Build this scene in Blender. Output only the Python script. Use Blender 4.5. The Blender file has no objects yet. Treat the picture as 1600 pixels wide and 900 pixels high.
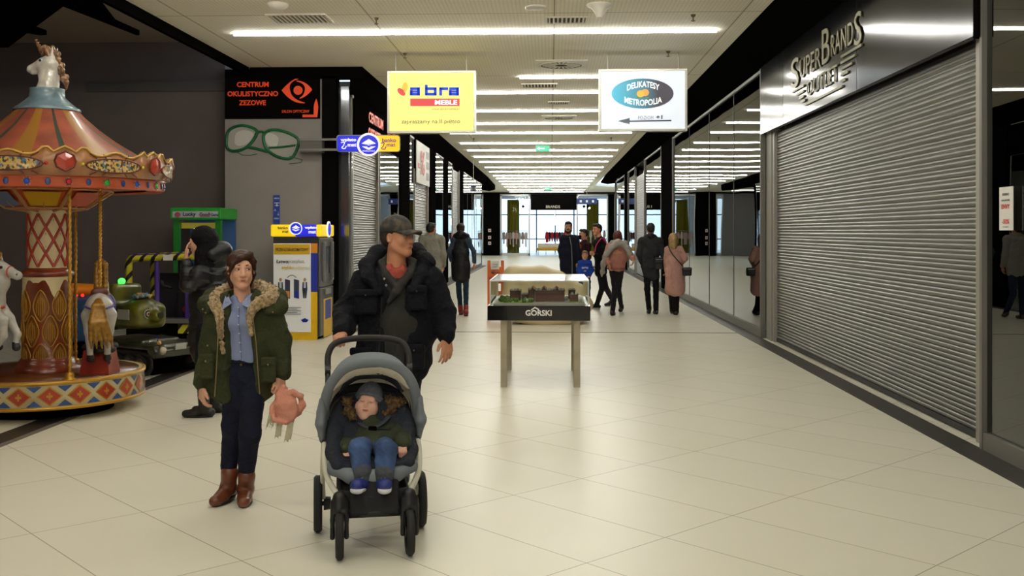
import bpy, bmesh, math, random
import numpy as np
from mathutils import Vector, Matrix, Euler
random.seed(7)
rng = np.random.default_rng(3)
SC = bpy.context.scene
COL = SC.collection
# ---------------------------------------------------------------- camera, world, exposure
CAM_H = 1.7
FPX = 1585.0
YAW = math.atan(60.0 / FPX)
cam_data = bpy.data.cameras.new('camera')
cam = bpy.data.objects.new('camera', cam_data)
COL.objects.link(cam)
cam.location = (0, 0, CAM_H)
cam.rotation_euler = (math.pi / 2, 0, YAW)
cam_data.sensor_width = 36
cam_data.lens = 36 * FPX / 1600
cam_data.shift_y = -88 / 1600
cam_data.clip_start = 0.05
cam_data.clip_end = 300
SC.camera = cam
SC.view_settings.view_transform = 'Standard'
SC.view_settings.look = 'None'
SC.view_settings.gamma = 1
SC.view_settings.use_curve_mapping = False
SC.view_settings.exposure = 0.0
LAMP = 40.0
world = bpy.data.worlds.new('daylight')
SC.world = world
world.use_nodes = True
world.node_tree.nodes['Background'].inputs[0].default_value = (0.62, 0.82, 1.0, 1)
world.node_tree.nodes['Background'].inputs[1].default_value = 2.2
try:
    SC.cycles.use_denoising = True
    SC.cycles.denoiser = 'OPENIMAGEDENOISE'
    SC.cycles.max_bounces = 7
    SC.cycles.diffuse_bounces = 4
    SC.cycles.glossy_bounces = 4
    SC.cycles.transparent_max_bounces = 10
    SC.cycles.sample_clamp_indirect = 8
except Exception:
    pass

# ---------------------------------------------------------------- pixel <-> world
_f = Vector((-math.sin(YAW), math.cos(YAW), 0)); _r = Vector((math.cos(YAW), math.sin(YAW), 0))
def ray(px, py):
    return _f + _r * ((px - 800) / FPX) + Vector((0, 0, (362 - py) / FPX))
def P(px, py, Y):
    d = ray(px, py); t = Y / d.y
    return Vector((d.x * t, Y, CAM_H + d.z * t))
def PZ(px, py, z=0.0):
    d = ray(px, py); t = (z - CAM_H) / d.z
    return Vector((d.x * t, d.y * t, z))
def PX(px, py, X):
    d = ray(px, py); t = X / d.x
    return Vector((X, d.y * t, CAM_H + d.z * t))

# ---------------------------------------------------------------- materials
def lin(c):
    if isinstance(c, str):
        c = [int(c[i:i + 2], 16) / 255 for i in (0, 2, 4)]
    return tuple((x / 12.92 if x <= 0.04045 else ((x + 0.055) / 1.055) ** 2.4) for x in c[:3])
MATS = {}
def M(name, col, rough=0.5, metal=0.0, noise=None, bump=None, emit=0.0, spec=0.5, coat=0.0, col2=None, sheen=0.0, stretch=None, alpha=None):
    if name in MATS: return MATS[name]
    m = bpy.data.materials.new(name); m.use_nodes = True
    nt = m.node_tree; b = nt.nodes['Principled BSDF']
    c = lin(col)
    b.inputs['Base Color'].default_value = (*c, 1)
    b.inputs['Roughness'].default_value = rough
    b.inputs['Metallic'].default_value = metal
    b.inputs['Specular IOR Level'].default_value = spec
    b.inputs['Coat Weight'].default_value = coat
    b.inputs['Sheen Weight'].default_value = sheen
    tc = None
    def coords():
        tcn = nt.nodes.new('ShaderNodeTexCoord')
        mp = nt.nodes.new('ShaderNodeMapping')
        if stretch: mp.inputs['Scale'].default_value = stretch
        nt.links.new(tcn.outputs['Object'], mp.inputs['Vector'])
        return mp.outputs['Vector']
    if noise or bump: tc = coords()
    if noise:
        n = nt.nodes.new('ShaderNodeTexNoise'); n.inputs['Scale'].default_value = noise[0]; n.inputs['Detail'].default_value = 4
        nt.links.new(tc, n.inputs['Vector'])
        r = nt.nodes.new('ShaderNodeMapRange'); r.inputs['From Min'].default_value = 0.35; r.inputs['From Max'].default_value = 0.65
        nt.links.new(n.outputs['Fac'], r.inputs['Value'])
        mx = nt.nodes.new('ShaderNodeMix'); mx.data_type = 'RGBA'
        a = noise[1]
        c2 = lin(col2) if col2 else tuple(x * (1 - a) for x in c)
        mx.inputs['A'].default_value = (*c2, 1); mx.inputs['B'].default_value = (*(c if col2 else tuple(min(1, x * (1 + a * .5)) for x in c)), 1)
        nt.links.new(r.outputs['Result'], mx.inputs['Factor'])
        nt.links.new(mx.outputs['Result'], b.inputs['Base Color'])
    if bump:
        n = nt.nodes.new('ShaderNodeTexNoise'); n.inputs['Scale'].default_value = bump[0]; n.inputs['Detail'].default_value = 5
        nt.links.new(tc, n.inputs['Vector'])
        bp = nt.nodes.new('ShaderNodeBump'); bp.inputs['Strength'].default_value = bump[1]; bp.inputs['Distance'].default_value = bump[2] if len(bump) > 2 else 0.01
        nt.links.new(n.outputs['Fac'], bp.inputs['Height']); nt.links.new(bp.outputs['Normal'], b.inputs['Normal'])
    if emit:
        b.inputs['Emission Color'].default_value = (*c, 1); b.inputs['Emission Strength'].default_value = emit
    MATS[name] = m
    return m
def mathn(nt, op, a, b=None, c=None):
    n = nt.nodes.new('ShaderNodeMath'); n.operation = op
    for i, v in enumerate((a, b, c)):
        if v is None: continue
        if hasattr(v, 'links'): nt.links.new(v, n.inputs[i])
        else: n.inputs[i].default_value = v
    return n.outputs[0]
def glass_mat(name, tint, ior=1.5, rough=0.0, wavy=0.0, vis=1.0):
    if name in MATS: return MATS[name]
    m = bpy.data.materials.new(name); m.use_nodes = True; nt = m.node_tree
    nt.nodes.remove(nt.nodes['Principled BSDF']); out = nt.nodes['Material Output']
    fr = nt.nodes.new('ShaderNodeFresnel'); fr.inputs['IOR'].default_value = ior
    gl = nt.nodes.new('ShaderNodeBsdfGlossy'); gl.inputs['Roughness'].default_value = rough
    gl.inputs['Color'].default_value = (0.92, 0.94, 0.93, 1)
    tr = nt.nodes.new('ShaderNodeBsdfTransparent'); tr.inputs['Color'].default_value = (*tint, 1)
    mx = nt.nodes.new('ShaderNodeMixShader')
    nt.links.new(fr.outputs[0], mx.inputs[0]); nt.links.new(tr.outputs[0], mx.inputs[1]); nt.links.new(gl.outputs[0], mx.inputs[2])
    if wavy:
        tcn = nt.nodes.new('ShaderNodeTexCoord'); n = nt.nodes.new('ShaderNodeTexNoise'); n.inputs['Scale'].default_value = 0.7; n.inputs['Detail'].default_value = 0
        nt.links.new(tcn.outputs['Object'], n.inputs['Vector'])
        bp = nt.nodes.new('ShaderNodeBump'); bp.inputs['Strength'].default_value = wavy; bp.inputs['Distance'].default_value = 0.05
        nt.links.new(n.outputs['Fac'], bp.inputs['Height'])
        nt.links.new(bp.outputs['Normal'], gl.inputs['Normal'])
    nt.links.new(mx.outputs[0], out.inputs['Surface'])
    MATS[name] = m
    return m

# ---------------------------------------------------------------- mesh building
class MB:
    def __init__(s): s.v = []; s.f = []; s.m = []; s.sm = []
    def add(s, vs, fs, mat=0, smooth=False):
        o = len(s.v); s.v += [tuple(x) for x in vs]
        for f in fs: s.f.append(tuple(i + o for i in f)); s.m.append(mat); s.sm.append(smooth)
        return s
    def box(s, c, d, mat=0, R=None, taper=1.0):
        x, y, z = d[0] / 2, d[1] / 2, d[2] / 2
        vs = [(-x, -y, -z), (x, -y, -z), (x, y, -z), (-x, y, -z), (-x * taper, -y * taper, z), (x * taper, -y * taper, z), (x * taper, y * taper, z), (-x * taper, y * taper, z)]
        c = Vector(c)
        vs = [c + (R @ Vector(v) if R else Vector(v)) for v in vs]
        return s.add(vs, [(0, 3, 2, 1), (4, 5, 6, 7), (0, 1, 5, 4), (1, 2, 6, 5), (2, 3, 7, 6), (3, 0, 4, 7)], mat)
    def box2(s, a, b, mat=0):
        return s.box([(a[i] + b[i]) / 2 for i in range(3)], [abs(b[i] - a[i]) for i in range(3)], mat)
    def cyl(s, a, b, r0, r1=None, n=16, mat=0, caps=True):
        return s.tube([a, b], [r0, r0 if r1 is None else r1], n, mat, caps)
    def tube(s, pts, rs, n=10, mat=0, caps=True, closed=False, flat=None):
        pts = [Vector(p) for p in pts]
        if not isinstance(rs, (list, tuple)): rs = [rs] * len(pts)
        N = len(pts); rings = []; prev = None
        for i, p in enumerate(pts):
            if closed: t = pts[(i + 1) % N] - pts[i - 1]
            else: t = pts[min(i + 1, N - 1)] - pts[max(i - 1, 0)]
            if t.length < 1e-9: t = Vector((0, 0, 1))
            t.normalize()
            if prev is None:
                a = Vector((0, 0, 1)) if abs(t.z) < 0.9 else Vector((1, 0, 0))
                u = t.cross(a).normalized()
            else:
                u = (prev - t * prev.dot(t)).normalized()
            prev = u; w = t.cross(u)
            k = flat if flat else 1
            rings.append([p + u * (rs[i] * math.cos(2 * math.pi * j / n)) + w * (rs[i] * k * math.sin(2 * math.pi * j / n)) for j in range(n)])
        vs = [v for r in rings for v in r]; fs = []
        for i in range(N if closed else N - 1):
            i2 = (i + 1) % N
            for j in range(n):
                j2 = (j + 1) % n
                fs.append((i * n + j, i * n + j2, i2 * n + j2, i2 * n + j))
        s.add(vs, fs, mat, True)
        if caps and not closed:
            o = len(s.v)
            s.add(rings[0], [tuple(range(n - 1, -1, -1))], mat); s.add(rings[-1], [tuple(range(n))], mat)
        return s
    def lathe(s, prof, c=(0, 0, 0), n=32, mat=0, R=None, matf=None, smooth=True, a0=0, a1=2 * math.pi, rf=None):
        c = Vector(c); vs = []; full = abs(a1 - a0 - 2 * math.pi) < 1e-6
        cols = n if full else n + 1
        for j in range(cols):
            a = a0 + (a1 - a0) * j / n
            for i, (r, z) in enumerate(prof):
                q = rf(a, i) if rf else (1, 0)
                v = Vector((r * q[0] * math.cos(a), r * q[0] * math.sin(a), z + q[1]))
                vs.append(c + (R @ v if R else v))
        k = len(prof); o = len(s.v); s.v += [tuple(x) for x in vs]
        for j in range(n):
            j2 = (j + 1) % cols
            for i in range(k - 1):
                s.f.append((o + j * k + i, o + j2 * k + i, o + j2 * k + i + 1, o + j * k + i + 1))
                s.m.append(matf(j, i) if matf else mat); s.sm.append(smooth)
        return s
    def ell(s, c, r, mat=0, n=16, R=None):
        prof = [(math.sin(math.pi * i / (n // 2)), -math.cos(math.pi * i / (n // 2))) for i in range(n // 2 + 1)]
        S = Matrix.Diagonal(Vector(r)); Q = (R @ S) if R else S
        return s.lathe(prof, c, n, mat, R=Q)
    def prism(s, poly, fn, d0, d1, mat=0, side=None):
        n = len(poly); vs = [fn(x, y, d0) for x, y in poly] + [fn(x, y, d1) for x, y in poly]
        s.add(vs, [tuple(range(n))[::-1], tuple(range(n, 2 * n))], mat)
        s.add(vs, [(i, (i + 1) % n, n + (i + 1) % n, n + i) for i in range(n)], mat if side is None else side)
        return s
    def build(s, name, mats, parent=None, loc=None, bevel=0, sub=0):
        me = bpy.data.meshes.new(name)
        if loc is not None: L = Vector(loc)
        elif s.v:
            a = np.array([tuple(q) for q in s.v]); lo = a.min(0); hi = a.max(0)
            L = Vector(((lo[0] + hi[0]) / 2, (lo[1] + hi[1]) / 2, lo[2]))
        else: L = Vector((0, 0, 0))
        me.from_pydata([tuple(Vector(v) - L) for v in s.v], [], s.f)
        if not isinstance(mats, (list, tuple)): mats = [mats]
        for m in mats: me.materials.append(m)
        me.polygons.foreach_set('material_index', s.m); me.polygons.foreach_set('use_smooth', s.sm)
        me.update()
        bm = bmesh.new(); bm.from_mesh(me); bmesh.ops.recalc_face_normals(bm, faces=bm.faces); bm.to_mesh(me); bm.free()
        return link(name, me, parent, L, bevel, sub)
def wmat(o):
    m = o.matrix_basis.copy()
    return wmat(o.parent) @ o.matrix_parent_inverse @ m if o.parent else m
def link(name, me, parent=None, loc=(0, 0, 0), bevel=0, sub=0):
    o = bpy.data.objects.new(name, me); COL.objects.link(o)
    o.location = loc
    if parent:
        o.parent = parent; o.matrix_parent_inverse = wmat(parent).inverted()
    if bevel:
        b = o.modifiers.new('bevel', 'BEVEL'); b.width = bevel; b.segments = 2; b.limit_method = 'ANGLE'
    if sub:
        b = o.modifiers.new('subdivision', 'SUBSURF'); b.levels = sub; b.render_levels = sub
    return o
def tag(o, label=None, cat=None, group=None, kind=None):
    if label: o['label'] = label
    if cat: o['category'] = cat
    if group: o['group'] = group
    if kind: o['kind'] = kind
    return o
def thing(name, label, cat, loc=(0, 0, 0), rz=0, group=None):
    o = bpy.data.objects.new(name, None); COL.objects.link(o)
    o.location = loc; o.rotation_euler = (0, 0, rz); o.empty_display_size = 0.1
    return tag(o, label, cat, group)
def struct(o): o['kind'] = 'structure'; return o
def dup(root, loc=None, label=None, rz=None):
    r = root.copy(); COL.objects.link(r)
    if loc is not None: r.location = loc
    if rz is not None: r.rotation_euler = (0, 0, rz)
    if label: r['label'] = label
    for ch in list(root.children):
        c = ch.copy(); COL.objects.link(c); c.parent = r
        for g in list(ch.children):
            d = g.copy(); COL.objects.link(d); d.parent = c
    return r
RX90 = Matrix.Rotation(math.pi / 2, 3, 'X')
def text_mesh(txt, size, depth=0.004, bold=0.0, width=None, align='CENTER', spacing=1.0, shear=0.0):
    cu = bpy.data.curves.new('lettering', 'FONT'); cu.body = txt; cu.size = 1; cu.extrude = 0.0
    cu.align_x = align; cu.align_y = 'CENTER'; cu.offset = bold; cu.space_character = spacing; cu.shear = shear
    cu.resolution_u = 3
    o = bpy.data.objects.new('lettering', cu); COL.objects.link(o)
    dg = bpy.context.evaluated_depsgraph_get()
    me = bpy.data.meshes.new_from_object(o.evaluated_get(dg))
    bpy.data.objects.remove(o); bpy.data.curves.remove(cu)
    n = len(me.vertices); co = np.empty(n * 3, np.float32); me.vertices.foreach_get('co', co); co = co.reshape(-1, 3)
    h = co[:, 1].max() - co[:, 1].min() if n else 1; w = co[:, 0].max() - co[:, 0].min() if n else 1
    cy = (co[:, 1].max() + co[:, 1].min()) / 2; co[:, 1] -= cy
    if align == 'CENTER': co[:, 0] -= (co[:, 0].max() + co[:, 0].min()) / 2
    sy = size / h; sx = sy if width is None else width / w
    co[:, 0] *= sx; co[:, 1] *= sy
    vs = [tuple(c) for c in co]; fs = [tuple(p.vertices) for p in me.polygons]
    bpy.data.meshes.remove(me)
    mb = MB(); mb.add(vs, fs)
    # walls
    from collections import Counter
    if depth:
        ed = {}
        for f in fs:
            for i in range(len(f)):
                e = (f[i], f[(i + 1) % len(f)])
                if (e[1], e[0]) in ed: ed.pop((e[1], e[0]))
                else: ed[e] = 1
        k = len(vs); mb.v += [(v[0], v[1], -depth) for v in vs]
        for a, b in ed: mb.f.append((b, a, a + k, b + k)); mb.m.append(0); mb.sm.append(False)
    return mb
def put_text(txt, size, origin, U, V, mat, parent, name='lettering', depth=0.004, bold=0.0, width=None, align='CENTER', spacing=1.0, shear=0.0, bend=None):
    """letters laid on the plane through origin spanned by U (reading direction) and V (up)"""
    mb = text_mesh(txt, size, depth, bold, width, align, spacing, shear)
    U = Vector(U).normalized(); V = Vector(V).normalized(); N = U.cross(V); O = Vector(origin)
    out = []
    for x, y, z in mb.v:
        if bend: x, y = bend(x, y)
        out.append(tuple(O + U * x + V * y + N * (z + depth + 0.001)))
    mb.v = out
    return mb.build(name, mat, parent)
# ================================================================ organic surfaces (smooth unions of soft shapes, meshed)
def _v(a): return np.array(tuple(a), np.float32)
class SDF:
    """soft shapes blended into one continuous skin; T maps local points to the place"""
    def __init__(s, h=.008, k=.02): s.h = h; s.k = k; s.p = []; s.T = Matrix.Identity(4); s.fold = []
    def _t(s, p): return _v(s.T @ Vector(p))
    def _r(s): return s.T.to_scale()[0]
    def cap(s, a, b, ra, rb=None, k=None, m=0, sq=None, op=0):
        rb = ra if rb is None else rb; q = s._r()
        n = None
        if sq is not None:
            n = _v((s.T.to_3x3() @ Vector(sq[0])).normalized()); sq = (n, sq[1])
        s.p.append(('c', s._t(a), s._t(b), ra * q, rb * q, (s.k if k is None else k) * q, m, sq, op)); return s
    def chain(s, pts, rs, k=None, m=0, sq=None):
        for i in range(len(pts) - 1): s.cap(pts[i], pts[i + 1], rs[i], rs[i + 1], k, m, sq)
        return s
    def ell(s, c, r, k=None, m=0, R=None, op=0):
        q = s._r(); A = s.T.to_3x3().normalized()
        if R is not None: A = A @ R
        s.p.append(('e', s._t(c), np.array(A, np.float32), np.array(r, np.float32) * q, 0, (s.k if k is None else k) * q, m, None, op)); return s
    def box(s, c, hd, r=.01, k=None, m=0, R=None, op=0):
        q = s._r(); A = s.T.to_3x3().normalized()
        if R is not None: A = A @ R
        s.p.append(('b', s._t(c), np.array(A, np.float32), np.array(hd, np.float32) * q, r * q, (s.k if k is None else k) * q, m, None, op)); return s
    @staticmethod
    def _bb(p):
        if p[0] == 'c':
            e = max(p[3], p[4]) * (max(1, p[7][1]) if p[7] else 1); return np.minimum(p[1], p[2]) - e, np.maximum(p[1], p[2]) + e
        e = np.abs(p[2]) @ p[3]; return p[1] - e, p[1] + e
    @staticmethod
    def _d(p, X):
        if p[0] == 'c':
            a, b = p[1], p[2]; ab = b - a; L = max(float(ab @ ab), 1e-9)
            pa = X - a; t = np.clip((pa @ ab) / L, 0, 1); off = pa - t[..., None] * ab
            sc = 1.0
            if p[7]:
                n, f = p[7]; c = off @ n; off = off + (c * (1 / f - 1))[..., None] * n; sc = min(1, f)
            return (np.sqrt((off * off).sum(-1)) - (p[3] + (p[4] - p[3]) * t)) * (sc if sc < 1 else 1)
        if p[0] == 'e':
            q = ((X - p[1]) @ p[2]) / p[3]; l = np.sqrt((q * q).sum(-1)); g = q / p[3]; gl = np.sqrt((g * g).sum(-1)) + 1e-6
            return l * (l - 1) / gl
        q = np.abs((X - p[1]) @ p[2]) - (p[3] - p[4]); o = np.maximum(q, 0)
        return np.sqrt((o * o).sum(-1)) + np.minimum(q.max(-1), 0) - p[4]
    def mesh(s, name, mats, parent=None, smooth_iter=1, loc=None, disp=None, keepmat=True):
        h = s.h; adds = [p for p in s.p if p[8] == 0]
        bbs = [s._bb(p) for p in adds]
        lo = np.min([b[0] for b in bbs], 0) - 3 * h; hi = np.max([b[1] for b in bbs], 0) + 3 * h
        n = np.ceil((hi - lo) / h).astype(int) + 1
        F = np.full(tuple(n), 1.0, np.float32)
        ax = [lo[i] + np.arange(n[i], dtype=np.float32) * h for i in range(3)]
        for p in s.p:
            b0, b1 = s._bb(p); mg = p[5] + 2.5 * h
            i0 = np.maximum(np.floor((b0 - mg - lo) / h).astype(int), 0); i1 = np.minimum(np.ceil((b1 + mg - lo) / h).astype(int) + 1, n)
            if (i1 <= i0).any(): continue
            sl = tuple(slice(i0[j], i1[j]) for j in range(3))
            X = np.stack(np.meshgrid(ax[0][sl[0]], ax[1][sl[1]], ax[2][sl[2]], indexing='ij'), -1)
            d = s._d(p, X); A = F[sl]; k = max(p[5], 1e-5)
            if p[8] == 0:
                t = np.clip(.5 + .5 * (A - d) / k, 0, 1); F[sl] = A * (1 - t) + d * t - k * t * (1 - t)
            else:
                t = np.clip(.5 - .5 * (A + d) / k, 0, 1); F[sl] = A * (1 - t) - d * t + k * t * (1 - t)
        ins = F < 0
        # active cells
        c = np.zeros(tuple(n - 1), np.int8)
        for dx in (0, 1):
            for dy in (0, 1):
                for dz in (0, 1): c += ins[dx:n[0] - 1 + dx, dy:n[1] - 1 + dy, dz:n[2] - 1 + dz]
        act = (c > 0) & (c < 8); I = np.argwhere(act); idx = np.full(act.shape, -1, np.int32); idx[act] = np.arange(len(I))
        V = np.zeros((len(I), 3), np.float32); W = np.zeros(len(I), np.float32)
        cs = [(0, 0, 0), (1, 0, 0), (0, 1, 0), (1, 1, 0), (0, 0, 1), (1, 0, 1), (0, 1, 1), (1, 1, 1)]
        val = [F[I[:, 0] + a, I[:, 1] + b, I[:, 2] + e] for a, b, e in cs]
        for i in range(8):
            for ax_ in range(3):
                if cs[i][ax_] == 0:
                    j = i + (1, 2, 4)[ax_]; va, vb = val[i], val[j]; x = (va < 0) != (vb < 0)
                    t = np.where(x, va / np.where(va == vb, 1, va - vb), 0)
                    q = np.zeros((len(I), 3), np.float32) + np.array(cs[i], np.float32); q[:, ax_] += t
                    V += q * x[:, None]; W += x
        V = (V / W[:, None] + I) * h + lo
        Q = []
        for a in range(3):
            b_, c_ = (a + 1) % 3, (a + 2) % 3
            s0 = [slice(None)] * 3; s1 = [slice(None)] * 3; s0[a] = slice(0, -1); s1[a] = slice(1, None)
            A, B = ins[tuple(s0)], ins[tuple(s1)]
            E = np.argwhere(A != B); E = E[(E[:, b_] > 0) & (E[:, c_] > 0) & (E[:, b_] < n[b_] - 1) & (E[:, c_] < n[c_] - 1)]
            f = A[E[:, 0], E[:, 1], E[:, 2]]
            def at(db, dc):
                K = E.copy(); K[:, b_] -= db; K[:, c_] -= dc; return idx[K[:, 0], K[:, 1], K[:, 2]]
            q = np.stack([at(1, 1), at(0, 1), at(0, 0), at(1, 0)], 1)
            q[~f] = q[~f][:, ::-1]; Q.append(q)
        Q = np.concatenate(Q).astype(np.int32)
        # light smoothing
        nv = len(V)
        for _ in range(smooth_iter):
            S = np.zeros((nv, 3), np.float32); N = np.zeros(nv, np.float32)
            for i in range(4):
                a, b = Q[:, i], Q[:, (i + 1) % 4]
                for j in range(3): S[:, j] += np.bincount(a, V[b, j], nv) + np.bincount(b, V[a, j], nv)
                N += np.bincount(a, minlength=nv) + np.bincount(b, minlength=nv)
            V = V * .5 + .5 * S / np.maximum(N, 1)[:, None]
        if disp is not None:
            nrm = np.zeros((nv, 3), np.float32); fn = np.cross(V[Q[:, 2]] - V[Q[:, 0]], V[Q[:, 3]] - V[Q[:, 1]])
            for i in range(4):
                for j in range(3): nrm[:, j] += np.bincount(Q[:, i], fn[:, j], nv)
            nrm /= np.maximum(np.sqrt((nrm ** 2).sum(1)), 1e-9)[:, None]
            V = V + nrm * disp(V)[:, None]
        V = V.astype(np.float32)
        if not isinstance(mats, (list, tuple)): mats = [mats]
        mi = None
        if len(mats) > 1:
            C = V[Q].mean(1); best = np.full(len(Q), 9., np.float32); mi = np.zeros(len(Q), np.int32)
            for p in s.p:
                if p[6] < 0: continue
                b0, b1 = s._bb(p); msk = ((C > b0 - .05) & (C < b1 + .05)).all(1)
                if not msk.any(): continue
                d = s._d(p, C[msk]); d = np.abs(d) if p[8] else d
                w = np.where(msk)[0]; u = d < best[w]; best[w[u]] = d[u]; mi[w[u]] = p[6]
        L = Vector(loc) if loc is not None else Vector((float(V[:, 0].mean()), float(V[:, 1].mean()), float(V[:, 2].min())))
        V = V - _v(L)
        me = bpy.data.meshes.new(name); me.vertices.add(nv); me.vertices.foreach_set('co', V.ravel())
        me.loops.add(Q.size); me.loops.foreach_set('vertex_index', Q.ravel()); me.polygons.add(len(Q)); me.polygons.foreach_set('loop_start', np.arange(0, Q.size, 4, dtype=np.int32))
        try: me.polygons.foreach_set('loop_total', np.full(len(Q), 4, np.int32))
        except Exception: pass
        for m in mats: me.materials.append(m)
        if mi is not None: me.polygons.foreach_set('material_index', mi)
        me.polygons.foreach_set('use_smooth', np.ones(len(Q), bool)); me.update(calc_edges=True); me.validate()
        return link(name, me, parent, L)
def wob(amp, fr, seed=0, an=(1, 1, 1)):
    """soft folds: sum of a few tilted waves"""
    r = np.random.default_rng(seed); D = r.normal(size=(7, 3)) * np.array(an); D /= np.linalg.norm(D, axis=1)[:, None]; ph = r.uniform(0, 6.28, 7); f = fr * r.uniform(.6, 1.6, 7)
    def g(V):
        o = np.zeros(len(V), np.float32)
        W = V + .02 * np.sin(V[:, [1, 2, 0]] * fr * .5)
        for i in range(7): o += np.sin((W @ D[i].astype(np.float32)) * f[i] + ph[i])
        o = o / 7 * amp * 1.5
        W = V + .03 * np.sin(V[:, [2, 0, 1]] * fr * .35 + 1.3)
        for i in range(4):
            q = 1 - np.abs(np.sin((W @ D[6 - i].astype(np.float32)) * f[i] * .8 + ph[i])); m = .5 + .5 * np.sin((V @ D[i].astype(np.float32)) * fr * .4 + ph[3])
            o += q ** 3 * m * amp * .8
        return o.astype(np.float32)
    return g
# ================================================================ THE SETTING
BLACK = M('black_panel', '0c0b0b', 0.8, spec=0)
COLBLACK = M('black_column', '100f0f', 0.8, spec=0)
STEEL = M('brushed_steel', 'a9a8a4', 0.32, 0.9)
FRAME = M('grey_frame', '74716b', 0.55, 0.3)
GREYWALL = M('grey_paint', '938c8a', 0.8, noise=(3, .04))
DARKWALL = M('dark_brown_paint', '625652', 0.85, noise=(2, .06))
ARCCEIL = M('arcade_ceiling_paint', '8a7a6c', 0.85)
GLASS = glass_mat('shop_glass', (0.80, 0.82, 0.80), 2.1, 0.0, 0.06)
CLEAR = glass_mat('clear_acrylic', (0.97, 0.98, 0.97), 1.35)
LIGHT = M('light_strip', 'fffdf2', 0.5, emit=LAMP)
# --- floor material: cream rectangular tiles laid at 45 degrees
def floor_material():
    m = bpy.data.materials.new('cream_tile_floor'); m.use_nodes = True; nt = m.node_tree; b = nt.nodes['Principled BSDF']
    g = nt.nodes.new('ShaderNodeNewGeometry'); sp = nt.nodes.new('ShaderNodeSeparateXYZ'); nt.links.new(g.outputs['Position'], sp.inputs[0])
    X, Y = sp.outputs[0], sp.outputs[1]
    a = mathn(nt, 'ADD', X, Y); d = mathn(nt, 'SUBTRACT', X, Y)
    def lines(v, off, per, half):
        u = mathn(nt, 'DIVIDE', mathn(nt, 'SUBTRACT', v, off), per)
        fr = mathn(nt, 'FRACT', u)
        e = mathn(nt, 'MINIMUM', fr, mathn(nt, 'SUBTRACT', 1.0, fr))
        return mathn(nt, 'LESS_THAN', e, half / per), mathn(nt, 'FLOOR', u)
    lb, ib = lines(a, 7.21, .905, .0042); la, ia = lines(d, -5.03, 1.75, .0042)
    j = mathn(nt, 'MAXIMUM', la, lb)
    wn = nt.nodes.new('ShaderNodeTexWhiteNoise'); wn.noise_dimensions = '2D'
    cb = nt.nodes.new('ShaderNodeCombineXYZ'); nt.links.new(ib, cb.inputs[0]); nt.links.new(ia, cb.inputs[1]); nt.links.new(cb.outputs[0], wn.inputs['Vector'])
    n = nt.nodes.new('ShaderNodeTexNoise'); n.inputs['Scale'].default_value = 3.0; n.inputs['Detail'].default_value = 6
    nt.links.new(g.outputs['Position'], n.inputs['Vector'])
    t = mathn(nt, 'ADD', mathn(nt, 'MULTIPLY', wn.outputs['Value'], .35), mathn(nt, 'MULTIPLY', n.outputs['Fac'], .5))
    mx = nt.nodes.new('ShaderNodeMix'); mx.data_type = 'RGBA'
    mx.inputs['A'].default_value = (*lin('dfdac8'), 1); mx.inputs['B'].default_value = (*lin('e6e1d1'), 1); nt.links.new(t, mx.inputs['Factor'])
    m2 = nt.nodes.new('ShaderNodeMix'); m2.data_type = 'RGBA'; m2.inputs['B'].default_value = (*lin('978c76'), 1)
    nt.links.new(mx.outputs['Result'], m2.inputs['A']); nt.links.new(mathn(nt, 'MULTIPLY', j, .95), m2.inputs['Factor'])
    nt.links.new(m2.outputs['Result'], b.inputs['Base Color'])
    b.inputs['Roughness'].default_value = 0.33
    b.inputs['Specular IOR Level'].default_value = 0.3
    return m
FLOOR = floor_material()
def ceiling_material():
    m = bpy.data.materials.new('perforated_cream_ceiling'); m.use_nodes = True; nt = m.node_tree; b = nt.nodes['Principled BSDF']
    g = nt.nodes.new('ShaderNodeNewGeometry'); sp = nt.nodes.new('ShaderNodeSeparateXYZ'); nt.links.new(g.outputs['Position'], sp.inputs[0])
    def cellc(v, per):
        return mathn(nt, 'SUBTRACT', mathn(nt, 'FRACT', mathn(nt, 'DIVIDE', v, per)), .5)
    x = cellc(sp.outputs[0], .05); y = cellc(sp.outputs[1], .05)
    r = mathn(nt, 'ADD', mathn(nt, 'MULTIPLY', x, x), mathn(nt, 'MULTIPLY', y, y))
    hole = mathn(nt, 'LESS_THAN', r, .075)
    jx = mathn(nt, 'ABSOLUTE', cellc(mathn(nt, 'ADD', sp.outputs[0], 1.15), 2.4)); jy = mathn(nt, 'ABSOLUTE', cellc(sp.outputs[1], 5.2))
    jt = mathn(nt, 'MAXIMUM', mathn(nt, 'LESS_THAN', jx, .0035), mathn(nt, 'LESS_THAN', jy, .0018))
    mx = nt.nodes.new('ShaderNodeMix'); mx.data_type = 'RGBA'
    mx.inputs['A'].default_value = (*lin('f7f1e0'), 1); mx.inputs['B'].default_value = (*lin('a1977e'), 1)
    nt.links.new(mathn(nt, 'MAXIMUM', mathn(nt, 'MULTIPLY', hole, .28), jt), mx.inputs['Factor'])
    nt.links.new(mx.outputs['Result'], b.inputs['Base Color']); b.inputs['Roughness'].default_value = .7
    return m
CEIL = ceiling_material()
ZC = 4.5
def sbox(name, a, b, mat, bevel=0):
    return struct(MB().box2(a, b).build(name, mat, bevel=bevel))
sbox('floor', (-14, -14, -0.2), (14, 96, 0), FLOOR)
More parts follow.
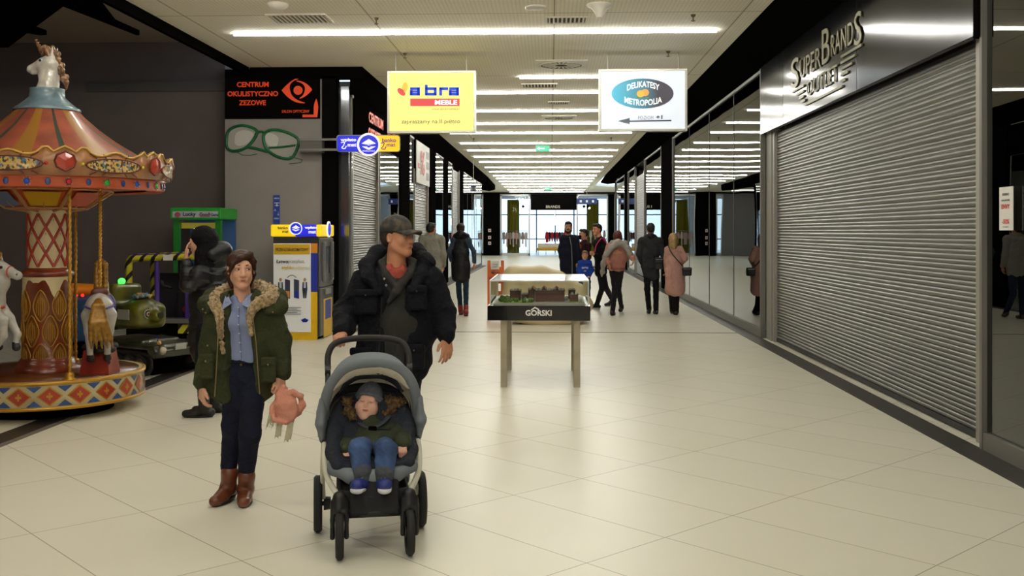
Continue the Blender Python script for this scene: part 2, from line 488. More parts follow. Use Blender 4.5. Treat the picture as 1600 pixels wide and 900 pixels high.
# ceiling: the corridor slab plus the wider near part over the arcade mouth
c = MB()
def up(poly, z0, z1, mb, mat=0): mb.prism(poly, lambda x, y, d: Vector((x, y, d)), z0, z1, mat)
up([(-5.13, -10), (2.72, -10), (2.72, 62), (6, 66), (13, 66), (13, 76), (-13, 76), (-13, 60), (-3.3, 60), (-3.2, 17.2), (-5.13, 17.2)], ZC, ZC + .12, c)
struct(c.build('ceiling', CEIL))
sbox('trim_1', (-5.20, -10, 4.36), (-5.13, 17.1, ZC + .12), BLACK)           # black edge band over the arcade mouth
sbox('ceiling_arcade', (-13, -10, 5.02), (-5.13, 17.6, 5.15), ARCCEIL)
for i, pl in enumerate([[(0, 84), (45, 50), (102, 8), (110, 0), (120, -60), (-10, -60)], [(98, 10), (213, 55), (218, 55), (180, 38), (148, -3), (148, -40), (100, -40)], [(38, 51), (60, 55), (73, 55), (50, 47)]]):
    pts = [PZ(x, y, 4.94) for x, y in pl]
    m = MB(); m.prism([(p.x, p.y) for p in pts], lambda x, y, d: Vector((x, y, d)), 4.94, 5.03)
    struct(m.build('beam_%d' % (i + 1), BLACK))
sbox('wall_back', (-13, 17.5, 0), (-5.55, 17.7, 5.1), DARKWALL)
sbox('wall_grey', (-5.56, 17.15, 0), (-3.88, 17.4, 4.6), GREYWALL)
sbox('wall_arcade_side', (-13.2, -10, 0), (-13, 17.7, 5.1), DARKWALL)
sbox('wall_behind', (-13.2, -10.2, 0), (8, -10, 5.1), GREYWALL)
# dark floor borders and the expansion joint
BORD = M('dark_stone_border', '2a2423', 0.4, noise=(6, .2))
sbox('floor_border_right', (3.13, -10, 0), (3.37, 53, .004), BORD)
sbox('floor_border_left', (-4.62, -10, 0), (-4.40, 16.2, .004), BORD)
sbox('floor_border_thin', (-4.39, -10, 0), (-4.33, 16.2, .003), M('grey_stone', '6d6760', .4))
sbox('floor_joint', (-5.5, 17.13, 0), (3.13, 17.18, .003), BORD)
sbox('floor_border_west', (-3.4, 17.3, 0), (-3.2, 51, .004), BORD)
# black coves between ceiling and shopfronts
def cove(name, xin, xout, zout, y0, y1, tip):
    m = MB(); s = 1 if xout > 0 else -1
    m.add([(xin, y0, ZC - .01), (xout, y0, zout), (xout, y0, ZC + .12), (xin, y0, ZC + .12), (xin, y1, ZC - .01), (xout, y1, zout), (xout, y1, ZC + .12), (xin, y1, ZC + .12)],
          [(0, 1, 5, 4), (1, 2, 6, 5), (2, 3, 7, 6), (3, 0, 4, 7), (0, 3, 2, 1), (4, 5, 6, 7)])
    up([(xin, y1), (xin + s * .12, y1 + tip * .8), (xin + s * .6, y1 + tip), (xout + s * 1.8, y1 + tip * .3), (xout + s * 1.8, y1)], zout + .15, ZC - .005, m)
    return struct(m.build(name, BLACK))
cove('trim_2', -3.19, -3.42, 4.07, 17.2, 52, 11)
cove('trim_3', 2.70, 3.37, 4.30, -10, 50, 9)
sbox('trim_4', (-5.12, 17.1, 4.3), (-3.19, 17.28, ZC), BLACK)
# shop interiors behind the glass
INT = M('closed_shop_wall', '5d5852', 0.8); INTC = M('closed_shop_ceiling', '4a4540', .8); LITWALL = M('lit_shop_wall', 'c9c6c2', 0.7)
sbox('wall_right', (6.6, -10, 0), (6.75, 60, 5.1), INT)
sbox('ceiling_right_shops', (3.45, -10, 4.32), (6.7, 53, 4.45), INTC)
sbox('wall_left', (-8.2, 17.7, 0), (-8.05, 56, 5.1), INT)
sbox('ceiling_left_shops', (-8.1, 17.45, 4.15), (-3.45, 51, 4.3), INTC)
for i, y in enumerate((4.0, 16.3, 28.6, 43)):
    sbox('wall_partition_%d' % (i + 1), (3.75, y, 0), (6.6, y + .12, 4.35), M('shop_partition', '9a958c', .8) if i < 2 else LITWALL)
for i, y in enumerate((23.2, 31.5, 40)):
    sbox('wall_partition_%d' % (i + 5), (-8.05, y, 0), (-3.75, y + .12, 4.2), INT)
# ---------------- storefront pieces
NW = [0]
def window(xp, y0, y1, z0=.14, z1=4.3, mull=(), sill=True, tr=()):
    NW[0] += 1; s = 1 if xp > 0 else -1
    fr = MB()
    w = .045
    for y in (y0 + w / 2, y1 - w / 2): fr.box2((xp - .02, y - w / 2, 0), (xp + s * .06, y + w / 2, z1))
    fr.box2((xp - .012 * s, y0, 0), (xp + s * .07, y1, z0)); fr.box2((xp, y0, z1 - .05), (xp + s * .06, y1, z1))
    for z in tr: fr.box2((xp, y0, z - .025), (xp + s * .05, y1, z + .025))
    o = struct(fr.build('window_%d' % NW[0], FRAME))
    g = MB(); g.box2((xp + s * .02, y0 + w, z0), (xp + s * .028, y1 - w, z1 - .05))
    g.build('pane', GLASS, o)
    if mull:
        mm = MB()
        for y in mull: mm.box2((xp + s * .012, y - .004, z0), (xp + s * .019, y + .004, z1 - .05))
        mm.build('glass_joint', M('joint_grey', '5a5a58', .4), o)
    return o
def shutter(xp, y0, y1, ztop, label, pitch=.088):
    s = 1 if xp > 0 else -1
    t = thing('roller_shutter', label, 'roller shutter', (xp, (y0 + y1) / 2, 0))
    prof = [(-.006, 0), (.010, .008), (.018, .024), (.014, .040), (.0, .047), (.008, .054), (.014, .066), (.006, .080)]
    n = int((ztop - .06) / pitch); pts = []
    for k in range(n):
        for dx, dz in prof: pts.append((xp - s * dx, .06 + k * pitch + dz * pitch / .088))
    ys = np.linspace(y0, y1, 13)
    vs = [(x + random.uniform(-1, 1) * 0.0008, y, z) for y in ys for x, z in pts]; k = len(pts); fs = []; mi = []
    for i in range(len(ys) - 1):
        for j in range(k - 1): fs.append((i * k + j, (i + 1) * k + j, (i + 1) * k + j + 1, i * k + j + 1)); mi.append(1 if j % 8 in (3, 7) else 0)
    SH = M('galvanised_slats', '7b7973', 0.38, 0.75, noise=(5, .12), stretch=(1, .6, 6))
    mb = MB().add(vs, fs, 0, True); mb.m = mi; mb.build('slat_curtain', [SH, M('slat_seam', '2e2d2b', .6, .3)], t)
    MB().box2((xp - s * .02, y0, .012), (xp + s * .02, y1, .065)).build('bottom_bar', M('dark_rubber', '1d1b1a', .6), t)
    for y in (y0 - .05, y1 + .05):
        MB().box2((xp - s * .06, y - .05, 0), (xp + s * .04, y + .05, ztop)).build('guide_rail', M('guide_grey', '9c9790', .5, .4), t, bevel=.004)
    MB().box2((xp + s * .06, y0 - .1, ztop - .06), (xp + s * .3, y1 + .1, ztop + .0)).build('roller_box', FRAME, t)
    return t
def column(name, xp, y0, y1, ztop=4.32, mat=None, depth=.5):
    s = 1 if xp > 0 else -1
    return struct(MB().box2((xp, y0, 0), (xp + s * depth, y1, ztop)).build(name, mat or COLBLACK))
# right side
window(3.37, -9.5, 8.06, mull=(2.5,))
shutter(3.50, 8.35, 15.75, 3.28, 'wide grey roller shutter closed under the black steel shop fascia')
column('wall_jamb_1', 3.43, 8.06, 8.24, 3.3, M('jamb_pale', 'b5b2a8', .5), .2); column('wall_jamb_3', 3.66, 8.3, 8.6, 4.3, M('jamb_grey', '8d8a83', .5), .5); column('wall_jamb_2', 3.43, 15.9, 16.27, 3.3, M('jamb_grey', '8d8a83', .5))
sbox('wall_behind_shutter', (3.85, 8.1, 0), (3.95, 16.3, 4.3), INT)
window(3.37, 16.32, 28.1, mull=(18.9, 21.8, 24.9))
column('wall_pier_1', 3.36, 28.15, 30.9, depth=.25)
window(3.37, 30.95, 36.5); 
shutter(3.42, 36.8, 40.4, 3.9, 'roller shutter closed on the right beyond the grey coat man')
window(3.37, 40.6, 44.3)
column('wall_pier_2', 3.36, 44.4, 46.2, depth=.25)
window(3.37, 46.3, 52.5)
# left side
LX = -3.42
sbox('wall_pier_3', (-3.88, 17.1, 0), (-3.64, 17.4, 4.35), COLBLACK)
sbox('wall_pier_4', (-3.64, 17.32, 0), (-3.46, 17.42, 4.2), M('mirror_panel', '8b8f96', .12, .9))
shutter(-3.50, 17.65, 20.2, 3.35, 'roller shutter closed directly behind the cash machine, first on the left')
window(LX, 17.44, 17.55, z1=4.07); window(LX, 20.4, 22.9, z1=4.07, tr=(3.4,))
column('wall_pier_5', LX, 23.1, 24.6, 4.2)
window(LX, 24.7, 25.4, z1=4.07); shutter(-3.48, 25.6, 28.3, 3.3, 'roller shutter closed behind the grey sweater man, under the red and white poster')
column('wall_pier_6', LX, 29.0, 30.2, 4.2); window(LX, 30.3, 32.4, z1=4.07)
column('wall_pier_7', LX, 32.5, 33.9, 4.2); window(LX, 34.0, 35.3, z1=4.07)
shutter(-3.48, 35.5, 38.0, 4.0, 'roller shutter closed beside the woman in the long black gilet')
column('wall_pier_8', LX, 38.8, 39.9, 4.2); window(LX, 40, 44.5, z1=4.07, mull=(42,)); window(LX, 44.6, 50.5, z1=4.07, mull=(47,))
for nm, y0, y1 in (('wall_lintel_1', 17.55, 20.3), ('wall_lintel_2', 25.5, 28.4), ('wall_lintel_3', 35.4, 38.1)):
    sbox(nm, (-3.9, y0, 3.3 if y0 < 30 else 3.95), (-3.43, y1, 4.2), BLACK)
# ---------------- steel fascia with the shop name
SB = thing('shop_fascia', 'long black steel fascia with gold outlined shop name above the wide shutter', 'shop sign', (3.4, 12.2, 3.25))
FST = bpy.data.materials.new('dark_brushed_steel'); FST.use_nodes = True
_nt = FST.node_tree; _b = _nt.nodes['Principled BSDF']; _b.inputs['Base Color'].default_value = (*lin('303036'), 1); _b.inputs['Metallic'].default_value = .9
_b.inputs['Roughness'].default_value = .14
_t = _nt.nodes.new('ShaderNodeTexCoord'); _n = _nt.nodes.new('ShaderNodeTexNoise'); _n.inputs['Scale'].default_value = .55; _n.inputs['Detail'].default_value = 0
_bp = _nt.nodes.new('ShaderNodeBump'); _bp.inputs['Strength'].default_value = .18; _bp.inputs['Distance'].default_value = .1
_nt.links.new(_t.outputs['Object'], _n.inputs['Vector']); _nt.links.new(_n.outputs['Fac'], _bp.inputs['Height']); _nt.links.new(_bp.outputs['Normal'], _b.inputs['Normal'])
for y0, y1 in ((8.14, 11.2), (11.215, 14.72), (14.735, 16.28)):
    MB().box2((3.34, y0, 3.24), (3.40, y1, 4.31)).build('steel_panel', FST, SB, bevel=.006)
MB().box2((3.42, 8.15, 3.285), (3.44, 16.28, 3.3)).build('soffit', BLACK, SB)
MB().box2((3.33, 8.04, 3.22), (3.5, 8.13, 4.34)).build('end_cap', BLACK, SB)
GOLD = M('gold_outline', '6e6749', .4, .6)
def onx(px, py): return PX(px, py, 3.335)
# the letters lie flat on the fascia: reading direction towards the viewer is -Y
o = onx(1262, 118); NV = (0, -1, 0); UP = (0, 0, 1)
def fas(txt, y_left, y_right, z, size, bold=0, sh=.0): put_text(txt, size, (3.334, (y_left + y_right) / 2, z), NV, UP, GOLD, SB, 'lettering', .012, bold, width=y_left - y_right, shear=sh)
def serif(txt, yl, yr, z0, z1, bold=0.0):
    fas(txt, yl, yr, (z0 + z1) / 2, z1 - z0, bold)
fas('S', 14.15, 13.72, 3.86, .40, 0); fas('UPER', 13.66, 12.62, 3.86, .25, .0)
fas('B', 12.56, 12.22, 3.95, .42, 0); fas('RAND', 12.16, 11.28, 3.90, .25, 0); fas('S', 11.24, 10.98, 3.90, .36, 0)
fas('OUTLET', 13.3, 11.9, 3.55, .2, 0)
bars = MB()
for (ya, yb, z) in ((14.1, 13.45, 3.62), (13.85, 13.45, 3.55), (13.7, 13.45, 3.48), (13.6, 13.38, 3.42), (11.75, 10.98, 3.70), (11.75, 11.2, 3.63), (11.75, 11.32, 3.56), (11.75, 11.48, 3.49), (11.75, 11.58, 3.42), (13.4, 11.7, 3.36)):
    bars.box2((3.32, yb, z - .014), (3.335, ya, z + .014))
bars.build('gold_bars', GOLD, SB)
# ================================================================ CEILING FITTINGS
ORD = 'first second third fourth fifth sixth seventh eighth ninth tenth eleventh twelfth thirteenth fourteenth fifteenth sixteenth seventeenth eighteenth last'.split()
yl = [14.15, 18.3, 20.3, 23.4, 26.1, 28.6, 31.9, 34.7, 37.6, 40.4, 43.9, 47, 50.3, 53, 56, 59.5, 63, 67, 71]
place = ['nearest to the camera, running across the whole ceiling', 'partly hidden by the white hanging sign, shorter than the rest', 'third row from the camera, between the two hanging signs']
for i, y in enumerate(yl):
    x0, x1 = (-4.46, 2.30) if i == 0 else ((-.55, 2.3) if i == 1 else (-2.83, 2.28))
    m = MB(); m.box2((x0, y - .02, ZC - .036), (x1, y + .02, ZC + .01))
    lb = ('long white ceiling light strip ' + place[i]) if i < 3 else 'white ceiling light strip across the corridor, %s row counting away from the camera' % ORD[i]
    tag(m.build('ceiling_light', LIGHT), lb, 'ceiling light', 'ceiling light strips')
for i, y in enumerate((11.0, 8.2, 5.3, 2.4, -.5, -3.4, -6.3)):
    m = MB(); m.box2((-4.46, y - .02, ZC - .036), (2.3, y + .02, ZC + .01))
    struct(m.build('ceiling_lamp_%d' % (i + 1), LIGHT))
struct(MB().box2((-9.5, 5.5, 4.97), (-7, 5.9, 5.02)).build('ceiling_lamp_8', M('arcade_fill_glow', 'ffe9c8', .5, emit=8)))  # unseen fill lamp, added to brighten the dark arcade and carousel
# lights in the side wings of the far hall and in the shops
for i, (x, y) in enumerate(((-8, 63), (-8, 69), (8, 69), (9, 73))):
    struct(MB().box2((x - 2.5, y - .03, ZC - .014), (x + 2.5, y + .03, ZC + .01)).build('ceiling_lamp_%d' % (i + 9), LIGHT))
VW = M('vent_white', 'efeadd', .5); VD = M('vent_dark', '3a352e', .7)
def vent(px, py, w, d, n, label, z=ZC):
    c = PZ(px, py, z); t = thing('ceiling_vent', label, 'ceiling vent', c, 0, 'ceiling vents')
    MB().box2((c.x - w / 2, c.y - d / 2, z - .006), (c.x + w / 2, c.y + d / 2, z + .004)).build('backing', VD, t)
    f = MB(); e = .03
    for a in ((-1, 0), (1, 0)): f.box((c.x + a[0] * (w / 2 + e / 2), c.y, z - .01), (e, d + 2 * e, .02))
    for a in (-1, 1): f.box((c.x, c.y + a * (d / 2 + e / 2), z - .01), (w, e, .02))
    f.build('frame', VW, t)
    s = MB()
    for i in range(n): s.box((c.x - w / 2 + w * (i + .5) / n, c.y, z - .014), (w / n * .42, d, .016))
    s.build('slats', VW, t)
vent(469, 28, .72, .48, 12, 'dark slatted rectangular ceiling vent at the upper left, before the first light strip')
vent(885, 30, .5, .34, 9, 'cream framed ceiling grille at the top centre, before the first light strip')
vent(843, 133, .62, .45, 10, 'slatted vent between the second and third ceiling strips')
vent(873, 160, .4, .35, 8, 'small cream grille behind the slatted vent, between third and fourth strips')
vent(862, 223.5, .5, .5, 8, 'small ceiling grille above the nearer green exit sign')
def diffuser(px, py, w, label):
    c = PZ(px, py, ZC); t = thing('ceiling_diffuser', label, 'air diffuser', c, 0, 'ceiling vents')
    MB().box((c.x, c.y, ZC - .008), (w, w, .014)).build('square_plate', VW, t)
    MB().cyl((c.x, c.y, ZC - .02), (c.x, c.y, ZC - .012), w * .44, n=32).build('dark_opening', VD, t)
    s = MB()
    for k in range(22):
        a = k * 2 * math.pi / 22; R = Matrix.Rotation(a, 3, 'Z')
        s.box(Vector((c.x, c.y, ZC - .024)) + R @ Vector((w * .27, 0, 0)), (w * .22, w * .035, .008), R=R)
    for r_ in (.12, .4, .44): s.lathe([(w * r_, 0), (w * (r_ + .035), 0), (w * (r_ + .035), -.01), (w * r_, -.01)], (c.x, c.y, ZC - .02), 32)
    s.build('vanes', VW, t)
diffuser(877, 100, .85, 'large round swirl air diffuser in a square plate, nearest, between the hanging signs')
diffuser(873, 183, .85, 'round air diffuser in a square plate, further along between the hanging signs')
diffuser(865, 272, .85, 'furthest round air diffuser among the far ceiling strips')
def sprinkler(px, py, label):
    c = PZ(px, py, ZC); t = MB().cyl(c, c - Vector((0, 0, .03)), .035, .02, 12)
    t.cyl(c - Vector((0, 0, .03)), c - Vector((0, 0, .09)), .008, n=8).cyl(c - Vector((0, 0, .075)), c - Vector((0, 0, .082)), .028, n=12)
    tag(t.build('sprinkler', M('sprinkler_bronze', '6b5c46', .4, .6)), label, 'sprinkler', 'ceiling sprinklers')
for px, py, lb in ((588, 28, 'small ceiling sprinkler above and left of the yellow hanging sign'), (1083, 23, 'small ceiling sprinkler past the right end of the first light strip'), (1044, 80, 'small ceiling sprinkler just above the white hanging sign'), (633, 83, 'small ceiling sprinkler just above the yellow hanging sign'), (740, 216, 'tiny far sprinkler at left over the corridor'), (955, 215, 'tiny far sprinkler at right over the corridor')):
    sprinkler(px, py, lb)
def ceil_lathe(px, py, prof, name, label, cat):
    c = PZ(px, py, ZC); tag(MB().lathe(prof, c, 28).build(name, M('white_plastic', 'd8d2c4', .4)), label, cat)
ceil_lathe(434, 6, [(.13, 0), (.13, -.02), (.10, -.05), (.06, -.07), (0, -.075)], 'smoke_detector', 'round white smoke detector above the dark ceiling vent', 'smoke detector')
ceil_lathe(838, 11, [(.14, 0), (.14, -.015), (.12, -.02), (0, -.02)], 'ceiling_speaker', 'flat round disc on the ceiling left of the cone', 'ceiling speaker')
ceil_lathe(937, 7, [(.16, 0), (.16, -.02), (.10, -.05), (.06, -.11), (.045, -.16), (0, -.16)], 'antenna_cone', 'white downward cone on the ceiling at the top centre', 'ceiling antenna')
# hanging illuminated signs
ALU = M('sign_frame_aluminium', 'b9b6ac', .35, .6)
def lightbox(px0, py0, px1, py1, Y, face, label, rods):
    a = P(px0, py1, Y); b = P(px1, py0, Y); t = thing('hanging_sign', label, 'hanging sign', ((a.x + b.x) / 2, Y, a.z))
    w = .035
    f = MB(); D = .16
    f.box2((a.x, Y, a.z), (a.x + w, Y + D, b.z)); f.box2((b.x - w, Y, a.z), (b.x, Y + D, b.z))
    f.box2((a.x + w, Y, a.z), (b.x - w, Y + D, a.z + w)); f.box2((a.x + w, Y, b.z - w), (b.x - w, Y + D, b.z))
    f.build('frame', ALU, t, bevel=.003)
    MB().box2((a.x + w, Y + .012, a.z + w), (b.x - w, Y + D - .012, b.z - w)).build('lit_panel', face, t)
    for r in rods:
        x = P(r, 100, Y).x; MB().cyl((x, Y + .08, b.z), (x, Y + .08, ZC + .01), .008, n=8).build('suspension_rod', ALU, t)
    return t
YS = 15.85
LEMON = M('lit_lemon_panel', 'f3ea83', .5, emit=.42); LWHITE = M('lit_white_panel', 'e6eefa', .5, emit=.45)
t = lightbox(605, 110, 743, 208, YS, LEMON, 'yellow lit hanging sign with a blue furniture shop name, left of centre', (617, 728))
def E(name, col, s=.6): return M('lit_' + name, col, .5, emit=s * .55, spec=.1)
def face_text(t, txt, px, py, hpx, wpx, mat, Y=YS, bold=0, name='lettering', bend=None, align='CENTER', sh=0):
    c = P(px, py, Y + .006); s = Y / FPX
    return put_text(txt, hpx * s, c, (1, 0, 0), (0, 0, 1), mat, t, name, .003, bold, width=wpx * s, bend=bend, align=align, shear=sh)
def face_poly(t, pts, mat, Y=YS, name='emblem', d=.006):
    q = [P(x, y, Y) for x, y in pts]
    m = MB(); m.prism([(p.x, p.z) for p in q], lambda x, y, dd: Vector((x, dd, y)), Y + .012 - d, Y + .013)
    return m.build(name, mat, t)
def epts(cx, cy, rx, ry, rot=0, n=36, a0=0, a1=360):
    o = []
    for i in range(n):
        a = math.radians(a0 + (a1 - a0) * i / n); x, y = rx * math.cos(a), ry * math.sin(a); r = math.radians(rot)
        o.append((cx + x * math.cos(r) - y * math.sin(r), cy + x * math.sin(r) + y * math.cos(r)))
    return o
BL = E('blue', '2f4fd0', .5); RD = E('coral', 'd5555a', .5); ORG = E('amber', 'f4c25c', .6)
# heavy rounded lower-case letters built as strokes
def strokes(t, segs, mat, w, Y=YS, name='lettering'):
    m = MB(); k = Y / FPX
    for sgm in segs:
        (x0, y0, x1, y1) = sgm[:4]; ww = sgm[4] if len(sgm) > 4 else w
        a = P(x0, y0, Y); b = P(x1, y1, Y); d = (b - a); L = d.length; mid = (a + b) / 2
        R = Matrix.Rotation(-math.atan2(d.z, d.x), 3, 'Y')
        m.box((mid.x, Y + .006, mid.z), (L + ww * k, .01, ww * k), R=R)
    return m.build(name, mat, t)
A = lambda x: [(x + 3, 138.5, x + 13, 138.5), (x + 14, 138.5, x + 14, 147), (x + 3, 142.8, x + 13, 142.8, 3), (x + 3, 147, x + 14, 147), (x + 2.5, 143, x + 2.5, 147)]
strokes(t, A(640) + [(666, 134.5, 666, 147), (666, 138.5, 680, 138.5), (680, 138.5, 680, 147), (666, 147, 680, 147)] + [(688.5, 138.5, 688.5, 147), (688.5, 138.5, 698, 138.5)] + A(701), BL, 4.2)
face_poly(t, [(641, 154), (718, 154), (718, 165.5), (641, 165.5)], RD, name='red_bar')
face_text(t, 'MEBLE', 697, 160, 7.5, 35, E('white', 'ffffff', .9), bold=.03, Y=YS - .004)
face_text(t, 'www.abra-meble.pl', 696, 170.5, 4.5, 44, E('pale_olive', 'a09858', .4))
face_text(t, 'zapraszamy na II piętro', 673, 190.5, 8.5, 92, E('grey_print', '75786a', .3))
face_poly(t, epts(627, 143.5, 7.5, 4.2, 42), RD); face_poly(t, epts(632.5, 136.5, 4.6, 8.2, 8), ORG)
t = lightbox(936, 107, 1074, 205, YS, LWHITE, 'white lit hanging sign with a dark oval and a left arrow, right of centre', (950, 1061))
OV = bpy.data.materials.new('oval_gradient_print'); OV.use_nodes = True; _nt = OV.node_tree; _b = _nt.nodes['Principled BSDF']
_t = _nt.nodes.new('ShaderNodeTexCoord'); _s = _nt.nodes.new('ShaderNodeSeparateXYZ'); _cr = _nt.nodes.new('ShaderNodeValToRGB')
_nt.links.new(_t.outputs['Generated'], _s.inputs[0]); _nt.links.new(_s.outputs[0], _cr.inputs[0])
_cr.color_ramp.elements[0].color = (*lin('4db2cf'), 1); _cr.color_ramp.elements[1].color = (*lin('3d3a45'), 1); _cr.color_ramp.elements[1].position = .75
_nt.links.new(_cr.outputs[0], _b.inputs['Base Color']); _nt.links.new(_cr.outputs[0], _b.inputs['Emission Color']); _b.inputs['Emission Strength'].default_value = .6
face_poly(t, epts(1004, 146, 48.5, 23.5, 0, 48), OV, name='oval_badge')
WH = E('white', 'ffffff', .9)
k = YS / FPX
face_text(t, 'DELIKATESY', 1005, 131.5, 9.5, 50, WH, bold=.02, Y=YS - .004, bend=lambda x, y: (x, y - 8 * (x) ** 2 * .12 / .0625 * .06))
face_text(t, 'METROPOLIA', 1005, 160.5, 9.5, 58, WH, bold=.02, Y=YS - .004, bend=lambda x, y: (x, y + 8 * (x) ** 2 * .12 / .0625 * .04))
face_poly(t, epts(1001, 146.5, 6, 5.5), ORG, Y=YS - .004, name='fruit'); face_poly(t, epts(1008, 144.5, 6, 5.5), E('orange_fruit', 'f2ae62', .6), Y=YS - .003, name='fruit')
face_poly(t, [(995, 151), (1001, 152.5), (997, 154)], E('leaf', '5fa04a', .5), Y=YS - .004, name='leaf'); face_poly(t, [(1008, 151), (1015, 152), (1011, 154)], E('leaf', '5fa04a', .5), Y=YS - .004, name='leaf')
face_text(t, 'POZIOM', 1009, 184, 5.6, 24, E('grey_light_print', '858a92', .4)); face_text(t, '+1', 1030, 183, 6.5, 10, E('dark_print', '3c4048', .3), bold=.03)
strokes(t, [(984, 189.3, 1048, 188.3)], E('dark_print', '3c4048', .3), 1.7, name='arrow_shaft'); face_poly(t, [(965, 189), (984, 184), (984, 194)], E('mid_print', '6c727a', .35), name='arrow_head')
# exit signs
for px, py, Y, lb in ((848, 232, 30.5, 'green lit exit sign hanging over the corridor, the nearer one'), (856, 294.5, 58, 'tiny green exit sign hanging far down the corridor')):
    c = P(px, py, Y); t = thing('exit_sign', lb, 'exit sign', c)
    MB().box(c, (.42, .05, .18)).build('lit_panel', M('exit_green', '5fd0a8', .5, emit=.45), t)
    m = MB(); m.box(c + Vector((-.02, -.03, 0)), (.16, .01, .03)); m.add([c + Vector((-.1, -.035, .05)), c + Vector((-.1, -.035, -.05)), c + Vector((-.18, -.035, 0))], [(0, 1, 2)])
    m.build('arrow', WH, t)
    for dx in (-.15, .15): MB().cyl(c + Vector((dx, 0, .09)), (c.x + dx, Y, ZC + .01), .006, n=6).build('suspension_rod', ALU, t)
# ================================================================ WALL SIGNS, LEFT
YW = 17.15
t = thing('wall_sign', 'black wall sign with orange eye emblem and orange lettering', 'wall sign', P(426, 186, YW))
a = P(352, 186, YW); b = P(500.5, 108, YW)
MB().box2((a.x, YW - .03, a.z), (b.x, YW, b.z)).build('board', M('sign_black', '100d0d', .8, spec=0), t, bevel=.004)
ORL = M('orange_red_letters', 'e0451a', .5, emit=.25)
Y0 = YW - .045
for s, px, py, w in (('CENTRUM', 395, 132, 51), ('OKULISTYCZNO', 395, 146.5, 81), ('ZEZOWE', 394.5, 160.5, 43)):
    face_text(t, s, px, py, 8.2, w, ORL, Y=Y0, bold=.03)
face_text(t, 'SALON OPTYCZNY', 462, 174, 4.4, 44, ORL, Y=Y0, bold=.01)
def arcband(cx, cy, r0, r1, a0, a1, n=20, e=0):
    o = [(cx + r0 * math.cos(math.radians(a0 + (a1 - a0) * i / n)), cy + r0 * math.sin(math.radians(a0 + (a1 - a0) * i / n))) for i in range(n + 1)]
    return o
def crescent(pa, ca, pb, n=16):
    # outer quadratic pa->pb via ca[0], inner back via ca[1]
    q = lambda c, s: ((1 - s) ** 2 * pa[0] + 2 * s * (1 - s) * c[0] + s * s * pb[0], (1 - s) ** 2 * pa[1] + 2 * s * (1 - s) * c[1] + s * s * pb[1])
    return [q(ca[0], i / n) for i in range(n + 1)] + [q(ca[1], i / n) for i in range(n - 1, 0, -1)]
def quadstrip(t, outer, inner, mat, Y, name='emblem'):
    m = MB(); n = len(outer); o = [P(x, y, Y) for x, y in outer]; i = [P(x, y, Y) for x, y in inner]
    back = [v + Vector((0, .012, 0)) for v in o + i]
    m.add(o + i, [(k, k + 1, n + k + 1, n + k) for k in range(n - 1)]); m.add(back, [(k, k + 1, n + k + 1, n + k) for k in range(n - 1)])
    return m.build(name, mat, t)
def bez(p0, p1, p2, n=18):
    return [((1 - s) ** 2 * p0[0] + 2 * s * (1 - s) * p1[0] + s * s * p2[0], (1 - s) ** 2 * p0[1] + 2 * s * (1 - s) * p1[1] + s * s * p2[1]) for s in [i / n for i in range(n + 1)]]
EY = (465, 141)
quadstrip(t, bez((474, 120), (458, 120), (440, 141)), bez((474, 121.5), (448, 126), (453, 141)), ORL, Y0)
quadstrip(t, bez((440, 141), (456, 163), (476, 161)), bez((453, 141), (455, 155), (476, 160)), ORL, Y0)
quadstrip(t, bez((463, 126), (478, 126), (487.5, 140)), bez((463, 127), (479, 131), (476, 142)), ORL, Y0)
quadstrip(t, bez((487.5, 140), (478, 152), (468, 154)), bez((476, 142), (475, 149), (468, 153)), ORL, Y0)
face_poly(t, epts(465.5, 141, 7, 7), ORL, Y=Y0 - .01)
face_poly(t, [(472.5, 179), (490, 179), (490, 167), (491.5, 160), (494, 154), (496, 160), (497, 167), (495.5, 183), (472.5, 183)], ORL, Y=Y0)
# spectacles decal
t = thing('wall_decal', 'large wall picture of green rimmed spectacles beneath the black wall sign', 'wall decal', P(410, 250, YW))
GRN = M('spectacle_green', '12663a', .3, noise=(6, .4)); GLS = M('spectacle_lens', 'a7a49d', .3)
def decal_tube(pts, w, mat, name, closed=False, Y=YW - .012):
    k = Y / FPX
    m = MB(); m.tube([P(x, y, Y) for x, y in pts], [w * k] * len(pts), 6, 0, True, closed); return m.build(name, mat, t)
def sm(pts, n=6, closed=True):
    out = []; N = len(pts)
    for i in range(N if closed else N - 1):
        p0, p1, p2, p3 = (pts[(i - 1) % N] if closed or i else pts[0]), pts[i], pts[(i + 1) % N], (pts[(i + 2) % N] if closed or i + 2 < N else pts[-1])
        for j in range(n):
            s = j / n
            out.append(tuple(.5 * ((2 * p1[k]) + (-p0[k] + p2[k]) * s + (2 * p0[k] - 5 * p1[k] + 4 * p2[k] - p3[k]) * s * s + (-p0[k] + 3 * p1[k] - 3 * p2[k] + p3[k]) * s ** 3) for k in range(len(p1))))
    if not closed: out.append(tuple(pts[-1]))
    return out
L1 = sm([(354, 222), (358, 204), (378, 196), (400, 203), (398, 216), (384, 231), (366, 236), (356, 232)]); L2 = sm([(412, 212), (424, 203), (446, 206), (466, 218), (462, 238), (452, 248), (432, 244), (416, 231)])
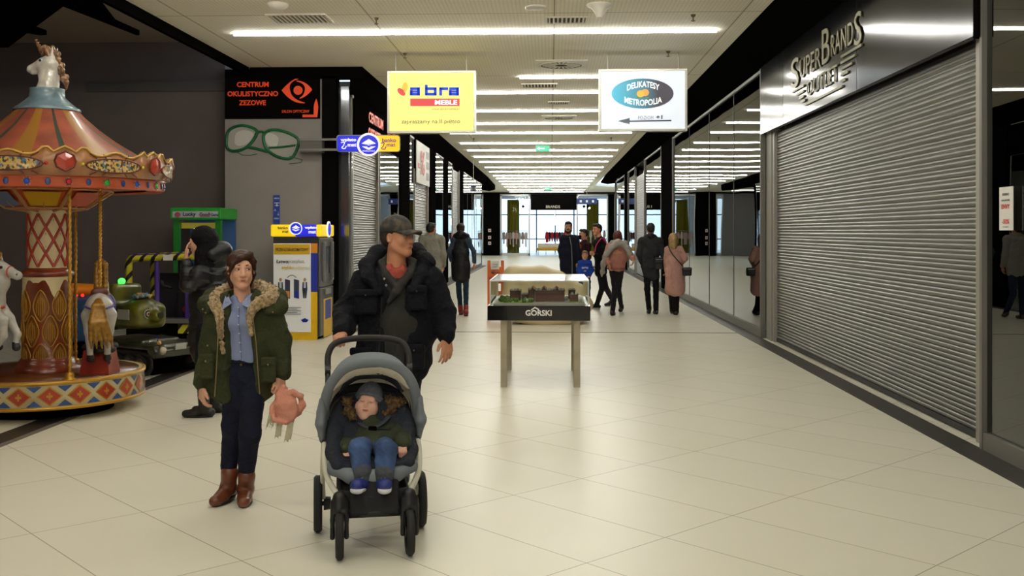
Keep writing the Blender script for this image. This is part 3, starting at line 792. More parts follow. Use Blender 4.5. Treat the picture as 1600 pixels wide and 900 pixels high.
for L in (L1, L2):
    m = MB(); q = [P(x, y, YW - .004) for x, y in L]; m.prism([(p.x, p.z) for p in q], lambda x, y, d: Vector((x, d, y)), YW - .006, YW); m.build('lens', GLS, t)
    decal_tube(L, 2.5, GRN, 'rim', True)
    cxl = sum(p[0] for p in L) / len(L); cyl_ = sum(p[1] for p in L) / len(L); g_ = [(cxl + (x - cxl) * .62 + (5 if cxl < 400 else -14), cyl_ + (y - cyl_) * .62 - 1) for x, y in L]
    if cxl > 400: g_ = [(cxl - 14 + (x - cxl) * .38, cyl_ + (y - cyl_) * .5 - 6) for x, y in L]
    m = MB(); q = [P(x, y, YW - .008) for x, y in g_]; m.prism([(p.x, p.z) for p in q], lambda x, y, d: Vector((x, d, y)), YW - .009, YW - .006); m.build('glare_shape', M('lens_pale', 'c9c6bf', .4), t)
decal_tube([(399, 211), (404, 206), (410, 206), (414, 210)], 2.2, GRN, 'bridge'); decal_tube([(388, 230), (400, 232), (418, 237)], 2.4, GRN, 'temple')
decal_tube([(420, 231), (440, 230), (462, 227)], 1.8, GRN, 'temple'); decal_tube([(368, 236), (378, 242), (390, 243), (402, 240)], .5, GRN, 'temple_tip'); decal_tube([(452, 244), (473, 250), (470, 254), (452, 256)], .6, GRN, 'temple_tip')
# blue pictogram strip
t = thing('pictogram_sign', 'narrow blue vertical pictogram sign on the grey wall above the cash machine', 'sign', P(432, 355, YW - .03))
a = P(427, 360, YW - .03); b = P(437.5, 305, YW)
MB().box2((a.x, YW - .03, a.z), (b.x, YW, b.z)).build('board', M('sign_blue', '23408f', .4, emit=.1), t)
PW = M('print_white', 'e8ebf2', .5)
for s, py, h, w in (('WPŁATA', 310, 2.6, 8), ('↑', 330, 7, 3), ('↓', 334, 7, 3), ('WYPŁATA', 341.5, 2.6, 8)):
    face_text(t, s, 432.3 + (-2.5 if s == '↑' else 2.5 if s == '↓' else 0), py, h, w, PW, Y=YW - .04)
strokes(t, [(429, 317, 436, 317), (430, 321, 435, 321), (432.5, 317, 432.5, 322)], PW, 1, Y=YW - .04, name='pictogram')
# projecting lit sign with round logo
YB = 16.9
t = thing('projecting_sign', 'lit blue and yellow projecting sign with round emblem in front of the left shutter', 'projecting sign', P(576, 243, YB))
for y in (218, 234):
    a = P(468, y, YB); b = P(530, y, YB); MB().box2((a.x, YB - .02, a.z - .02), (b.x, YB + .02, b.z + .02)).build('bracket_rail', M('bracket_grey', '7d7b78', .4, .5), t)
a = P(468, 238, YB); b = P(503, 216, YB); MB().box2((a.x, YB, a.z), (b.x, YW, b.z)).build('wall_plate', M('bracket_plate', '5d5955', .5), t)
EB = M('lit_deep_blue', '1b22c4', .4, emit=.7); EYL = M('lit_yellow', 'f6c81e', .4, emit=.7)
def rrect(x0, y0, x1, y1, r, n=5):
    o = []
    for cx, cy, a in ((x1 - r, y0 + r, -90), (x1 - r, y1 - r, 0), (x0 + r, y1 - r, 90), (x0 + r, y0 + r, 180)):
        for i in range(n + 1):
            q = math.radians(a + 90 * i / n); o.append((cx + r * math.cos(q), cy + r * math.sin(q)))
    return o
face_poly(t, rrect(526, 211, 575, 237.5, 4), M('box_body', '9c9ea8', .4), Y=YB, name='housing', d=.02); face_poly(t, rrect(576, 211, 625, 237.5, 4), M('box_body', '9c9ea8', .4), Y=YB, name='housing', d=.02)
face_poly(t, rrect(527, 212, 575, 236.5, 3.5), EB, Y=YB - .02, name='blue_panel', d=.02); face_poly(t, rrect(576, 212, 624, 236.5, 3.5), EYL, Y=YB - .02, name='yellow_panel', d=.02)
def ring_logo(t, cx, cy, r, Y):
    face_poly(t, epts(cx, cy, r, r), WH, Y=Y, name='round_rim', d=.03); face_poly(t, epts(cx, cy, r * .84, r * .84), EB, Y=Y - .03, name='round_panel')
    face_poly(t, [(cx - r * .62, cy - r * .1), (cx, cy - r * .5), (cx + r * .62, cy - r * .1), (cx + r * .3, cy - r * .02), (cx, cy + .1 * r), (cx - .3 * r, cy - r * .02)], WH, Y=Y - .04)
    face_poly(t, [(cx - r * .6, cy + r * .15), (cx - r * .2, cy + r * .15), (cx, cy + r * .28), (cx + r * .2, cy + r * .15), (cx + r * .6, cy + r * .15), (cx + r * .3, cy + r * .32), (cx, cy + r * .46), (cx - r * .3, cy + r * .32)], WH, Y=Y - .04)
ring_logo(t, 576, 226, 18, YB - .05)
face_text(t, 'EURONET', 576, 226.4, 2.6, 15, EB, Y=YB - .1, bold=.02); face_text(t, 'WORLDWIDE', 576, 236, 2.3, 20, WH, Y=YB - .09)
face_text(t, 'wpłato', 544.5, 219, 6.2, 25, WH, Y=YB - .045, bold=.035); face_text(t, 'mat', 550, 226.5, 5, 14, WH, Y=YB - .045, bold=.035)
PU = M('purple_print', '6a3f9a', .5, emit=.2)
face_text(t, 'banko', 608, 219, 6.2, 22, PU, Y=YB - .045, bold=.02); face_text(t, 'mat', 611, 226.5, 5, 14, PU, Y=YB - .045, bold=.02)
def squig(t, x, y, mat, Y):
    m = MB(); m.tube([P(a, b, Y) for a, b in sm([(x, y), (x + 5, y - 1), (x + 4, y + 4), (x + 1, y + 8), (x + 6, y + 9), (x + 8, y + 5)], 5, False)], .008, 6); m.build('emblem', mat, t)
squig(t, 533, 223, WH, YB - .045); squig(t, 595, 224, PU, YB - .045)
# poster on the left shop front
t = thing('sale_poster', 'white poster with red characters hung above the left shutter behind the projecting sign', 'poster', (-3.40, 26.9, 3.3))
MB().box2((-3.39, 25.5, 2.95), (-3.37, 28.2, 4.02)).build('sheet', M('poster_white', 'dedbd8', .6), t)
put_text('-%', .62, (-3.36, 26.4, 3.5), (0, 1, 0), (0, 0, 1), M('poster_red', 'c8787a', .6), t, 'lettering', .004, .03, width=1.3)
m = MB()
for z in (3.2, 3.5, 3.78): m.box2((-3.37, 27.5, z - .1), (-3.362, 28.0, z + .1))
m.build('print_blocks', M('poster_grey', '9d9a9a', .6), t)
# orange lettering on the first left shop front
t = thing('shop_sign', 'orange vertical lettering and emblem high on the left shop front beside the yellow sign', 'shop sign', (-3.4, 19.5, 3.4))
MB().box2((-3.42, 17.6, 3.38), (-3.39, 22.9, 4.05)).build('board', M('sign_black', '100d0d', .8, spec=0), t)
put_text('CENTRUM', .2, (-3.385, 19.6, 3.85), (0, 1, 0), (0, 0, 1), ORL, t, 'lettering', .006, .03, width=1.6); put_text('OPTYCZNE', .2, (-3.385, 19.6, 3.55), (0, 1, 0), (0, 0, 1), ORL, t, 'lettering', .006, .03, width=1.7)
m = MB(); m.tube([(-3.37, 21.4 + .35 * math.cos(a), 3.72 + .25 * math.sin(a)) for a in [i * 2 * math.pi / 24 for i in range(24)]], .035, 6, 0, True, True); m.build('emblem', ORL, t)
# notice on the right glass
t = thing('notice', 'small white paper notice with red print on the near right glass', 'notice', (3.35, 7.5, 1.7))
a = PX(1562, 293, 3.355); b = PX(1583, 363, 3.355)
MB().box2((3.352, b.y, 1.71), (3.358, a.y, 2.03)).build('paper', M('paper_white', 'e3e0da', .6), t)
cy = (a.y + b.y) / 2; w = abs(a.y - b.y)
DK = M('dark_ink', '3b3836', .6); RI = M('red_ink', 'c63a35', .6)
for s, z, h, ww, mt, bo in (('ODBIERZ', 1.975, .018, .5, DK, 0), ('NAGRODĘ', 1.93, .018, .62, DK, 0), ('ENVY', 1.885, .034, .62, RI, .03), ('-50%', 1.775, .034, .52, RI, .03), ('na wszystko', 1.735, .01, .4, DK, 0)):
    put_text(s, h, (3.351, cy, z), (0, -1, 0), (0, 0, 1), mt, t, 'lettering', .001, bo, width=ww * w)
# ================================================================ CASH MACHINE
def atm():
    Yf = 15.8; x0 = P(427, 0, Yf).x; x1 = P(497, 0, Yf).x; yb = 16.8
    t = thing('cash_machine', 'yellow and blue cash machine with poster side, against the grey wall', 'cash machine', ((x0 + x1) / 2, (Yf + yb) / 2, 0))
    G = M('atm_grey', '6c6b6d', .4, .3); GD = M('atm_dark', '2b2a2c', .4); YE = M('atm_yellow', 'e8b90c', .4); BU = M('atm_blue', '1c2f9c', .4)
    z = lambda py: P(0, py, Yf).z
    MB().box2((x0, Yf, .04), (x1, yb, z(370))).build('cabinet', GD, t, bevel=.01)
    MB().box2((x0 + .03, Yf + .03, 0), (x1 - .03, yb - .05, .05)).build('plinth', BLACK, t)
    xs = P(486, 0, Yf).x
    m = MB(); m.box2((x0, Yf - .006, z(530)), (x1 - .01, Yf, z(500))); m.box2((xs, Yf - .006, z(501)), (x1 - .01, Yf, z(455))); m.build('yellow_wrap', YE, t)
    MB().box2((xs, Yf - .006, z(455)), (x1 - .01, Yf, z(395))).build('blue_wrap', BU, t); MB().box2((xs, Yf - .006, z(395)), (x1 - .01, Yf, z(380))).build('orange_wrap', M('atm_orange', 'd98a1c', .4), t)
    # poster
    MB().box2((x0 + .01, Yf - .03, z(517)), (xs, Yf - .007, z(380))).build('poster_panel', M('atm_poster', 'dfdedb', .35, emit=.12), t, bevel=.004)
    MB().box2((x0 + .02, Yf - .036, z(397)), (xs - .01, Yf - .03, z(381.5))).build('poster_band', M('atm_band', 'dcae14', .4), t)
    YP = Yf - .046
    face_text(t, 'PRZEKAZ BANKOMATOWY', 456.5, 390, 5, 52, DK, Y=YP, bold=.01); face_text(t, 'Łatwo', 441, 408.5, 5.5, 19, DK, Y=YP, bold=.03)
    face_text(t, 'przesyłasz,', 463, 409, 6.5, 26, M('grey_ink', '8c8c8c', .6), Y=YP); face_text(t, 'szybko', 450, 418.5, 6.5, 20, M('gold_ink', 'd9b03a', .6), Y=YP, bold=.03); face_text(t, 'odbierasz!', 473, 418, 6, 24, M('pale_gold_ink', 'd8cf9c', .6), Y=YP)
    def figp(cx, s=1):
        face_poly(t, epts(cx, 437, 2.2, 2.8), M('skin_print', 'c9957a', .6), Y=YP, name='printed_figure')
        face_poly(t, [(cx - 3.4, 441), (cx + 3.4, 441), (cx + 4, 452), (cx + 2.4, 466), (cx + .4, 466), (cx, 455), (cx - .4, 466), (cx - 2.4, 466), (cx - 4, 452)], M('printed_navy', '27304a', .6), Y=YP, name='printed_figure')
        face_poly(t, [(cx - 1.6, 441), (cx + 1.6, 441), (cx + 1.6, 450), (cx - 1.6, 450)], M('printed_shirt', 'c7d0d8', .6), Y=YP - .012, name='printed_figure')
    figp(438); figp(476)
    for cx in (449, 463):
        face_poly(t, [(cx - 4, 436), (cx + 4, 438), (cx + 4, 467), (cx - 4, 465)], M('printed_machine', '3a3c52', .6), Y=YP, name='printed_machine'); face_poly(t, [(cx - 3, 455), (cx + 3, 455), (cx + 3, 465), (cx - 3, 464)], M('printed_orange', 'd8862a', .6) if cx < 455 else BU, Y=YP - .01, name='printed_machine')
    m = MB(); m.tube([P(x, y, YP) for x, y in bez((449, 434), (456, 426), (463, 434), 8)], .005, 5); m.build('printed_arrow', DK, t)
    m = MB()
    for i in range(5): a = P(437, 480 + i * 2.6, YP); b = P(470 - (i % 2) * 6, 481 + i * 2.6, YP); m.box2((a.x, YP, a.z), (b.x, YP + .01, b.z))
    m.build('printed_lines', M('grey_ink', '8c8c8c', .6), t)
    face_poly(t, [(470, 500), (476, 497), (482, 500), (479, 503.5), (473, 503.5)], BU, Y=YP)
    # machine face on the right side (facing the corridor)
    X = x1
    MB().box2((X, Yf + .02, z(448) + .0), (X + .03, yb - .02, z(372))).build('upper_fascia', G, t, bevel=.01)
    MB().box2((X, Yf + .02, .05), (X + .03, yb - .02, z(450))).build('lower_fascia', M('atm_grey_dark', '565558', .4, .3), t, bevel=.01)
    for yy in (Yf + .2, yb - .2): MB().box2((X + .03, yy - .06, z(440)), (X + .07, yy + .06, z(378))).build('side_hood', G, t, bevel=.01)
    MB().box2((X + .03, Yf + .28, z(428)), (X + .036, yb - .28, z(385))).build('screen', M('atm_screen', '1d2630', .2), t)
    MB().box2((X + .03, Yf + .3, z(461)), (X + .06, yb - .3, z(452))).build('keypad', M('keypad_metal', '9a9a9a', .3, .8), t, bevel=.004)
    MB().box2((X + .03, Yf + .25, z(528)), (X + .036, yb - .15, z(468))).build('side_sticker', YE, t)
    MB().box2((X + .036, Yf + .35, z(500)), (X + .04, yb - .25, z(470))).build('side_sticker_blue', BU, t)
    # lit header
    hz0, hz1 = z(369.5), z(351)
    xm = P(462, 0, Yf).x
    MB().box2((x0 - .03, Yf - .05, hz0), (xm, yb - .1, hz1)).build('header_yellow', M('header_lit_yellow', 'f4cf16', .4, emit=.6), t, bevel=.02)
    MB().box2((xm, Yf - .05, hz0), (x1 - .02, yb - .1, hz1)).build('header_blue', EB, t, bevel=.02)
    MB().box2((x1 - .02, Yf - .05, hz0), (x1 + .06, yb - .1, hz1)).build('header_end', M('header_lit_yellow', 'f4cf16', .4, emit=.6), t, bevel=.02)
    ring_logo(t, 462, 357, 10, Yf - .07)
    face_text(t, 'banko', 442, 356, 4.5, 16, DK, Y=Yf - .065, bold=.02); face_text(t, 'mat', 446, 362, 4, 10, DK, Y=Yf - .065, bold=.02)
    face_text(t, 'wpłato', 486, 356, 5.2, 20, WH, Y=Yf - .065, bold=.035); face_text(t, 'mat', 488, 362.5, 4.4, 12, WH, Y=Yf - .065, bold=.035)
    p = P(512, 358, Yf + .3); m = MB(); m.cyl((x1 + .06, Yf + .45, (hz0 + hz1) / 2 + .02), (x1 + .08, Yf + .45, (hz0 + hz1) / 2 + .02), .13, n=24); m.build('side_emblem', WH, t)
    m = MB(); m.cyl((x1 + .08, Yf + .45, (hz0 + hz1) / 2 + .02), (x1 + .085, Yf + .45, (hz0 + hz1) / 2 + .02), .10, n=24); m.build('side_emblem_blue', EB, t)
atm()
# ================================================================ DISPLAY CASE WITH BUILDING MODEL
def case():
    Yf, Yb = 11.0, 12.65; x0, x1 = -.685, .432
    t = thing('display_case', 'glass topped display case with black base on four steel legs in mid corridor', 'display case', (-.12, 11.8, 0))
    LG = M('case_steel', 'b3aa92', .4, .5, noise=(4, .15))
    for x, y in ((-.51, 11.12), (.29, 11.12), (-.51, 12.45), (.29, 12.45)):
        MB().box2((x - .035, y - .035, 0), (x + .035, y + .035, .74)).build('leg', LG, t, bevel=.004)
    MB().box2((x0, Yf, .735), (x1, Yb, .895)).build('base_box', M('gloss_black', '0b0b0d', .15, coat=.4), t, bevel=.004)
    MB().box2((x0 + .06, Yf + .05, .895), (x1 - .05, Yb - .05, .915)).build('model_tray', M('tray_grey', 'b3b0a8', .5), t)
    g0, g1 = (x0 + .03, Yf + .03), (x1 - .02, Yb - .03); z0, z1 = .897, 1.165; m = MB(); e = .006
    m.box2((g0[0], g0[1], z0), (g1[0], g0[1] + e, z1)); m.box2((g0[0], g1[1] - e, z0), (g1[0], g1[1], z1)); m.box2((g0[0], g0[1] + e, z0), (g0[0] + e, g1[1] - e, z1)); m.box2((g1[0] - e, g0[1] + e, z0), (g1[0], g1[1] - e, z1)); m.build('glass_cover', CLEAR, t); m = MB(); m.box2((g0[0], g0[1], z1), (g1[0], g1[1], z1 + e))
    m.build('glass_lid', glass_mat('lid_glass', (.95, .96, .95), 1.45, .09), t)
    m = MB(); q = .007
    for x in (g0[0], g1[0]):
        for y in (g0[1], g1[1]): m.box2((x - q, y - q, z0), (x + q, y + q, z1))
    for y in (g0[1], g1[1]): m.box2((g0[0], y - q, z1 - q), (g1[0], y + q, z1 + q))
    for x in (g0[0], g1[0]): m.box2((x - q, g0[1], z1 - q), (x + q, g1[1], z1 + q))
    m.build('cover_edges', M('acrylic_edge', 'c2c6c0', .2), t)
    W = M('white_print', 'eceae6', .5)
    face_text(t, 'GORSKI', 841.5, 489, 9, 41, W, Y=Yf - .008, bold=.03)
    m = MB(); m.tube([P(x, y, Yf - .006) for x, y in ((830, 484.5), (836, 480.5), (842, 484))], .008, 5); m.build('roof_mark', W, t)
    # scale model: brick factory, grass and trees
    b = MB().box2((-.6, 11.1, .9152), (.37, 12.3, .9165)).build('scale_model', M('model_base', '9c9a90', .6)); tag(b, 'brick factory building model with grass and trees inside the glass case', 'architectural model')
    BR = M('model_brick', '7a3d2e', .7, noise=(40, .3)); RF = M('model_roof', '4a4746', .6); WN = M('model_window', '2b2a2b', .4)
    def blk(ax, bx, y0, y1, h, n, flr=2):
        MB().box2((ax, y0, .915), (bx, y1, .915 + h)).build('brick_block', BR, b); MB().box2((ax - .004, y0 - .004, .915 + h), (bx + .004, y1 + .004, .922 + h)).build('roof', RF, b)
        m = MB()
        for i in range(n):
            for k in range(flr):
                xc = ax + (bx - ax) * (i + .5) / n; zz = .915 + h * (k + .55) / (flr + .1); m.box2((xc - .006, y0 - .003, zz - .012), (xc + .006, y0, zz + .012))
        m.build('windows', WN, b)
        m = MB()
        for i in range(max(2, n // 2)):
            xc = ax + (bx - ax) * (i + .5) / max(2, n // 2); m.box2((xc - .012, y0 + .02, .922 + h), (xc + .012, y0 + .06, .945 + h))
        m.build('roof_lights', M('model_white', 'b9b7b2', .5), b)
    blk(-.46, -.34, 11.5, 11.9, .11, 4); blk(-.33, -.26, 11.6, 11.9, .06, 3, 1); blk(-.25, -.18, 11.42, 11.9, .12, 3); blk(-.17, .16, 11.35, 11.85, .12, 16); blk(.22, .31, 11.35, 11.6, .075, 4, 1); blk(.21, .29, 11.8, 12.0, .1, 3)
    for xx in (-.2, -.07, .07): MB().add([(xx - .03, 11.37, 1.045), (xx + .03, 11.37, 1.045), (xx, 11.37, 1.075), (xx - .03, 11.8, 1.045), (xx + .03, 11.8, 1.045), (xx, 11.8, 1.075)], [(0, 1, 2), (3, 5, 4), (0, 2, 5, 3), (1, 4, 5, 2)]).build('gable', BR, b)
    m = MB(); m.box2((-.55, 11.12, .915), (-.2, 11.5, .919)); m.box2((.2, 11.15, .915), (.37, 11.34, .919)); m.build('lawn', M('model_grass', '8fae3c', .9, noise=(30, .4)), b)
    m = MB()
    for i in range(70):
        x = random.uniform(-.57, -.35) if i < 50 else random.uniform(-.3, -.2); y = random.uniform(11.15, 11.9) if i < 50 else random.uniform(11.15, 11.35); r_ = random.uniform(.012, .026)
        m.ell((x, y, .925 + r_ * .6), (r_, r_, r_ * 1.1), 0, 8)
    m.build('shrubbery', M('model_shrub', '5d7a2a', .9, noise=(60, .5)), b)
    m = MB()
    for x, y in ((-.26, 11.2), (.18, 11.5), (.19, 11.75), (.33, 11.25)): m.ell((x, y, .94), (.02, .02, .022), 0, 8)
    m.build('white_trees', M('model_white', 'b9b7b2', .5), b)
case()
# ---- orange stand behind, and the sculpted bench
t = thing('sign_stand', 'orange notice stand with white paper left of the display case', 'sign stand', P(774, 500, 19.6) * 1)
O = M('orange_board', 'dd6a26', .5)
YO = 19.6; a = P(761.5, 497, YO); b = P(787.5, 407, YO)
for xx in (a.x, b.x - .06): MB().box2((xx, YO, 0), (xx + .06, YO + .04, b.z)).build('post', O, t)
q0 = P(765, 443, YO); MB().box2((a.x + .06, YO + .005, q0.z), (b.x - .06, YO + .035, b.z - .12)).build('board', O, t); MB().box2((a.x + .06, YO + .005, .12), (b.x - .06, YO + .035, .55)).build('board', O, t)
p0 = P(767, 421, YO - .01); p1 = P(780, 408, YO - .01); MB().box2((p0.x, YO - .012, p0.z), (p1.x, YO, p1.z)).build('paper', M('paper_white', 'e3e0da', .6), t)
strokes(t, [(770, 413, 777, 413), (770, 417, 777, 417)], M('grey_ink', '8c8c8c', .6), .7, Y=YO - .03, name='printed_lines')
strokes(t, [(770, 426, 780, 426), (768, 426, 772, 423.5), (768, 426, 772, 428.5)], DK, 1.2, Y=YO - .02, name='arrow'); face_text(t, 'DO KASY', 769, 434, 3, 9, DK, Y=YO - .02)
# ================================================================ CAROUSEL
def carousel():
    cx, cy = -4.83, 9.57; t = thing('carousel', 'small painted carousel with striped cone roof and unicorn head on top', 'carousel', (cx, cy, 0))
    C0 = Vector((cx, cy, 0))
    RED = M('carousel_red', 'a3301c', .3, noise=(8, .15), coat=.3); CRM = M('carousel_cream', 'd9c79a', .35, coat=.3); GLD = M('carousel_gold', 'b98a2c', .35, .35); WOOD = M('carousel_wood', '6e3c1c', .35, noise=(6, .35), stretch=(1, 5, 1), coat=.3)
    TAN = M('carousel_tan', 'b07b4c', .35, coat=.3); BLU = M('carousel_blue', '24457f', .35, coat=.3); PINK = M('canopy_salmon', '9c4f3c', .3, noise=(5, .3), coat=.4); OCH = M('canopy_ochre', '96692a', .35); DGR = M('canopy_green', '37423a', .35)
    PALB = M('roof_cap_blue', '6d8591', .3, noise=(9, .3), coat=.4); ORG_ = M('carousel_orange', 'c2522a', .3, coat=.3)
    r = .876
    MB().lathe([(0, .355), (r - .02, .355), (r - .01, .37), (0, .37)], C0, 64).build('deck', WOOD, t)
    sk = MB().lathe([(0, .12), (r - .04, .12), (r, .14), (r, .35), (r + .012, .36), (r - .01, .372), (r - .05, .372)], C0, 72)
    m = MB(); m.lathe([(r + .002, .118), (r + .012, .125), (r + .012, .145), (r + .002, .15)], C0, 72); m.lathe([(r + .004, .34), (r + .016, .348), (r + .014, .372), (r - .01, .376)], C0, 72); m.build('gold_trim', GLD, t)
    MB().lathe([(0, 0), (.6, 0), (.6, .12), (0, .12)], C0, 40).build('base_frame', BLACK, t)
    def onrim(a, z, rr=r): return C0 + Vector((rr * math.cos(a), rr * math.sin(a), z))
    n = 22
    dm = MB(); bt = MB(); cr = MB(); ed = MB()
    for i in range(n):
        a = i * 2 * math.pi / n + .06; w = math.pi / n
        def dia(mb, s, out, z=.245, hh=.088):
            k = 10; pts = []
            for (u, v) in ((-1, 0), (0, -1), (1, 0), (0, 1)): pts.append((u * s, v * s))
            vs = []; seg = 4
            ring = []
            for q in range(4):
                u0, v0 = pts[q]; u1, v1 = pts[(q + 1) % 4]
                for j in range(seg): ring.append((u0 + (u1 - u0) * j / seg, v0 + (v1 - v0) * j / seg))
            vs = [onrim(a, z, r + out)] + [onrim(a + u * w * .86, z + v * hh, r + out) for u, v in ring]
            mb.add(vs, [(0, 1 + j, 1 + (j + 1) % len(ring)) for j in range(len(ring))])
        dia(ed, 1.0, .004); dia(dm, .84, .007)
        for v in (-1, 1):
            z = .245 + v * .058; am = a + w
            bt.add([onrim(am - w * .5, z + v * .03, r + .006), onrim(am, z + v * .03, r + .006), onrim(am + w * .5, z + v * .03, r + .006), onrim(am, z - v * .022, r + .006)], [(0, 1, 3), (1, 2, 3)])
        for u, v in ((.2, .03), (.06, .09)): cr.add([onrim(a - w * u, .245 - v * .35, r + .010), onrim(a + w * u, .245 - v * .35, r + .010), onrim(a + w * u, .245 + v * .35, r + .010), onrim(a - w * u, .245 + v * .35, r + .010)], [(0, 1, 2, 3)])
    for mb, k in ((ed, 1), (dm, 2), (bt, 3), (cr, 1)): sk.add(mb.v, mb.f, k)
    sk.build('skirt', [CRM, GLD, RED, BLU], t)
    # centre column
    MB().lathe([(.30, .37), (.30, .41), (.26, .43), (.25, .47), (.235, .49), (.215, .52), (.215, 1.27), (.235, 1.28), (.24, 1.31), (.20, 1.34), (.165, 1.36)], C0, 48).build('lower_column', M('column_brown_red', '8c3a1e', .3, noise=(5, .35), col2='5f2412', stretch=(1, 1, .5), coat=.4), t)
    cz = MB(); N = 48; rr = .218
    vs = []; fs = []
    for j in range(N + 1):
        a = 2 * math.pi * j / N; u = (j % 12) / 12; zlow = 1.27 - .16 * (1 - abs(u - .5) * 2) - .05 * (math.cos(u * 4 * math.pi))
        vs += [C0 + Vector((rr * math.cos(a), rr * math.sin(a), 1.28)), C0 + Vector((rr * math.cos(a), rr * math.sin(a), zlow))]
    fs = [(2 * j, 2 * j + 1, 2 * j + 3, 2 * j + 2) for j in range(N)]; cz.add(vs, fs, 0, True); cz.build('cream_points', CRM, t)
    leaf = MB(); frame_ = MB()
    for row, (z, off, hh) in enumerate(((1.0, 0, .17), (.76, .5, .17), (.53, 0, .13))):
        for i in range(8):
            a = (i + off) * math.pi / 4 + .2; up_ = []
            ww = .062
            prof = [(0, -1), (.7, -.55), (1, -.1), (.8, .4), (0, 1), (-.8, .4), (-1, -.1), (-.7, -.55)]
            vs = [onrim(a, z, .236)] + [onrim(a + x * ww / .22, z + y * hh * .8, .219) for x, y in prof]
            leaf.add(vs, [(0, 1 + j, 1 + (j + 1) % 8) for j in range(8)], 0, True)
            frame_.tube([onrim(a + x * ww * 1.12 / .22, z + y * hh * .88, .218) for x, y in sm(prof, 3)], .007, 5, 0, True, True)
            for k in range(-2, 3): frame_.tube([onrim(a + k * .28 * ww / .22, z - hh * (.6 - abs(k) * .1), .224), onrim(a + k * .3 * ww / .22, z, .233 - abs(k) * .003), onrim(a + k * .2 * ww / .22, z + hh * (.6 - abs(k) * .12), .224)], .005, 4)
    leaf.build('brown_panels', M('column_panel', '87501e', .35, .2, coat=.3), t); frame_.build('gilded_mouldings', GLD, t)
    MB().lathe([(.172, 1.34), (.172, 1.87), (.19, 1.89), (.19, 1.91)], C0, 40).build('upper_column', CRM, t)
    lat = MB(); cross = MB()
    for i in range(4):
        for sgn in (-1, 1):
            for st in (0, 1):
                pts = []
                for j in range(17):
                    s_ = j / 16; a = i * math.pi / 2 + sgn * s_ * math.pi * .5 * 1.0 + st * 0; pts.append(C0 + Vector((.175 * math.cos(a + st * math.pi / 4 * 0), .175 * math.sin(a), 1.37 + .5 * s_)))
                if st == 0: lat.tube(pts, .013, 6)
                else:
                    pts = [C0 + Vector((.175 * math.cos(a0), .175 * math.sin(a0), 1.37 + .5 * s_)) for s_, a0 in [(j / 16, i * math.pi / 2 + math.pi / 4 + sgn * j / 16 * math.pi * .5) for j in range(17)]]
                    lat.tube(pts, .013, 6)
    for i in range(8):
        for z in (1.43, 1.56, 1.68, 1.81):
            a = i * math.pi / 4 + (0 if int(z * 100) % 2 else math.pi / 8)
            for du, dz in ((.012, .003), (.003, .014)): cross.add([onrim(a - du * 2.5, z - dz, .1745), onrim(a + du * 2.5, z - dz, .1745), onrim(a + du * 2.5, z + dz, .1745), onrim(a - du * 2.5, z + dz, .1745)], [(0, 1, 2, 3)])
    lat.build('red_lattice', RED, t); cross.build('small_crosses', OCH, t)
    # capital / underside funnel, octagonal
    MB().lathe([(.18, 1.90), (.36, 1.93), (.62, 2.10), (.95, 2.12), (.95, 2.16)], C0, 8, smooth=False).build('capital', ORG_, t)
    m = MB()
    for i in range(8):
        a = i * math.pi / 4; m.tube([C0 + Vector((q * math.cos(a), q * math.sin(a), z)) for q, z in ((.19, 1.90), (.37, 1.925), (.63, 2.095))], .018, 6)
        b = a + math.pi / 8; m.tube([C0 + Vector((q * math.cos(b) * .93, q * math.sin(b) * .93, z)) for q, z in ((.40, 1.93), (.60, 2.07))], .010, 6)
        for q, z in ((.37, 1.925), (.63, 2.095)): m.tube([C0 + Vector((q * math.cos(a), q * math.sin(a), z)), C0 + Vector((q * math.cos(a + math.pi / 4), q * math.sin(a + math.pi / 4), z))], .014, 6)
    m.build('capital_ribs', TAN, t)
    m = MB()
    for i in range(8):
        a0, a1 = i * math.pi / 4 + .12, (i + 1) * math.pi / 4 - .12
        q = lambda rr_, a, z: C0 + Vector((rr_ * math.cos(a), rr_ * math.sin(a), z - .006))
        m.add([q(.41, a0, 1.945), q(.41, a1, 1.945), q(.595, a1, 2.07), q(.595, a0, 2.07)], [(0, 1, 2, 3)], i % 3)
    m.build('capital_panels', [M('panel_yellow', 'c79a22', .35), M('panel_orange', 'b8441e', .35), BLU], t)
    # rounding boards: lower jewel band and upper scalloped crest
    Rb = 1.06
    MB().lathe([(Rb - .16, 2.10), (Rb - .02, 2.085), (Rb, 2.10), (Rb, 2.17), (Rb + .03, 2.19), (Rb - .1, 2.2)], C0, 64).build('lower_band', ORG_, t)
    bl = MB(); JWM = [M('jewel_green', '3fae3a', .15), M('jewel_blue', '2453b8', .15), M('jewel_red', 'b3202a', .15)]
    cols = 3
    for i in range(40):
        a = i * 2 * math.pi / 40; p = onrim(a, 2.137, Rb + .004); R = Matrix.Rotation(a, 3, 'Z')
        if i % 2 == 0:
            jw = MB(); st = MB(); jw.ell(p, (.012, .026, .026), 0, 10, R=R)
            for k in range(8): st.ell(p + R @ Vector((.0, .034 * math.cos(k * .785), .034 * math.sin(k * .785))), (.008, .008, .008), 0, 6)
            jo = jw.build('jewel', JWM[(i // 2) % 3], t); st.build('jewel_setting', M('jewel_silver', 'b9b6ae', .25, .6), jo)
        else: bl.ell(p, (.006, .024, .032), 0, 10, R=R)
    bl.build('blue_ovals', BLU, t)
    # crest: leaning outward, wavy top, 8 bays with an ornate finial shield between
    nb = 8; N = 160; vs = []; 
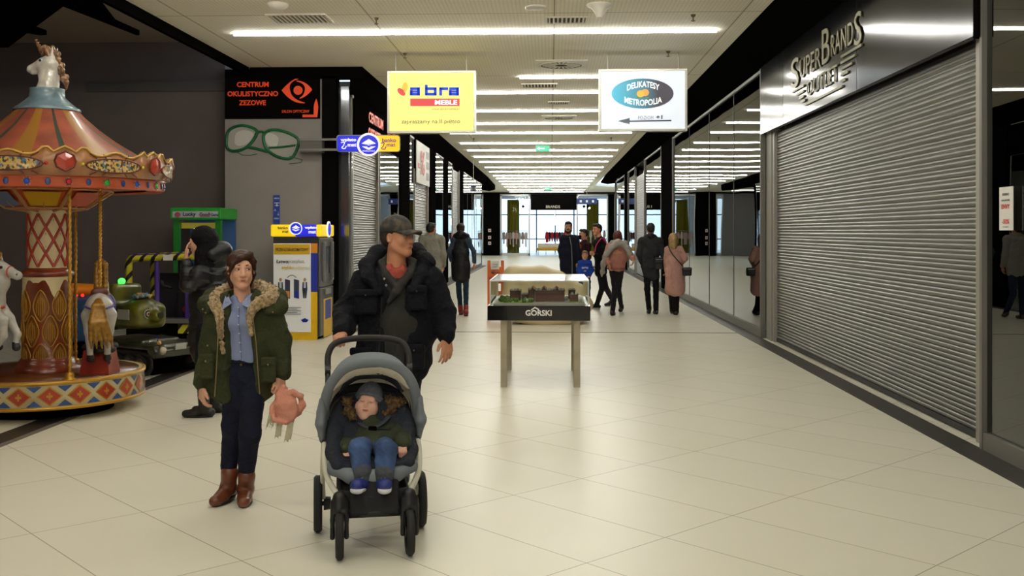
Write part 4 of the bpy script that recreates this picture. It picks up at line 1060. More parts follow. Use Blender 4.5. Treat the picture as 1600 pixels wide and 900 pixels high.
    for j in range(N):
        a = 2 * math.pi * j / N; u = (a / (2 * math.pi / nb) + .25) % 1
        w = abs(u - .5) * 2
        top = 2.385 + .02 * math.cos(w * math.pi * 3) + (.075 * max(0, 1 - ((1 - w) / .16) ** 2) if w > .84 else 0) + (.028 if .6 < w < .76 else 0)
        q = 1 + .055 * max(0, (w - .8) / .2)
        for rr_, z in ((Rb + .005, 2.185), (Rb + .06, 2.195), (Rb + .08 * q, top), (Rb + .05 * q, top + .004), (Rb - .02, 2.2)): vs.append(C0 + Vector((rr_ * math.cos(a), rr_ * math.sin(a), z)))
    fs = [(j * 5 + i, ((j + 1) % N) * 5 + i, ((j + 1) % N) * 5 + (i + 1) % 5, j * 5 + (i + 1) % 5) for j in range(N) for i in range(5)]
    MB().add(vs, fs, 0, True).build('crest', M('crest_tan', 'a9744a', .35, noise=(7, .25), coat=.3), t)
    tr = MB(); bands = MB(); pic = MB(); pics = []; jw2 = MB()
    for i in range(nb):
        a0 = (i + .25) * 2 * math.pi / nb; W = 2 * math.pi / nb
        def cp(u, z, o=.006): # point on the leaning crest face, u in bay (-.5...5)
            f_ = (z - 2.195) / .19; return C0 + Vector(((Rb + .06 + .02 * f_ + o) * math.cos(a0 + u * W), (Rb + .06 + .02 * f_ + o) * math.sin(a0 + u * W), z))
        oval = [(.29 * math.cos(q), .055 * math.sin(q)) for q in [k * 2 * math.pi / 20 for k in range(20)]]
        pic = MB(); pic.add([cp(0, 2.285, .014)] + [cp(x, 2.285 + z, .010) for x, z in oval], [(0, 1 + k, 1 + (k + 1) % 20) for k in range(20)])
        tr.tube([cp(x * 1.06, 2.285 + z * 1.12, .008) for x, z in oval], .007, 5, 0, True, True)
        for sg in (-1, 1):
            for u0, u1 in ((.1, .14), (.2, .27)): tr.tube([cp(sg * u0, 2.345), cp(sg * u1, 2.385)], .005, 4); tr.tube([cp(sg * u0, 2.225), cp(sg * u1, 2.195)], .005, 4)
            jw2.ell(cp(sg * .335, 2.29, .01), (.016, .016, .016), i % 2, 8)
        dd = [(.5 + .09 * x, 2.31 + .085 * z) for x, z in ((-1, 0), (-.8, -.6), (0, -1), (.8, -.6), (1, 0), (.8, .6), (0, 1), (-.8, .6))]
        MB().add([cp(.5, 2.31, .05)] + [cp(x, z, .03) for x, z in dd], [(0, 1 + k, 1 + (k + 1) % 8) for k in range(8)]).build('red_shield', M('shield_red', 'b0402c', .3, coat=.4), t)
        pics.append(pic)
        tr.tube([cp(x * 1.02 - .01, z, .032) for x, z in dd], .009, 5, 0, True, True)
    tr.build('crest_mouldings', M('moulding_maroon', '6b2a1c', .35), t);
    jw2.build('crest_jewels', [M('jewel_red', 'b3202a', .15), M('jewel_yellow', 'd2c03a', .15)], t)
    PM = bpy.data.materials.new('painted_scene'); PM.use_nodes = True; nt = PM.node_tree; b = nt.nodes['Principled BSDF']; b.inputs['Roughness'].default_value = .35
    tc = nt.nodes.new('ShaderNodeTexCoord'); vo = nt.nodes.new('ShaderNodeTexVoronoi'); vo.inputs['Scale'].default_value = 62; mp = nt.nodes.new('ShaderNodeMapping'); mp.inputs['Scale'].default_value = (1, 1, .7)
    cr_ = nt.nodes.new('ShaderNodeValToRGB'); cr_.color_ramp.interpolation = 'CONSTANT'; els = cr_.color_ramp.elements
    els[0].color = (*lin('c9a85a'), 1); els[1].color = (*lin('b99a6a'), 1); els[1].position = .9
    for pos, c_ in ((.3, '4a3a30'), (.42, '5c7a9a'), (.52, 'cdb27a'), (.66, '8a4a34'), (.76, '43503a')): e = els.new(pos); e.color = (*lin(c_), 1)
    sx = nt.nodes.new('ShaderNodeSeparateColor'); nt.links.new(tc.outputs['Object'], mp.inputs[0]); nt.links.new(mp.outputs[0], vo.inputs['Vector']); nt.links.new(vo.outputs['Color'], sx.inputs[0]); nt.links.new(sx.outputs[0], cr_.inputs[0]); nt.links.new(cr_.outputs[0], b.inputs['Base Color'])
    for pic in pics: pic.build('painted_scene', PM, t)
    ge = MB(); pts = []
    for j in range(0, N): pts.append(Vector(vs[j * 5 + 2]))
    ge.tube(pts, .011, 6, 0, True, True); ge.build('crest_rim', M('crest_pale_gold', 'c9a24c', .35, .2), t)
    # concave cone roof with stripes
    prof = [(1.07, 2.30), (.95, 2.37), (.80, 2.46), (.62, 2.57), (.46, 2.69), (.34, 2.80), (.27, 2.875)]
    NS = 96
    def stripe(j, i):
        u = (j / NS * 16) % 1; q = int(j / NS * 16) % 2
        if q == 0 and .33 < u < .67: return 1
        if q == 1 and .40 < u < .58: return 2
        return 0
    MB().lathe(prof, C0, NS, matf=stripe).build('cone_roof', [PINK, OCH, DGR], t)
    MB().lathe([(.30, 2.855), (.30, 2.875), (.26, 2.90), (.19, 2.96), (.16, 2.99), (.155, 3.05), (.16, 3.07), (0, 3.07)], C0, 40).build('roof_cap', PALB, t)
    # unicorn head finial, looking to the left
    POR = M('porcelain_white', 'cfc9bd', .15, noise=(14, .15), coat=.6); MAN = M('mane_brown_gold', '8a6444', .25, noise=(20, .5), coat=.5)
    s = SDF(.008, .03); s.T = Matrix.Translation(C0 + Vector((.0, 0, 3.05)))
    s.chain([(.0, 0, 0), (.005, 0, .1), (.02, 0, .18), (.03, 0, .25)], [.115, .10, .085, .070], .03, sq=((0, 1, 0), .85))
    s.cap((.035, 0, .27), (-.03, 0, .25), .085, .07, .04); s.cap((-.03, 0, .262), (-.15, 0, .215), .062, .042, .02); s.ell((-.165, 0, .208), (.036, .042, .034), .015); s.ell((-.115, 0, .095), (.075, .12, .062), .02, op=1)
    s.cap((.01, 0, .21), (-.14, 0, .178), .035, .022, .015)
    for y in (-1, 1): s.ell((-.195, y * .022, .215), (.012, .01, .012), .008, 1, op=1); s.cap((.06, y * .04, .32), (.075, y * .05, .42), .022, .006, .012)
    head = s.mesh('unicorn_head', [POR, M('nostril_dark', '4a3434', .4)], t)
    for y in (-1, 1):
        e = MB(); e.ell(C0 + Vector((-.03, y * .060, 3.05 + .285)), (.024, .016, .022), 0, 12); e.ell(C0 + Vector((-.034, y * .074, 3.335)), (.012, .005, .012), 1, 10); e.build('eye', [M('eye_blue_white', '9aa6c4', .15), M('eye_black', '0a0a0c', .1)], head)
    s = SDF(.007, .01); s.T = Matrix.Translation(C0 + Vector((.0, 0, 3.05)))
    for k in range(6):
        z = .36 - k * .055; x = .075 + .02 * k; s.chain([(x - .03, 0, z + .03), (x + .02, .0 + .02 * (-1) ** k, z), (x + .01, 0, z - .07)], [.022, .026, .01], .01)
    for k, (x, y) in enumerate(((-.01, .02), (.02, -.03), (.0, -.05), (.03, .04))): s.chain([(x + .04, y, .33), (x, y, .40 + .01 * k), (x - .04, y * 1.2, .40), (x - .05, y, .35 + .01 * k)], [.022, .02, .017, .01], .008)
    s.mesh('mane', MAN, head)
    m = MB(); pts = [(-.045 - .07 * i / 30 + .012 * math.cos(i * 1.1), .012 * math.sin(i * 1.1), .36 + .14 * i / 30) for i in range(31)]
    m.tube([C0 + Vector((0, 0, 3.05)) + Vector(p) for p in pts], [.016 - .011 * i / 30 for i in range(31)], 8); m.cyl(C0 + Vector((-.045, 0, 3.40)), C0 + Vector((-.115, 0, 3.545)), .018, .005); m.build('horn', MAN, head)
    # poles
    PB = M('brass_rope', 'b8862a', .3, .5)
    def pole(x, y, z0=.37, z1=2.13, foot=True):
        m = MB(); N_ = 150; 
        for ph in (0, math.pi): m.tube([(x + .0065 * math.cos(ph + i * .62), y + .0065 * math.sin(ph + i * .62), z0 + (z1 - z0) * i / N_) for i in range(N_ + 1)], .0115, 5)
        m.cyl((x, y, z0), (x, y, z1), .013, n=8)
        p = m.build('pole', PB, t)
        if foot: MB().lathe([(0, .075), (.03, .07), (.042, .045), (.035, .02), (.06, .012), (.062, 0), (0, 0)], (x, y, z0 + .001), 20).build('pole_foot', PB, p)
    def on_deck(px, py): q = PZ(px, py, .37); return q.x, q.y
    pole(*on_deck(109, 594)); pole(*on_deck(118, 571)); x, y = on_deck(-60, 575); pole(x, y)
    # horses
    HW = M('horse_grey_white', 'a9a39a', .3, noise=(9, .18), coat=.4); HG = M('horse_gold_mane', '946a24', .3, .3, noise=(25, .4)); HB = M('horse_dark_hoof', '1c1718', .4); HR = M('harness_red', 'a83a24', .35); HP = M('harness_purple', '4a3f86', .35)
    def horse(x, y, rz, lift, saddle_mat, blanket):
        base = Matrix.Translation((x, y, .37 + lift)) @ Matrix.Rotation(rz, 4, 'Z') @ Matrix.Scale(1.05, 4)
        # horse faces local +X ; hooves at z about .22 (on pedestal)
        s = SDF(.0085, .035); s.T = base
        s.cap((-.18, 0, .52), (.16, 0, .52), .115, .12, .04, sq=((0, 1, 0), .85)); s.ell((-.20, 0, .53), (.13, .115, .13)); s.ell((.17, 0, .53), (.12, .10, .13))
        s.chain([(.2, 0, .58), (.27, 0, .70), (.27, 0, .80)], [.095, .07, .055], .04, sq=((0, 1, 0), .8))
        s.cap((.27, 0, .82), (.42, 0, .76), .058, .036, .03); s.ell((.43, 0, .755), (.035, .032, .032), .02)
        for yy in (-1, 1):
            s.cap((.255, yy * .03, .86), (.25, yy * .04, .93), .02, .006, .01)
            s.chain([(.22, yy * .06, .48), (.34 if yy < 0 else .30, yy * .065, .40), (.35 if yy < 0 else .38, yy * .065, .27), (.30 if yy < 0 else .36, yy * .065, .20)], [.062, .042, .028, .024], .02)
            s.cap((.295 if yy < 0 else .36, yy * .065, .20), (.27 if yy < 0 else .37, yy * .065, .165), .026, .034, .008, 1)
            s.chain([(-.2, yy * .065, .46), (-.24 , yy * .07, .33), (-.31, yy * .07, .25), (-.25, yy * .07, .13)], [.085, .05, .032, .026], .02)
            s.cap((-.25, yy * .07, .13), (-.225, yy * .07, .095), .028, .036, .008, 1)
            s.ell((.435, yy * .025, .765), (.01, .01, .008), .005, 1, op=1)
        h = s.mesh('horse', [HW, HB], t)
        s = SDF(.007, .012); s.T = base
        for k in range(9):
            q = k / 8; px_ = .225 - .09 * q * q; pz = .90 - .33 * q
            for yy in (-1, 1): s.chain([(px_ + .03, yy * .01, pz + .03), (px_ - .03, yy * .035, pz), (px_ - .05, yy * .045, pz - .07)], [.022, .024, .008], .012)
        s.mesh('mane', HG, h)
        s = SDF(.007, .012); s.T = base
        for k in range(5):
            o = (k - 2) * .018; s.chain([(-.31, o * .3, .60), (-.38, o * .8, .56), (-.40, o * 1.5, .42), (-.36 - .02 * (k % 2), o * 2.2 - .02, .28), (-.34, o * 2.4 - .03, .19)], [.02, .026, .028, .02, .007], .012)
        s.mesh('tail', HG, h)
        Q = lambda p: base @ Vector(p)
        m = MB()
        for xx, rr_ in ((-.1, .128), (.13, .135)): m = MB(); m.tube([Q((xx + .02 * math.sin(a), rr_ * .88 * math.cos(a), .525 + rr_ * math.sin(a))) for a in [i * 2 * math.pi / 24 for i in range(24)]], .012, 6, 0, True, True); m.build('girth_strap', blanket, h)
        m = MB()
        m.tube([Q((-.1, .11, .56)), Q((-.24, .118, .55)), Q((-.335, .05, .53)), Q((-.345, 0, .53)), Q((-.335, -.05, .53)), Q((-.24, -.118, .55)), Q((-.1, -.11, .56))], .010, 6)
        m.build('harness', blanket, h); m = MB()
        m.tube([Q((.13, .11, .50)), Q((.24, .09, .48)), Q((.30, 0, .50)), Q((.24, -.09, .48)), Q((.13, -.11, .50))], .014, 6)
        m.build('harness', blanket, h); m = MB()
        m.tube([Q((.365 + 0, .05 * math.cos(q), .785 + .045 * math.sin(q))) for q in [i * math.pi / 6 for i in range(12)]], .007, 5, 0, True, True)
        m.build('bridle', blanket, h)
        s = SDF(.009, .03); s.T = base; s.ell((0, 0, .635), (.12, .09, .035)); s.ell((-.10, 0, .665), (.03, .075, .045)); s.ell((.09, 0, .66), (.025, .04, .04))
        s.mesh('saddle', saddle_mat, h)
        for yy in (-1, 1):
            e = MB(); e.ell(Q((.315, yy * .05, .825)), (.014, .014, .014), 0, 10); e.build('eye', M('eye_black', '0a0a0c', .1), h)
        # pedestal
        p = MB(); hh = .15 + lift; p.box(Q((-.02, 0, .145)) - Vector((0, 0, hh / 2)), (.28, .25, hh), 0, taper=.8); p.build('pedestal', M('pedestal_red', '8e2b1c', .35, noise=(7, .3), coat=.3), t)
        s = SDF(.01, .03); s.T = base
        for k in range(9): s.ell((random.uniform(-.22, .2), random.uniform(-.1, .1), .165), (.07, .06, .035))
        s.cap((-.02, 0, .15), (0, 0, .42), .03, .03); s.mesh('rock_base', M('rock_black', '191414', .6), t)
        q = Q((.0, 0, .66))
        pole(q.x, q.y, q.z, 2.13, False)
        return h
    x, y = PZ(158, 583, .37).x, PZ(158, 583, .37).y
    horse(x - .01, y, math.radians(112), .07, M('saddle_brown', '5a2b20', .4), HP)
    x2, y2 = PZ(-3, 603, .37).x, PZ(-3, 603, .37).y
    horse(x2 - .24, y2, math.radians(-8), .16, M('saddle_brown', '5a2b20', .4), HR)
    q = P(168, 566, y - .13); m = MB(); m.add([q + Vector((0, 0, .045)), q + Vector((.03, 0, 0)), q + Vector((0, 0, -.045)), q + Vector((-.03, 0, 0))], [(0, 1, 2, 3)]); m.build('blue_diamond', BLU, t)
carousel()
# ================================================================ KIDDIE RIDES
TG = M('tank_green', '2c3119', .35, noise=(6, .5), coat=.4, col2='121609'); TY = M('tank_yellow_green', '6d6a16', .35, noise=(3.5, .6), coat=.4, col2='1d220c')
def tank():
    base = P(232, 590, 12.0); t = thing('tank_ride', 'dark green toy tank ride with headlamps and small round wheels', 'kiddie ride', (base.x, 12.3, 0))
    bx = P(226, 590, 12.2).x
    B = Matrix.Translation((bx, 12.2, -.10)) @ Matrix.Rotation(math.radians(-29), 4, 'Z') @ Matrix.Scale(.84, 4)  # front is local +X
    B2 = Matrix.Translation((bx, 12.2, -.03)) @ Matrix.Rotation(math.radians(-29), 4, 'Z') @ Matrix.Scale(.88, 4)
    Q2 = lambda p: B2 @ Vector(p)
    Q = lambda p: B @ Vector(p); R = B.to_3x3().normalized()
    MB().box(Q((0, 0, .19)), (.8, .42, .13), R=R).build('base_box', BLACK, t, bevel=.01)
    MB().box(Q((.0, 0, .3)), (.35, .26, .1), R=R).build('mount', BLACK, t)
    s = SDF(.012, .03); s.T = B
    s.box((0, 0, .46), (.62, .36, .10), .04); s.box((.35, 0, .50), (.38, .33, .06), .03, R=Matrix.Rotation(.18, 3, 'Y')); s.box((-.1, 0, .56), (.45, .34, .05), .03)
    for y in (-.36, .36): s.box((.05, y, .53), (.72, .10, .035), .02); s.box((.70, y, .47), (.09, .10, .07), .04, R=Matrix.Rotation(.5, 3, 'Y'))
    s.mesh('hull', TG, t)
    s = SDF(.012, .05); s.T = B2
    s.box((-.12, 0, .80), (.30, .26, .17), .09); s.ell((-.05, 0, .93), (.24, .22, .12)); s.box((-.42, 0, .92), (.10, .24, .32), .07); s.cap((.14, 0, .82), (.26, 0, .80), .10, .08)
    s.mesh('turret', TY, t)
    MB().cyl(Q2((.2, 0, .8)), Q2((.34, 0, .82)), .045, .04).build('gun_barrel', TG, t)
    wl = MB()
    for yy in (-.43, .43):
        for xx in (-.5, -.25, 0, .25, .5):
            wheel = MB(); a, b = Q((xx, yy - .05, .30)), Q((xx, yy + .05, .30)); wheel.cyl(a, b, .105, n=24); wheel.cyl(Q((xx, yy - .058, .30)), Q((xx, yy + .058, .30)), .07, n=20, mat=1); wheel.cyl(Q((xx, yy - .066, .30)), Q((xx, yy + .066, .30)), .022, n=12, mat=2)
            wheel.build('wheel', [M('tyre_black', '141212', .6), M('wheel_grey', '4d4a48', .4, .4), M('hub_red', '7c1d18', .4)], t)
    for yy in (-.34, .34):
        m = MB(); m.cyl(Q((.76, yy, .50)), Q((.80, yy, .50)), .055, n=20); m.build('headlamp_rim', M('lamp_chrome', '8f8c80', .25, .9), t)
        m = MB(); m.ell(Q((.80, yy, .50)), (.042, .042, .042), 0, 14); m.build('headlamp', M('lamp_glass', 'c9c3a8', .1), t)
        m = MB(); m.ell(Q((.74, yy * 1.05, .60)), (.028, .028, .028), 0, 12); m.build('indicator_lamp', M('indicator_amber', 'c9924a', .2), t)
        m = MB(); m.tube([Q((.60, yy - .08, .58)), Q((.60, yy - .08, .64)), Q((.60, yy + .08, .64)), Q((.60, yy + .08, .58))], .008, 6); m.build('lamp_guard', TG, t)
    m = MB(); m.box(Q((.74, .02, .52)), (.012, .16, .07), R=R); m.build('number_plate', M('plate_white', 'a9a9a0', .4), t)
    k = P(196, 482, 12.0)
    m = MB(); m.box(Q2((-.1, -.27, .83)), (.20, .012, .12), R=R); m.build('instruction_panel', M('panel_pale', 'a5a39b', .5), t)
    for (r_, mt, o) in ((.055, M('badge_white', 'b4b2a8', .4), 0), (.045, M('badge_green', '27301a', .4), .006), (.028, M('badge_white', 'b4b2a8', .4), .012), (.015, M('badge_red', '8a2a22', .4), .018)):
        m = MB(); m.cyl(Q2((.185 + o, -.10, .84)), Q2((.195 + o, -.10, .84)), r_, n=24); m.build('badge', mt, t)
    m = MB(); m.ell(Q2((-.42, -.05, 1.27)), (.045, .045, .04), 0, 14); m.build('beacon', M('beacon_green', '3dff4a', .3, emit=3.0), t)
    m = MB()
    cols_ = [M('ball_%s' % c_, c_, .3) for c_ in ('a82f26', '3b5a9c', 'b8a83a', '4d8a4a', '8a8a8a')]
    for i in range(46): a_ = i * 2.4; rr_ = .018 * math.sqrt(i) * 1.0; m.ell(Q2((-.05 + rr_ * math.cos(a_), rr_ * math.sin(a_), 1.045 + .04 * math.cos(rr_ * 10) + random.uniform(0, .02))), (.02, .02, .02), i % 5, 8)
    tag(m.build('gum_balls', cols_, t), kind='stuff')
    for yy in (-.43, .43): 
        m = MB(); m.tube([Q((x_, yy, z_)) for x_, z_ in sm([(-.62, .30), (-.5, .42), (.5, .42), (.66, .32), (.5, .175), (-.5, .175)], 5)], .02, 6, 0, True, True, flat=2.5); m.build('track', M('tyre_black', '141212', .6), t)
tank()
def striped_train():
    Y = 14.0; t = thing('striped_ride', 'purple kiddie ride with black and yellow striped roof arch', 'kiddie ride', P(262, 560, Y) * 1)
    t.location.z = 0
    PUR = M('ride_purple', '4a2f8e', .4); HZ = bpy.data.materials.new('hazard_stripes'); HZ.use_nodes = True; nt = HZ.node_tree; b = nt.nodes['Principled BSDF']
    g = nt.nodes.new('ShaderNodeNewGeometry'); sp = nt.nodes.new('ShaderNodeSeparateXYZ'); nt.links.new(g.outputs['Position'], sp.inputs[0])
    u = mathn(nt, 'FRACT', mathn(nt, 'DIVIDE', mathn(nt, 'SUBTRACT', sp.outputs[0], mathn(nt, 'MULTIPLY', sp.outputs[2], .75)), .155)); ls = mathn(nt, 'LESS_THAN', u, .62)
    mx = nt.nodes.new('ShaderNodeMix'); mx.data_type = 'RGBA'; mx.inputs['A'].default_value = (*lin('14110f'), 1); mx.inputs['B'].default_value = (*lin('c9c22c'), 1); nt.links.new(ls, mx.inputs['Factor']); nt.links.new(mx.outputs['Result'], b.inputs['Base Color'])
    W = lambda x, y, d=0: P(x, y, Y) + Vector((0, d, 0))
    path = sm([(201, 468), (201, 418), (203, 407), (214, 403), (262, 401), (312, 399)], 5, False)
    for d in (0, .9):
        m = MB(); m.tube([W(x, y, d) for x, y in path], .055, 4); m.build('striped_arch', HZ, t)
    m = MB()
    m.prism([(P(x, y, Y).x, P(x, y, Y).z) for x, y in ((203, 401), (214, 397), (320, 394), (320, 398), (214, 401))], lambda x, y, dd: Vector((x, dd, y)), Y - .02, Y + .95); m.build('roof', PUR, t)
    for d in (0, .9):
        for px in (243, 290):
            m = MB(); m.cyl(W(px, 403, d + .05), W(px + 1, 505, d + .05), .035, n=10); m.build('post', PUR, t)
    a, b_ = P(198, 0, Y), P(318, 0, Y); zf = lambda py: P(0, py, Y).z
    MB().box2((P(290, 0, Y).x, Y, zf(520)), (b_.x, Y + .9, zf(440))).build('side_panel', PUR, t, bevel=.05)
    MB().box2((a.x + .1, Y + .85, zf(515)), (b_.x, Y + .9, zf(430))).build('rear_panel', M('ride_dark', '2a2830', .5), t)
    MB().box2((P(262, 0, Y).x, Y + .3, zf(505)), (P(286, 0, Y).x, Y + .8, zf(455))).build('seat', M('seat_black', '15131a', .5), t, bevel=.04)
    MB().box2((a.x, Y - .02, zf(530)), (b_.x, Y + .92, zf(508))).build('chassis', BLACK, t)
    m = MB(); q0, q1 = P(278, 521, Y - .05), P(318, 507, Y - .05); m.box2((q0.x, Y - .05, q0.z), (q1.x, Y - .02, q1.z)); m.build('striped_bumper', HZ, t)
    MB().box2((q0.x - .1, Y, 0), (b_.x - .1, Y + .8, .3)).build('base_box', BLACK, t)
    m = MB(); q0, q1 = P(252, 505, Y - .1), P(300, 498, Y - .1); m.box2((q0.x, Y - .12, q0.z), (q1.x, Y + .1, q1.z)); m.build('footboard', M('footboard_metal', '8d8c90', .3, .7), t)
    m = MB(); q = P(276, 486, Y); m.ell(q + Vector((0, .35, 0)), (.06, .06, .07), 0, 12); m.build('red_knob', M('knob_red', 'c2331f', .35), t)
    m = MB(); q0, q1 = P(255, 407, Y - .06), P(270, 398, Y - .06); m.box2((q0.x, Y - .07, q0.z), (q1.x, Y - .06, q1.z)); m.build('sticker', M('paper_white', 'e3e0da', .6), t)
    m = MB()
    for k in range(2): m.tube([W(238 + k * 2, 440, .3), W(242, 448, .3), W(256, 452, .3)], .02, 6)
    m.build('steering_bar', M('ride_dark', '2a2830', .5), t)
striped_train()
def blue_ride():
    Y = 13.2; t = thing('blue_ride', 'blue painted kiddie ride with orange top and row of red lamps behind the carousel', 'kiddie ride', (P(115, 0, Y).x, Y, 0))
    zf = lambda py: P(0, py, Y).z; xf = lambda px: P(px, 0, Y).x
    s = SDF(.015, .04); s.box(((xf(78) + xf(140)) / 2, Y + .3, (zf(535) + zf(462)) / 2), ((xf(140) - xf(78)) / 2, .3, (zf(462) - zf(535)) / 2), .06)
    s.mesh('body', M('ride_blue', '1c4a7e', .35, noise=(5, .5), coat=.3), t)
    s = SDF(.012, .03); s.cap((xf(82), Y + .3, zf(455)), (xf(135), Y + .3, zf(455)), .10, .08, sq=((0, 1, 0), 2)); s.mesh('orange_top', M('ride_orange', 'd9801c', .35, emit=.05), t)
    for i in range(5):
        m = MB(); m.ell((xf(90 + i * 10), Y - .02, zf(461)), (.022, .022, .022), 0, 8); m.build('red_lamp', M('lamp_red', 'ff2a12', .3, emit=2.5), t)
    m = MB(); m.tube([(xf(100 + 6 * math.cos(a) * (1 if int(a * 3) % 2 else .5)), Y - .01, zf(485 + 9 * math.sin(a))) for a in [k * .5 for k in range(12)]], .02, 5); m.build('painted_fish', M('fish_pale_blue', '4f93c4', .35), t)
    MB().box2((xf(72), Y, 0), (xf(142), Y + .6, zf(535))).build('base_box', BLACK, t)
blue_ride()
def claw():
    Y = 16.3; t = thing('claw_machine', 'green prize claw machine with lettered header against the dark wall', 'claw machine', (P(308, 0, Y).x, Y + .4, 0))
    zf = lambda py: P(0, py, Y).z; xf = lambda px: P(px, 0, Y).x
    G = M('claw_green', '1c7a26', .4); D = .8; x0, x1 = xf(271), xf(345)
    MB().box2((x0, Y, 0), (x1, Y + D, zf(440))).build('lower_cabinet', G, t, bevel=.02)
    for x in (x0, x1 - .09): MB().box2((x, Y, zf(440)), (x + .09, Y + .09, zf(344))).build('corner_post', G, t)
    MB().box2((x0, Y + D - .04, zf(440)), (x1, Y + D, zf(344))).build('rear_panel', M('claw_blue_interior', '2b4d7a', .5, emit=.12), t)
    MB().box2((x0 + .09, Y + .02, zf(440)), (x1 - .09, Y + .03, zf(346))).build('glass', CLEAR, t)
    MB().box2((xf(268), Y - .06, zf(343)), (xf(347), Y + D, zf(325))).build('header', M('claw_green_bright', '1f9a2a', .4, emit=.05), t, bevel=.015)
    MB().box2((xf(272), Y - .07, zf(340)), (xf(342.5), Y - .06, zf(330.5))).build('header_panel', M('header_grey', '9c9ba0', .4, emit=.15), t)
    face_text(t, 'Lucky', 296, 335.3, 8, 21, DK, Y=Y - .085, bold=.03); face_text(t, 'Good!', 320, 335.3, 7, 17, M('header_maroon', '7a2a44', .4), Y=Y - .085, bold=.03); face_text(t, 'Game', 335.5, 335.5, 5, 12, DK, Y=Y - .085, bold=.02)
    m = MB(); m.cyl(P(277.5, 335.5, Y - .08), P(277.5, 335.5, Y - .1) , .045, n=20); m.build('round_face', M('face_red', '8a2434', .4), t)
    MB().box2((xf(280), Y + .1, zf(357)), (xf(341), Y + .14, zf(348))).build('inner_banner', M('banner_yellow', 'b8a436', .4, emit=.2), t)
    for px in (299,): MB().box2((xf(px), Y + .12, zf(384)), (xf(px) + .03, Y + .15, zf(356))).build('light_tube', M('tube_white_blue', 'cfe0ff', .4, emit=6), t)
    m = MB(); m.cyl((xf(318), Y + .4, zf(350)), (xf(318), Y + .4, zf(375)), .012, n=8)
    for k in range(3): a = k * 2.1; m.tube([(xf(318), Y + .4, zf(375)), (xf(318) + .07 * math.cos(a), Y + .4 + .07 * math.sin(a), zf(381)), (xf(318) + .03 * math.cos(a), Y + .4 + .03 * math.sin(a), zf(388))], .008, 6)
    m.build('claw', STEEL, t)
    s = SDF(.02, .03)
    for i in range(26): s.ell((random.uniform(x0 + .15, x1 - .15), Y + random.uniform(.2, .65), zf(436) + random.uniform(0, .1)), (.08, .07, .07), m=i % 4)
    tag(s.mesh('soft_prizes', [M('prize_pink', 'b8567a', .8), M('prize_yellow', 'c9a83a', .8), M('prize_blue', '3b5a9c', .8), M('prize_white', 'b8b4ae', .8)], t), kind='stuff')
    MB().box2((x0 + .06, Y - .12, zf(446)), (x1 - .06, Y + .02, zf(439))).build('control_shelf', M('shelf_grey', '7a7a80', .4), t)
claw()
# ================================================================ SCULPTED BENCH
def bench():
    Y = 18.6; t0 = SDF(.022, .10)
    q = lambda px, py, d=0: P(px, py, Y) + Vector((0, d, 0))
    BG = M('bench_beige', 'c9b78f', .45)
    for d in (.0, .25, .5):
        t0.chain([q(800, 432, .3 + d), q(845, 432, .3 + d), q(872, 440, .3 + d), q(905, 458, .3 + d)], [.16, .16, .15, .12], .1)
        t0.chain([q(806, 492, d), q(850, 499, d), q(900, 496, d)], [.14, .13, .12], .1)
        t0.chain([q(800, 432, .3 + d), q(798, 470, .3 + d), q(806, 492, .2 + d)], [.16, .17, .14], .1)
        t0.chain([q(860, 440, .3 + d), q(870, 475, .3 + d), q(880, 494, .2 + d)], [.15, .16, .14], .1)
        t0.chain([q(830, 440, .3 + d), q(832, 470, .3 + d), q(835, 494, .2 + d)], [.15, .16, .14], .1)
        t0.chain([q(905, 458, .3 + d), q(915, 478, .3 + d), q(905, 495, .1 + d)], [.12, .13, .12], .1)
    t0.box(q(846, 468, .5), (.52, .30, .36), .1)
    o = t0.mesh('lounge_bench', BG); tag(o, 'beige moulded lounge bench behind the display case', 'bench')
    MB().box2((q(812, 0).x, Y + .1, 0), (q(890, 0).x, Y + .7, .12)).build('plinth', M('bench_plinth', '4a443a', .6), o)
bench()
